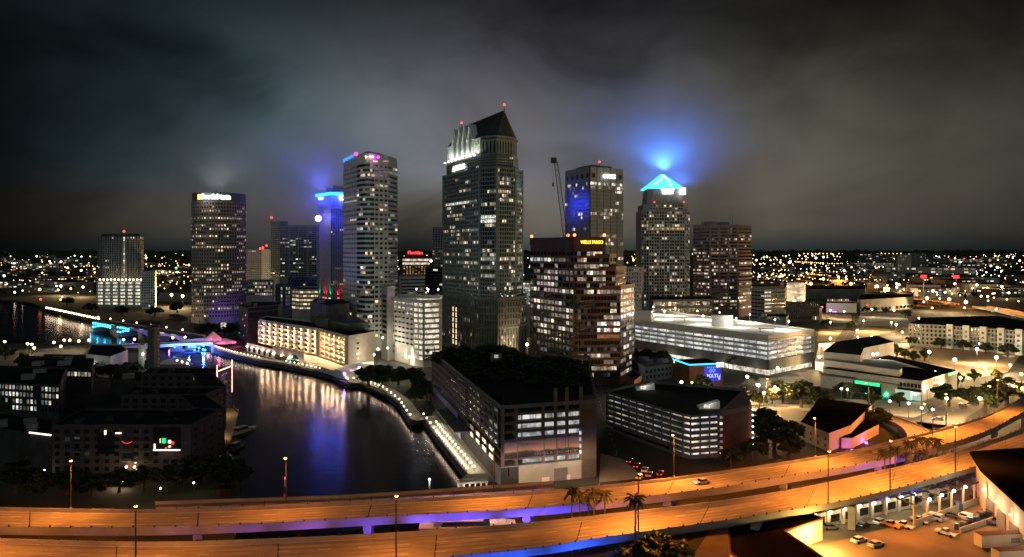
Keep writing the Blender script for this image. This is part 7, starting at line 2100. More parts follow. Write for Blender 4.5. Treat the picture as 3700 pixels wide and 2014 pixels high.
# ---------------------------------------------------------------- vehicles
def make_vehicle(name, kind, paint, lights=False):
    t = thing(name, 'x', {'sedan': 'car', 'pickup': 'pickup', 'van': 'van'}[kind], (0, 0, 0), 'parked vehicles')
    w = .92
    prof = {'sedan': [(-2.3, .35), (2.25, .35), (2.3, .7), (1.2, .92), (-1.5, .98), (-2.3, .9)],
            'pickup': [(-2.7, .45), (2.6, .45), (2.65, 1.0), (1.3, 1.12), (-.5, 1.12), (-.52, .75), (-2.55, .75), (-2.57, 1.12), (-2.7, 1.12)],
            'van': [(-2.5, .4), (2.5, .4), (2.55, 1.0), (1.7, 1.25), (1.0, 2.0), (-2.4, 2.05), (-2.5, 1.2)]}[kind]
    mb = MB(); n = len(prof)
    mb.v = [(x, -w, z) for x, z in prof]+[(x, w, z) for x, z in prof]
    mb.f = [tuple(range(n)), tuple(range(2*n-1, n-1, -1))]+[((k+1) % n, k, n+k, n+(k+1) % n) for k in range(n)]; mb.m = [0]*len(mb.f)
    mb.build('body', paint, t, True)
    cab = {'sedan': ((-1.75, 1.15), (-1.15, .45), .92, 1.42), 'pickup': ((-.5, 1.35), (-.3, .7), 1.1, 1.75), 'van': ((-2.3, 1.6), (-2.3, 1.02), 1.28, 1.82)}[kind]
    (a0, a1), (b0, b1), z0, z1 = cab; e = w-.08 if kind != 'van' else w+.02
    mb = MB(); mb.frustum([(a0, -e), (a1, -e), (a1, e), (a0, e)], [(b0, -e+.14), (b1, -e+.14), (b1, e-.14), (b0, e-.14)] if kind != 'van' else [(b0, -e), (b1, -e), (b1, e), (b0, e)], z0, z1); mb.build('windows', 'car_glass', t, True)
    if kind != 'van':
        mb = MB(); mb.box(((b0+b1)/2, 0, z1+.02), (b1-b0+.05, 2*(e-.12), .07)); mb.build('roof', paint, t, True)
    for x in (-1.45, 1.45):
        for y in (-w+.05, w-.05):
            wh = MB(); k = 10; r = .34 if kind == 'sedan' else .4
            p0 = [(x+r*math.cos(2*math.pi*j/k), y-.12, .36+r*math.sin(2*math.pi*j/k)) for j in range(k)]; p1 = [(a, y+.12, c) for a, b2, c in p0]
            wh.v = p0+p1; wh.f = [tuple(range(k)), tuple(range(2*k-1, k-1, -1))]+[((j+1) % k, j, k+j, k+(j+1) % k) for j in range(k)]; wh.m = [0]*len(wh.f)
            wh.build('wheel', 'rubber', t, True)
    fx = prof[1][0]; bx_ = prof[0][0]
    for y in (-.6, .6):
        mb = MB(); mb.box((fx+.06, y, .66), (.08, .34, .16)); mb.build('headlight', 'bulb_white' if lights else 'white_paint', t, True)
        mb = MB(); mb.box((bx_-.03, y, .78), (.08, .3, .16)); mb.build('tail_light', 'bulb_red' if lights else 'car_red', t, True)
    return t
def veh(kind, paint, label, p, rz, lights=False, name=None, group='parked vehicles'):
    t = make_vehicle(name or {'sedan': 'car', 'pickup': 'pickup_truck', 'van': 'van'}[kind], kind, paint, lights)
    t.location = p; t.rotation_euler = (0, 0, rz); t['label'] = label; t['group'] = group
    return t
k = at_x(FDf, 2548); a = FDf[k].lerp(FDn[k], .47); d = (FDf[k-1]-FDf[k]).normalized()
c = veh('sedan', 'car_silver', 'silver car driving alone on the farther viaduct', (a.x, a.y, ZT-.9), math.atan2(d.y, d.x), True)
lamp(c, (3.2, 0, .7), (1, .95, .85), 300, .2, 70, (1, 0, -.12))
for x, y, kind, paint, lab, rz in ((3222, 1906, 'pickup', 'car_orange', 'orange pickup at the left end of the yard row', 2.2), (3268, 1908, 'pickup', 'car_white', 'white pickup second in the yard row', 2.25),
        (3322, 1890, 'pickup', 'car_silver', 'silver pickup third in the yard row', 2.25), (3372, 1880, 'van', 'car_white', 'white van at the right end of the yard row', 2.25),
        (3040, 1884, 'pickup', 'car_blue', 'blue pickup beside the arcade wall', .6), (3000, 1912, 'sedan', 'car_grey', 'grey car left in the yard by the yellow wall', .1),
        (3460, 1838, 'van', 'car_blue', 'blue van below the steel frame', 1.2), (3530, 1800, 'pickup', 'car_black', 'dark pickup near the long white wall', .7), (3560, 1815, 'sedan', 'car_blue', 'blue car near the long white wall', .5)):
    p = G(x, y); veh(kind, paint, lab, (p.x, p.y, LAND+.04), rz)
for i, (x, y, kind, paint, rz) in enumerate(((3105, 1960, 'sedan', 'car_white', .5), (3165, 1975, 'sedan', 'car_silver', .5), (3420, 1935, 'pickup', 'car_white', 2.2), (3440, 1870, 'sedan', 'car_grey', 2.2), (3490, 1880, 'van', 'car_white', 2.1), (3120, 1905, 'sedan', 'car_black', .6), (3180, 1893, 'sedan', 'car_white', .6), (3600, 1895, 'pickup', 'car_blue', .4))):
    p = G(x, y); veh(kind, paint, ('white car alone in the middle of the yard', 'silver car alone in the middle of the yard', 'white pickup right of the yard row', 'grey car behind the yard row', 'white van behind the yard row', 'black car along the arcade wall', 'white car along the arcade wall', 'blue pickup beside the pallets')[i], (p.x, p.y, LAND+.04), rz)
for i, (x, y, paint) in enumerate(((2275, 1672, 'car_black'), (2300, 1690, 'car_red'), (2330, 1705, 'car_white'), (2345, 1722, 'car_silver'), (2385, 1718, 'car_red'), (2310, 1730, 'car_white'))):
    p = G(x, y); veh('sedan', paint, '%s car from the left queuing on the street below the curved garage' % nth(i), (p.x, p.y, LAND+.15), 1.25, True, None, 'cars queuing on the side street')
for i, (x, y, paint) in enumerate(((2215, 1852, 'car_grey'), (2260, 1840, 'car_white'), (2300, 1838, 'car_blue'), (2370, 1832, 'car_silver'), (2400, 1828, 'car_white'), (2425, 1824, 'car_red'), (2450, 1820, 'car_white'))):
    p = G(x, y, LAND); veh('sedan', paint, '%s car from the left parked in the gap between the viaducts' % nth(i), (p.x, p.y+4, LAND+.1), .9, False, None, 'cars parked between the viaducts')
for i, (x, y, paint) in enumerate(((2700, 1425, 'car_white'), (2850, 1395, 'car_silver'), (2905, 1390, 'car_red'), (3480, 1470, 'car_black'), (3520, 1452, 'car_silver'), (3390, 1520, 'car_grey'))):
    p = G(x, y); veh('sedan', paint, ('white car on the plaza by the corner building', 'silver car in the lot by the long garage', 'red car in the lot by the long garage', 'black car waiting at the crossing', 'silver car beyond the crossing', 'grey car turning near the ramp')[i], (p.x, p.y, LAND+.15), .5*i, i > 2, None, 'cars on the streets')

# ---------------------------------------------------------------- service yard, bottom right
def yard():
    # L-shaped building with yellow-lit yard wall
    z = 8.0
    pts = [G(x, y, z) for x, y in ((2632, 1905), (2905, 1846), (2972, 1876), (2834, 1922), (3010, 2040), (2800, 2120), (2640, 2000))]
    c = pts[3]
    t = thing('yard_building', 'dark roofed building with bright yellow yard wall at the bottom', 'building', (c.x, c.y, LAND))
    P = [(p.x, p.y) for p in pts]
    mb = MB(); mb.prism(P[::-1] if sum(P[k][0]*P[(k+1) % 7][1]-P[(k+1) % 7][0]*P[k][1] for k in range(7)) < 0 else P, LAND, z, 0, 1); mb.build('wall', ['cream_paint', 'roof_brown'], t)
    for k in range(7):
        mb = MB(); a, b2 = Vector(P[k]), Vector(P[(k+1) % 7]); mb.tube([(a.x, a.y, z+.1), (b2.x, b2.y, z+.1)], .3, 4); mb.build('eave', 'brick_brown', t)
    q = G(2912, 1928, 5.0); beacon(t, (q.x, q.y-.5, 5.4), 'bulb_yellow', .38, 'wall_lamp'); lamp(t, Vector((q.x+2.2, q.y-6, 6.2))-t.location, (1, .60, .14), 15000, .3)
    # upper-left building with slot windows
    P = [G(x, y, 9.5) for x, y in ((2640, 1990), (2700, 1930), (2660, 1905), (2600, 1930))]
    # arcade below the deck edge: piers, dark panes and lamps
    A, B = G(2935, 1915, LAND), G(3430, 1805, LAND); d = (B-A)
    t2 = thing('arcade_wall', 'cream arcade wall with dark panes and white lamps below the nearer viaduct', 'wall', (A.x, A.y, LAND))
    Ae, Be = A.copy(), B.copy()
    mb = MB(); mb.wall((Ae.x, Ae.y), (Be.x, Be.y), LAND, 6.4, -.4, 0); mb.build('wall', 'cream_paint', t2)
    n = 10
    for k in range(n):
        f0, f1 = (k+.22)/n, (k+.8)/n; a = Ae.lerp(Be, f0); c2 = Ae.lerp(Be, f1)
        mb = MB(); mb.wall((a.x, a.y), (c2.x, c2.y), 3.4, 5.4, 0, .12); mb.build('pane', 'glass_dark', t2)
        q = Ae.lerp(Be, k/n); mb = MB(); mb.box((q.x, q.y-.4, 4.6), (.8, .8, 4.4), .2); mb.build('buttress', 'cream_paint', t2)
        q = Ae.lerp(Be, (k+.05)/n)
        if k < 9:
            mb = MB(); mb.box((q.x, q.y-1.2, 7.0), (.12, 1.6, .12)); mb.build('lamp_bracket', 'steel_dark', t2)
            beacon(t2, (q.x, q.y-1.7, 6.9), 'bulb_cool', .42, 'lamp_head'); lamp(t2, Vector((q.x, q.y-2.1, 6.5))-t2.location, (1, .80, .48), 260, .25)
    # open steel frame right of it
    t3 = thing('steel_frame', 'open steel frame of columns and beams with lamps in the yard', 'frame', (G(3330, 1840).x, G(3330, 1840).y, LAND))
    F0, F1 = G(3303, 1905, LAND), G(3560, 1808, LAND); back = Vector((-3, 9, 0))
    for k in range(7):
        q = F0.lerp(F1, k/6)
        for o in (Vector((0, 0, 0)), back):
            r = q+o; mb = MB(); mb.box((r.x, r.y, LAND+3), (.45, .45, 6), .4); mb.build('column', 'cream_paint', t3)
        mb = MB(); mb.tube([q+Vector((0, 0, 6)), q+back+Vector((0, 0, 6))], .25, 4); mb.build('beam', 'steel_dark', t3)
        if k in (1, 2, 3, 4):
            beacon(t3, (q.x+.4, q.y-.5, LAND+6.4), 'bulb_cool', .45, 'lamp_head'); lamp(t3, Vector((q.x+.8, q.y-1.2, LAND+6.2))-t3.location, (1, .82, .5), 420, .25)
    for o in (Vector((0, 0, 0)), back, back*.5):
        mb = MB(); mb.tube([F0+o+Vector((0, 0, 6.06)), F1+o+Vector((0, 0, 6.06))], .22, 4); mb.build('beam', 'steel_dark', t3)
    mb = MB(); mb.wall((F0.x, F0.y), (F1.x, F1.y), LAND, LAND+2, .3, .5); mb.build('low_wall', 'cream_paint', t3)
    # big dark shed roof at the right edge with long lit wall
    z = 14.0
    R = [G(x, y, z) for x, y in ((3545, 1690), (3705, 1835), (3900, 1990))]
    far = [Vector((R[2].x+60, R[2].y, 0)), Vector((R[0].x+70, R[0].y+32, 0)), Vector((R[0].x+8, R[0].y+18, 0))]
    P = [(v.x, v.y) for v in [R[0], R[1], R[2]]+far]
    t4 = thing('shed', 'large black roofed shed with long bright cream wall at the right edge', 'building', (R[1].x, R[1].y, LAND))
    mb = MB(); mb.prism(P, LAND, z-1, 0, 1); mb.build('wall', ['cream_paint', 'roof_black'], t4)
    mb = MB(); mb.prism([(p[0]-.5, p[1]-.3) for p in P], z-.96, z, 0, 0); mb.build('roof_slab', 'roof_black', t4)
    for k in range(6):
        f = (k+.5)/6; q = R[0].lerp(R[2], f); mb = MB(); mb.box((q.x-.7, q.y-.5, 7), (.9, .9, 9), .7); mb.build('buttress', 'cream_paint', t4)
        beacon(t4, (q.x-1.8, q.y-1, 9.5), 'bulb_warm', .3, 'wall_lamp'); lamp(t4, Vector((q.x-3.2, q.y-2.4, 9.2))-t4.location, (1, .80, .52), 520, .3)
    for k in range(3):
        q = R[0].lerp(R[1], .25+.27*k); mb = MB(); mb.box((q.x-.5, q.y-.4, 5), (.3, 5, 5), -.2); mb.build('door', 'steel_grey', t4)
    # box trailers
    for i, (x, y, rz, L) in enumerate(((3620, 1985, .12, 13), (3680, 2045, .12, 12))):
        p = G(x, y); tt = thing('box_trailer', ('long cream box trailer behind', 'long cream box trailer nearest the bottom right corner')[i] + (' the other trailer in the yard' if i == 0 else ''), 'trailer', (p.x, p.y, LAND), 'box trailers in the yard', rz)
        mb = MB(); mb.box((0, 0, 2.6), (L, 2.7, 3.0)); mb.build('box', 'cream_paint', tt, True); mb = MB(); mb.box((0, 0, 4.16), (L-.1, 2.6, .1)); mb.build('roof', 'brick_brown', tt, True)
        for dx in (-L*.35, -L*.28, L*.3):
            for dy in (-1, 1): mb = MB(); mb.ball((dx, dy, .5), .5, 8, 6); mb.build('wheel', 'rubber', tt, True)
        mb = MB(); mb.box((L*.2, -1.37, 2.6), (2.5, .05, 1.2)); mb.build('vent_panel', 'steel_grey', tt, True)
    # low yard wall with dark crates, motorbikes line
    A, B = G(3470, 1925), G(3640, 1868)
    t5 = thing('yard_wall', 'low cream wall between crates in the right yard', 'wall', (A.x, A.y, LAND)); mb = MB(); mb.wall((A.x, A.y), (B.x, B.y), LAND, LAND+1.3, -.2, .2); mb.build('coping', 'cream_paint', t5)
    rr = random.Random(9)
    for i in range(14):
        q = A.lerp(B, (i+.5)/14)+Vector((rr.uniform(-1, .4), rr.uniform(1.2, 3.0), 0)); s = rr.uniform(.9, 1.6)
        tt = thing('pallet_stack', '%s dark stacked pallet from the left behind the low yard wall' % nth(i), 'pallet', (q.x, q.y, LAND), 'pallet stacks in the yard', rr.random())
        for k in range(4):
            mb = MB(); mb.box((0, 0, .2+k*.42*s), (s*1.2, s, .3*s)); mb.build('pallet', ('panel_dark', 'car_blue', 'steel_dark')[rr.randrange(3)], tt, True)
em('bulb_yellow', (1, .72, .25), 7)
yard()
# ---------------------------------------------------------------- street lamps and far city
def lamp_kind(name, mat, h, r, cat='street lamp'):
    t = thing(name, 'x', cat, (0, 0, 0))
    mb = MB(); mb.cyl((0, 0), 0, h, .14, .09, 6); mb.build('post', 'steel_dark', t, True)
    mb = MB(); mb.ball((0, 0, h+r*.8), r, 8, 6); mb.build('globe', mat, t, True)
    return t
protos = {}
def street_lamp(label, p, mat, h, r, color=None, power=0, group=None):
    key = (mat, h, r)
    if key not in protos:
        o = lamp_kind('street_lamp', mat, h, r); protos[key] = o; o.location = p; o['label'] = label
    else: o = copy_tree(protos[key], p, 0, label)
    if group: o['group'] = group
    if power: lamp(o, (0, -r*1.6, h+r*.6), color, power, .4)
    return o
WH = (1, .9, .72); OR = (1, .5, .16)
def row(pts, mat, h, r, color, power, what, group):
    for i, (x, y) in enumerate(pts):
        # pixel is the lamp globe itself
        z = LAND+h+r*.8; p = G(x, y, z); street_lamp('%s %s' % (nth(i), what), (p.x, p.y, LAND), mat, h, r, color, power, group)
row(((17, 1235), (28, 1263), (100, 1243), (115, 1245), (124, 1258), (195, 1238), (220, 1252), (232, 1230), (252, 1230), (285, 1233), (321, 1230)), 'bulb_warm', 6, .85, (1, .75, .45), 1800, 'globe lamp from the left along the approach road', 'lamps along the approach road')
row(((640, 1303), (658, 1308), (676, 1313)), 'bulb_warm', 4, .6, (1, .8, .55), 500, 'globe lamp from the left on the west quay', 'lamps on the west quay')
row(((1425, 1262), (1438, 1268), (1452, 1273), (1465, 1282), (1480, 1290)), 'bulb_white', 5, .75, (1, .86, .6), 1900, 'bright globe lamp from the left below the tall cream garage', 'lamps below the cream garage')
row(((1298, 1328), (1512, 1340), (1447, 1345), (1510, 1405)), 'bulb_white', 5, .5, (1, .88, .62), 700, 'white park lamp from the left beside the hotel end wall', 'park lamps by the hotel')
row(((2700, 1362), (2740, 1392), (2462, 1382), (2325, 1392), (2810, 1330)), 'bulb_white', 8, .8, (1, .88, .62), 4200, 'white street lamp around the corner building, counted from left', 'street lamps by the corner building')
row(((3040, 1405), (3062, 1408), (3215, 1450), (3283, 1458), (3350, 1400), (3330, 1475), (3370, 1480)), 'bulb_white', 6, .55, (1, .9, .66), 1300, 'white lamp from the left in front of the green floodlit building', 'lamps before the green building')
row(((3445, 1228), (3540, 1242), (3645, 1258), (3380, 1220), (3500, 1236)), 'bulb_white', 5, .8, (1, .9, .7), 900, 'bright lamp from the left before the grey apartment block', 'lamps before the grey apartments')
row(((3357, 1272), (3600, 1292), (3238, 1173), (3098, 1195), (3450, 1300), (3530, 1262)), 'bulb_white', 9, 1.0, (1, .70, .36), 26000, 'bright flood lamp of the sandy lot, counted from the left', 'flood lamps of the sandy lot')
row(((3575, 1400), (3690, 1352), (3695, 1405)), 'bulb_orange', 9, .8, OR, 5200, 'orange street lamp on the diagonal street, counted from below', 'orange street lamps')
row(((2735, 1390), (2500, 1382)), 'bulb_orange', 7, .5, OR, 1800, 'small orange lamp near the curved garage, counted from right', 'small orange lamps')
row(((2325, 1078), (2385, 1085), (2405, 1086), (2520, 1080), (2455, 1098)), 'bulb_white', 12, 1.0, WH, 3000, 'lamp from the left between pyramid tower and long garage', 'lamps behind the long garage')
row(((1925, 1168), (1905, 1245), (1790, 1098)), 'bulb_white', 9, 1.0, WH, 2500, 'lamp beside the gabled tower base, counted from right', 'lamps by the gabled tower')
row(((160, 1700), (265, 1730), (580, 1765), (700, 1745)), 'bulb_white', 4, .3, (1, .85, .6), 160, 'small garden lamp from the left before the front apartment wing', 'garden lamps')
row(((720, 1640), (735, 1600), (742, 1560), (752, 1520), (758, 1490)), 'bulb_warm', 3.5, .35, (1, .78, .45), 420, 'path lamp on the west river path, counted from below', 'path lamps of the west bank')
row(((420, 1740), (445, 1745)), 'bulb_warm', 1.5, .5, (1, .75, .4), 400, 'low lamp in the garden below the front wing', 'low garden lamps')
# promenade upstream: string of lamps along the far bank
for i in range(22):
    f = i/21; p = G(168, 1113, LAND+4).lerp(G(356, 1153, LAND+4), f)
    street_lamp('%s promenade lamp from the left on the far river bank' % nth(i), (p.x, p.y, LAND), 'bulb_warm', 3.5, 1.0, (1, .78, .48), 160 if i % 3 == 0 else 0, 'promenade lamps')
rf = random.Random(123)
# distant streets: individually placed lamps (thin towards the horizon)
def far_point(x, y): return G(x, y, LAND)
n = 0
bands = ((0, 700, 925, 1010, 60), (0, 420, 1010, 1100, 26), (880, 1150, 1040, 1110, 14), (1440, 1610, 925, 980, 10), (2270, 2330, 925, 990, 8), (2730, 3700, 925, 1000, 95), (2730, 3700, 1000, 1120, 75), (3400, 3700, 1120, 1180, 8))
for x0, x1, y0, y1, m in bands:
    for k in range(int(m*.55)):
        x = rf.uniform(x0, x1); y = y0+(y1-y0)*rf.random()**1.3
        if any(a < x < b_ for a, b_ in ((690, 890),)): continue
        p = G(x, y, LAND+8)
        r = max(.7, p.y/2727*rf.uniform(2.2, 4.2)); r = min(r, 7.5); r = round(r*2)/2
        u = rf.random(); mat = 'bulb_orange' if u < (.3 if x > 2000 else .18) else ('bulb_white' if u < .6 else ('bulb_warm' if u < .93 else ('bulb_green' if u < .965 else 'bulb_red')))
        street_lamp('far %s street lamp in the distant city %s' % ({'bulb_orange': 'orange', 'bulb_white': 'white', 'bulb_warm': 'warm yellow', 'bulb_green': 'green', 'bulb_red': 'red'}[mat], 'left of the round tower' if x < 700 else ('between the towers' if x < 2500 else 'right of the rose granite tower')), (p.x, p.y, LAND), mat, 8, r, None, 0, 'far city lamps'); n += 1
# the uncountable glitter beyond
mats = ['bulb_white', 'bulb_warm', 'bulb_orange', 'bulb_cool', 'bulb_red']
mb = MB()
for k in range(60):   # lit streets seen end-on or crossing: lines of lamps
    x = rf.uniform(2700, 3750) if k % 3 else rf.uniform(-50, 650); y = rf.uniform(925, 1060); a = G(x, y, LAND+9); L = rf.uniform(250, 900)*(a.y/1600); th = rf.choice((0.12, 1.45, 1.5, .2, 2.9)); m_ = rf.choice((1, 2, 2, 0)); nn_ = rf.randrange(9, 22)
    for j in range(nn_):
        p = a+Vector((math.cos(th), math.sin(th), 0))*(L*j/nn_); mb.ball(p, p.y/2727*rf.uniform(.9, 1.6), 5, 4, m_)
for k in range(850):
    x = rf.uniform(-300, 4000); y = HY+8+ (abs(rf.gauss(0, 1))*34)
    if x < 900 and rf.random() < .45: continue
    p = G(x, y, LAND+rf.uniform(4, 14)); r = p.y/2727*rf.uniform(.5, 1.5)
    u = rf.random(); mb.ball(p, r, 5, 4, 0 if u < .25 else 1 if u < .62 else 2 if u < .92 else 3 if u < .97 else 4)
for k in range(26):   # lights of the causeway on the horizon
    x = 2905+350*k/25; p = G(x, 917+rf.uniform(-.6, .6), 30); mb.ball(p, p.y/2727*1.5, 5, 4, 2)
o = mb.build('distant_city_lights', mats); tag(o, 'scattered glitter of distant city lights up to the horizon', 'lights', None, 'stuff')
# far buildings: low dark boxes with a few lit windows
def far_building(label, x, y, w, h, d, mat, p_lit, mats_, seed, group, rows, cols):
    c = G(x, y, LAND); rz = rf.uniform(-.35, .35)
    t = thing('far_building', label, 'building', (c.x, c.y, LAND), group, rz)
    mb = MB(); mb.box((0, d/2, h/2), (w, d, h)); mb.build('wall', mat, t, True)
    mb = MB(); mb.box((0, d/2, h+.15), (w+.4, d+.4, .5)); mb.build('roof', 'roof_dark', t, True)
    rr = random.Random(seed); cw, ch = w/cols, h/rows
    for r in range(rows):
        for k in range(cols):
            if rr.random() < p_lit: put('window', window_mesh(round(cw*.6, 1), round(ch*.5, 1), rr.choice(mats_)), t, (-w/2+(k+.5)*cw, -.05, (r+.5)*ch))
    return t
i = 0
for x0, x1, y0, y1, m in ((0, 690, 935, 1060, 42), (890, 1150, 990, 1045, 8), (2740, 3700, 930, 1075, 85), (2900, 3300, 1080, 1110, 6)):
    for k in range(m):
        x = rf.uniform(x0, x1); y = y0+(y1-y0)*rf.random()
        Y = G(x, y).y; w = rf.uniform(25, 70)*max(1, Y/1500); h = rf.uniform(6, 16)*max(1, Y/2200)
        if Y < 1000: w *= .7
        wm_ = rf.choice(['concrete_dark', 'panel_grey', 'stone_dark', 'concrete']); far_building('far low %s building in the distant city %s' % ({'concrete_dark': 'dark', 'panel_grey': 'grey', 'stone_dark': 'brownish black', 'concrete': 'pale'}[wm_], 'left of the round tower' if x < 700 else ('between the towers' if x < 2500 else 'right of the rose granite tower')), x, y, w, h, w*.6, wm_, .3, ('lit_warm', 'lit_pale', 'lit_office'), i, 'far city buildings', 3, 7); i += 1
# named far buildings
fb = [('pale far tower standing left of a dark far tower on the right horizon', 3268, 1000, 36, 62, 'concrete'), ('dark wide far tower on the right horizon', 3312, 985, 58, 66, 'concrete_dark'), ('second dark far tower on the right horizon', 3355, 982, 50, 62, 'panel_dark'),
      ('brightly lit far warehouse on the right horizon', 3160, 972, 180, 24, 'panel_white'), ('long far block lit warm on the right', 3360, 1000, 230, 26, 'concrete'), ('far lit hall with yellow roofline on the upper left', 130, 975, 170, 22, 'concrete')]
for k, (lab, x, y, w, h, mat) in enumerate(fb):
    far_building(lab, x, y, w, h, 30, mat, .22 if k < 3 else .55, ('lit_warm', 'lit_pale', 'lit_office'), 900+k, None, 7 if k < 3 else 3, 6 if k < 3 else 14)
# mid-distance blocks on the right
block('parking_garage', 'beige parking garage with one bright vertical stair strip beside the rose tower', 'garage', [(2715, 800), (2762, 782), (2835, 790), (2840, 830), (2720, 840)], ZP(1045, 785), 'concrete',
      [(0, LAND+2, ZP(1050, 785), 8, 4, .9, .4, LF(501, .1, 0, WARM)), (1, LAND+2, ZP(1050, 785), 8, 6, .9, .4, lambda r, c: 'lit_garage' if c in (0, 1) else None)], roof='concrete_pale')
b = block('parking_garage', 'low garage with long rows of lit decks right of the beige garage', 'garage', [(2842, 900), (2910, 890), (2912, 960), (2850, 960)], ZP(1022, 895), 'concrete_pale',
      [(0, LAND+2, ZP(1026, 895), 5, 9, .95, .45, lambda r, c: 'lit_garage')], roof='concrete_pale')
block('dark_hall', 'wide dark hall with a row of warm lamps along its base', 'building', [(2915, 1050), (3125, 1050), (3130, 1150), (2925, 1150)], ZP(1045, 1050), 'concrete_dark',
      [(0, LAND+2, LAND+8, 1, 26, .5, .5, lambda r, c: 'lit_warm' if 8 < c < 19 else None)])
b = block('low_pavilion', 'low white pavilion with violet glow on its wall', 'building', [(2985, 905), (3095, 900), (3100, 940), (2990, 940)], ZP(1096, 902), 'white_paint')
lamp(b.root, Vector((*V2(3015, 893), 8))-b.root.location, (.25, .1, 1), 900, .5); mb = MB(); q = XY(3015, 897); mb.box((q.x, q.y, 4), (5, .5, .5)); b.part('violet_floodlight', mb, 'bulb_violet')
b = block('grey_wall_hall', 'long grey hall with lit sign below the orange viaduct ramps', 'building', [(3098, 915), (3110, 900), (3300, 960), (3300, 1030), (3110, 1030)], ZP(1083, 905), 'concrete',
      [(1, LAND+1, LAND+6, 1, 14, .7, .6, LF(503, .2, 0, COOL))])
b = block('row_shop', 'small dark house with lit roof letters left of the long garage roof', 'building', [(2740, 690), (2840, 680), (2850, 715), (2750, 720)], ZP(1145, 685), 'panel_dark', boxes=1)
wall_text(b.root, 'AUA', b.P[0], b.P[1], .55, ZP(1152, 677), 3, 'canvas', 12, .4)
block('dark_shop', 'dark two storey house with small lit windows beyond the long garage', 'building', [(2840, 790), (2960, 780), (2970, 820), (2850, 825)], ZP(1112, 785), 'stone_dark', [(0, LAND+1, ZP(1114, 695), 3, 14, .4, .5, LF(504, .15, 0, WARM))])
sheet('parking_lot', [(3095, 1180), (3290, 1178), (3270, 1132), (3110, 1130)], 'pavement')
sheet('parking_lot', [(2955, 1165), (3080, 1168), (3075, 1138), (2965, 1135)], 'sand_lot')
row(((3150, 1118), (3230, 1122), (3000, 1122), (3050, 1126)), 'bulb_warm', 8, 1.0, (1, .8, .5), 9000, 'lamp of the far car parks below the grey hall, from the left', 'car park lamps')
# orange lit viaducts in the distance
for i, (pts, z) in enumerate(((((2905, 1040), (2920, 1005), (2990, 985), (3090, 978), (3250, 975)), 10), (((3120, 1062), (3250, 1075), (3400, 1090), (3440, 1098)), 9), (((3540, 1105), (3620, 1118), (3700, 1135), (3800, 1160)), 8), (((100, 1003), (300, 1001), (600, 998), (700, 997)), 9), (((3430, 940), (3560, 945), (3720, 950)), 12))):
    P = crom([G(x, y, z) for x, y in pts], 14); ef = []; en = []
    for k, p in enumerate(P):
        d = P[min(k+1, 13)]-P[max(k-1, 0)]; n_ = Vector((d.y, -d.x, 0)).normalized(); ef.append(p-n_*9); en.append(p+n_*9)
    lab = ('orange lit curved far viaduct right of the rose tower', 'orange lit straight far viaduct beyond the grey hall', 'orange lit far viaduct at the right edge behind the apartments', 'thin orange lit far viaduct behind the round tower', 'thin far viaduct near the right horizon')[i]
    t, a_, b_ = viaduct('far_viaduct', lab, ef, en, 14, (3, 7, 11), (), lanes=2)
    for k in range(1, 14, 2 if i != 4 else 4):
        p = a_[k]; h = 11; mb = MB(); mb.cyl((p.x, p.y), z, z+h, .2, .15, 5); mb.build('lamp_post', 'steel_dark', t)
        beacon(t, (p.x, p.y, z+h), 'bulb_orange', max(.8, p.y/2727*2.4), 'lamp_globe'); c2 = a_[k].lerp(b_[k], .4)
        lamp(t, Vector((c2.x, c2.y, z+h))-t.location, ORANGE, 14000*(1+(p.y/1500)), .5, 165, (0, 0, -1), .4)
sheet('interchange', [(2890, 1042), (3080, 1040), (3110, 992), (2960, 990)], 'asphalt_worn', LAND+.3)
for i, (x, y) in enumerate(((2930, 1030), (2975, 1012), (3030, 1005), (3075, 1030))):
    p = G(x, y, LAND+14); street_lamp('%s orange lamp of the far interchange right of the rose tower' % nth(i), (p.x, p.y, LAND), 'bulb_orange', 14, 2.5, ORANGE, 110000, 'interchange lamps')
row(((1366, 1262), (1400, 1258), (1330, 1240), (1352, 1282), (1450, 1225)), 'bulb_white', 9, .6, (1, .9, .66), 2200, 'added lamp at the foot of the white banded tower, from the left', 'added lamps by the banded tower')  # lamps added to lighten the walls of the banded tower
wp = [(2690, 1205), (2860, 1215), (2960, 1290), (3000, 1225), (3080, 1245), (3150, 1215), (3210, 1235), (3260, 1200), (3320, 1180), (3180, 1300), (3270, 1330), (3380, 1345), (3470, 1365), (3560, 1330), (3650, 1320), (2890, 1395), (2800, 1400), (2620, 1430), (2760, 1420), (3420, 1440), (3540, 1440), (3660, 1395), (3120, 1160), (3220, 1165), (3320, 1150), (3000, 1165), (3420, 1180), (3560, 1165), (3660, 1180)]
row(wp, 'bulb_warm', 9, .7, (1, .62, .26), 20000, 'warm lamp added to light the district around the green floodlit building', 'added district lamps')  # lamps added to brighten the ground of this district
sheet('lightened_street', [(2960, 1335), (3230, 1245), (3320, 1238), (3160, 1330), (2985, 1400)], 'pavement', LAND+.065)  # this and the next three: pale sheets added so the ground looks lit
sheet('lightened_street', [(3250, 1235), (3700, 1285), (3760, 1270), (3300, 1222)], 'pavement', LAND+.075)
sheet('lightened_lot', [(2600, 1470), (2900, 1455), (2760, 1425), (2620, 1440)], 'pavement', LAND+.068)
sheet('lightened_lot', [(2950, 1235), (3080, 1230), (3250, 1195), (3080, 1175), (2960, 1190)], 'sand_lot', LAND+.07)
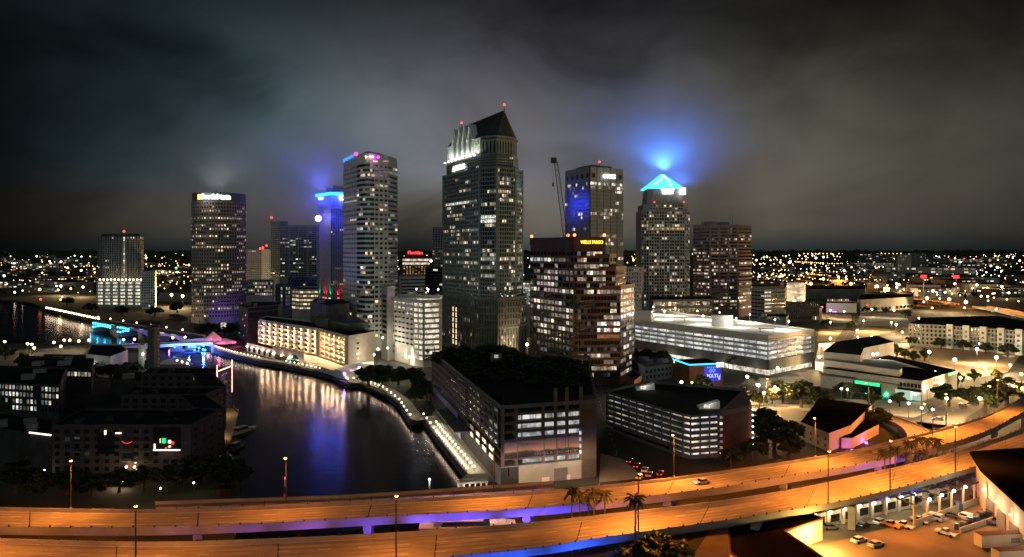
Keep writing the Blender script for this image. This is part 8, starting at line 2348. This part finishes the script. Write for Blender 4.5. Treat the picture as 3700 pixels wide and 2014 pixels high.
for i, (pts, m_) in enumerate((([(2760, 1120), (2900, 1118), (2905, 1080), (2800, 1082)], 'pavement'), ([(3310, 1110), (3520, 1120), (3480, 1070), (3330, 1068)], 'sand_lot'), ([(3120, 1055), (3290, 1060), (3270, 1030), (3140, 1028)], 'pavement'), ([(3400, 1050), (3700, 1062), (3650, 1020), (3420, 1018)], 'sand_lot'), ([(150, 1060), (340, 1062), (330, 1030), (180, 1030)], 'pavement'), ([(560, 1090), (690, 1095), (690, 1060), (580, 1058)], 'pavement'))):
    sheet('added_far_lot', pts, m_, LAND+.3+.02*i)  # pale sheets added so the dark far ground shows a glow
row(((2800, 1085), (2870, 1090), (3350, 1078), (3430, 1082), (3490, 1092), (3170, 1034), (3240, 1038), (3450, 1026), (3530, 1030), (3620, 1036), (220, 1034), (300, 1038), (620, 1066), (660, 1070)), 'bulb_warm', 14, 1.8, (1, .66, .30), 45000, 'added warm lamp of the far lots, counted across the picture', 'added far lot lamps')  # strong lamps added to give the far ground its glow
# two red lit masts right
for i, (x, y) in enumerate(((3338, 1000), (3455, 1001))):
    p = G(x, 1075); zt = ZP(y, p.y); t = thing('sign_mast', ('left', 'right')[i]+' of two slim masts with red glowing signs among far lights', 'sign', (p.x, p.y, LAND), 'red sign masts')
    mb = MB(); mb.cyl((0, 0), 0, zt-LAND, .6, .5, 6); mb.build('mast', 'panel_white', t, True); mb = MB(); mb.box((0, 0, zt-LAND), (9, 1, 5)); mb.build('sign_box', 'sign_red', t, True)
# far tree belt as one mass
mb = MB(); rr = random.Random(4)
for k in range(5200):
    x = rr.uniform(-200, 3900); y = HY+16+abs(rr.gauss(0, 1))*55
    if y > 1075: continue
    if 690 < x < 890 and y > 1000: continue
    p = G(x, y, LAND); s = rr.uniform(4, 8)*max(1, p.y/3000)
    for j in range(3):
        q = p+Vector((rr.uniform(-1, 1)*s, rr.uniform(-1, 1)*s, rr.uniform(.2, 1.0)*s)); a = Vector((rr.gauss(0, 1), rr.gauss(0, .3), rr.gauss(0, 1))).normalized()*s*.8; b2 = a.cross(Vector((0, 1, .2))).normalized()*s*.7
        mb.quad(q-a, q+b2, q+a, q-b2)
for k in range(900):
    x = rr.uniform(-250, 3950); y = HY+rr.uniform(9, 15); p = G(x, y, LAND); s = p.y/2727*rr.uniform(3, 9)
    for j in range(3):
        q = p+Vector((rr.uniform(-2, 2)*s, rr.uniform(-1, 1)*s, rr.uniform(.2, 1.0)*s)); a = Vector((1, rr.gauss(0, .2), rr.gauss(0, .2))).normalized()*s*1.6; b2 = a.cross(Vector((0, 1, .1))).normalized()*s*.8
        mb.quad(q-a, q+b2, q+a, q-b2)
o = mb.build('far_tree_belt', 'leaf_dark'); tag(o, 'dark belt of far trees between the distant city lights', 'trees', None, 'stuff')
# ---------------------------------------------------------------- low cloud drifting round the tower tops
def cloud_mat():
    m = bpy.data.materials.new('low_cloud'); m.use_nodes = True
    t = m.node_tree
    for n in list(t.nodes): t.nodes.remove(n)
    tc = N(t, 'ShaderNodeTexCoord'); ln = N(t, 'ShaderNodeVectorMath', operation='LENGTH'); t.links.new(tc.outputs['Object'], ln.inputs[0])
    r2 = math_node(t, 'MULTIPLY', ln.outputs['Value'], ln.outputs['Value'])
    f = math_node(t, 'MAXIMUM', math_node(t, 'SUBTRACT', 1.0, r2), 0.0)
    f = math_node(t, 'MULTIPLY', f, f)
    nz = N(t, 'ShaderNodeTexNoise', in_Scale=2.6, in_Detail=4.0); t.links.new(tc.outputs['Object'], nz.inputs[0])
    f = math_node(t, 'MULTIPLY', f, math_node(t, 'MULTIPLY_ADD', nz.outputs[0], 2.4, -.2))
    v = N(t, 'ShaderNodeVolumePrincipled'); v.inputs['Color'].default_value = (.92, .94, 1, 1); v.inputs['Anisotropy'].default_value = 0.0
    t.links.new(math_node(t, 'MULTIPLY', f, CLOUD_D), v.inputs['Density'])
    o = N(t, 'ShaderNodeOutputMaterial'); t.links.new(v.outputs[0], o.inputs['Volume'])
    M['low_cloud'] = m
CLOUD_D = 0.0075
cloud_mat()
mbc = MB(); mbc.ball((0, 0, 0), 1.0, 20, 12); cloud_me = mbc.mesh('low_cloud', 'low_cloud')
def low_cloud(label, c, r):
    o = put('low_cloud', cloud_me, None, c); o.scale = r
    return tag(o, label, 'cloud', None, 'stuff')
def added_uplight(label, p, color, power, spot=172, r=7.0, aim=(0, 0, 1)):  # added lamp and housing, only there to make the low cloud glow
    t = thing('roof_light', label, 'floodlight', p)
    mb = MB(); mb.box((0, 0, -.4), (1.6, 1.2, .8)); mb.build('housing', 'steel_dark', t, True)
    lamp(t, (0, 0, .3), color, power, r, spot, aim, .8)
c = centre([V2(2350, 825), V2(2472, 825)])
low_cloud('blue lit low cloud around the pyramid tower top', (c[0]-25, 845, ZP(610, 825)), (230, 85, 125))
added_uplight('blue roof floodlight at the tip of the glowing pyramid', (c[0]-4, c[1], ZP(628, 825)+4), (.07, .27, 1), 520000)
added_uplight('second blue roof floodlight at the tip of the glowing pyramid', (c[0]+16, c[1]+10, ZP(690, 825)+4), (.05, .2, 1), 260000)
added_uplight('third added blue cloud light, left shoulder of the pyramid tower', (c[0]-18, c[1]+10, ZP(690, 825)+4), (.05, .2, 1), 260000)
p = XY(1165, 855); low_cloud('violet blue low cloud above the slender blue tower', (p.x-6, 870, ZP(640, 855)), (120, 70, 100))
added_uplight('added blue cloud light on the slender flared tower', (p.x, 850, ZP(688, 850)), (.14, .14, 1), 120000)
p = XY(806, 790); low_cloud('white lit low cloud above the round tower', (p.x, 812, ZP(660, 790)), (130, 70, 100))
added_uplight('added white cloud light behind the sign of the round tower', (p.x, 772, ZP(690, 772)), (.95, .97, 1), 46000)
p = XY(1750, 560); low_cloud('pale low cloud around the roof of the gabled tower', (p.x, 640, ZP(420, 600)), (90, 60, 60))
added_uplight('added white cloud light behind the ridge of the gabled tower', (XY(1700, 600).x, 622, 160), (.9, .95, 1), 30000)
p = XY(2130, 800); low_cloud('grey low cloud around the square glass tower top', (p.x, 815, ZP(590, 800)), (70, 60, 34))
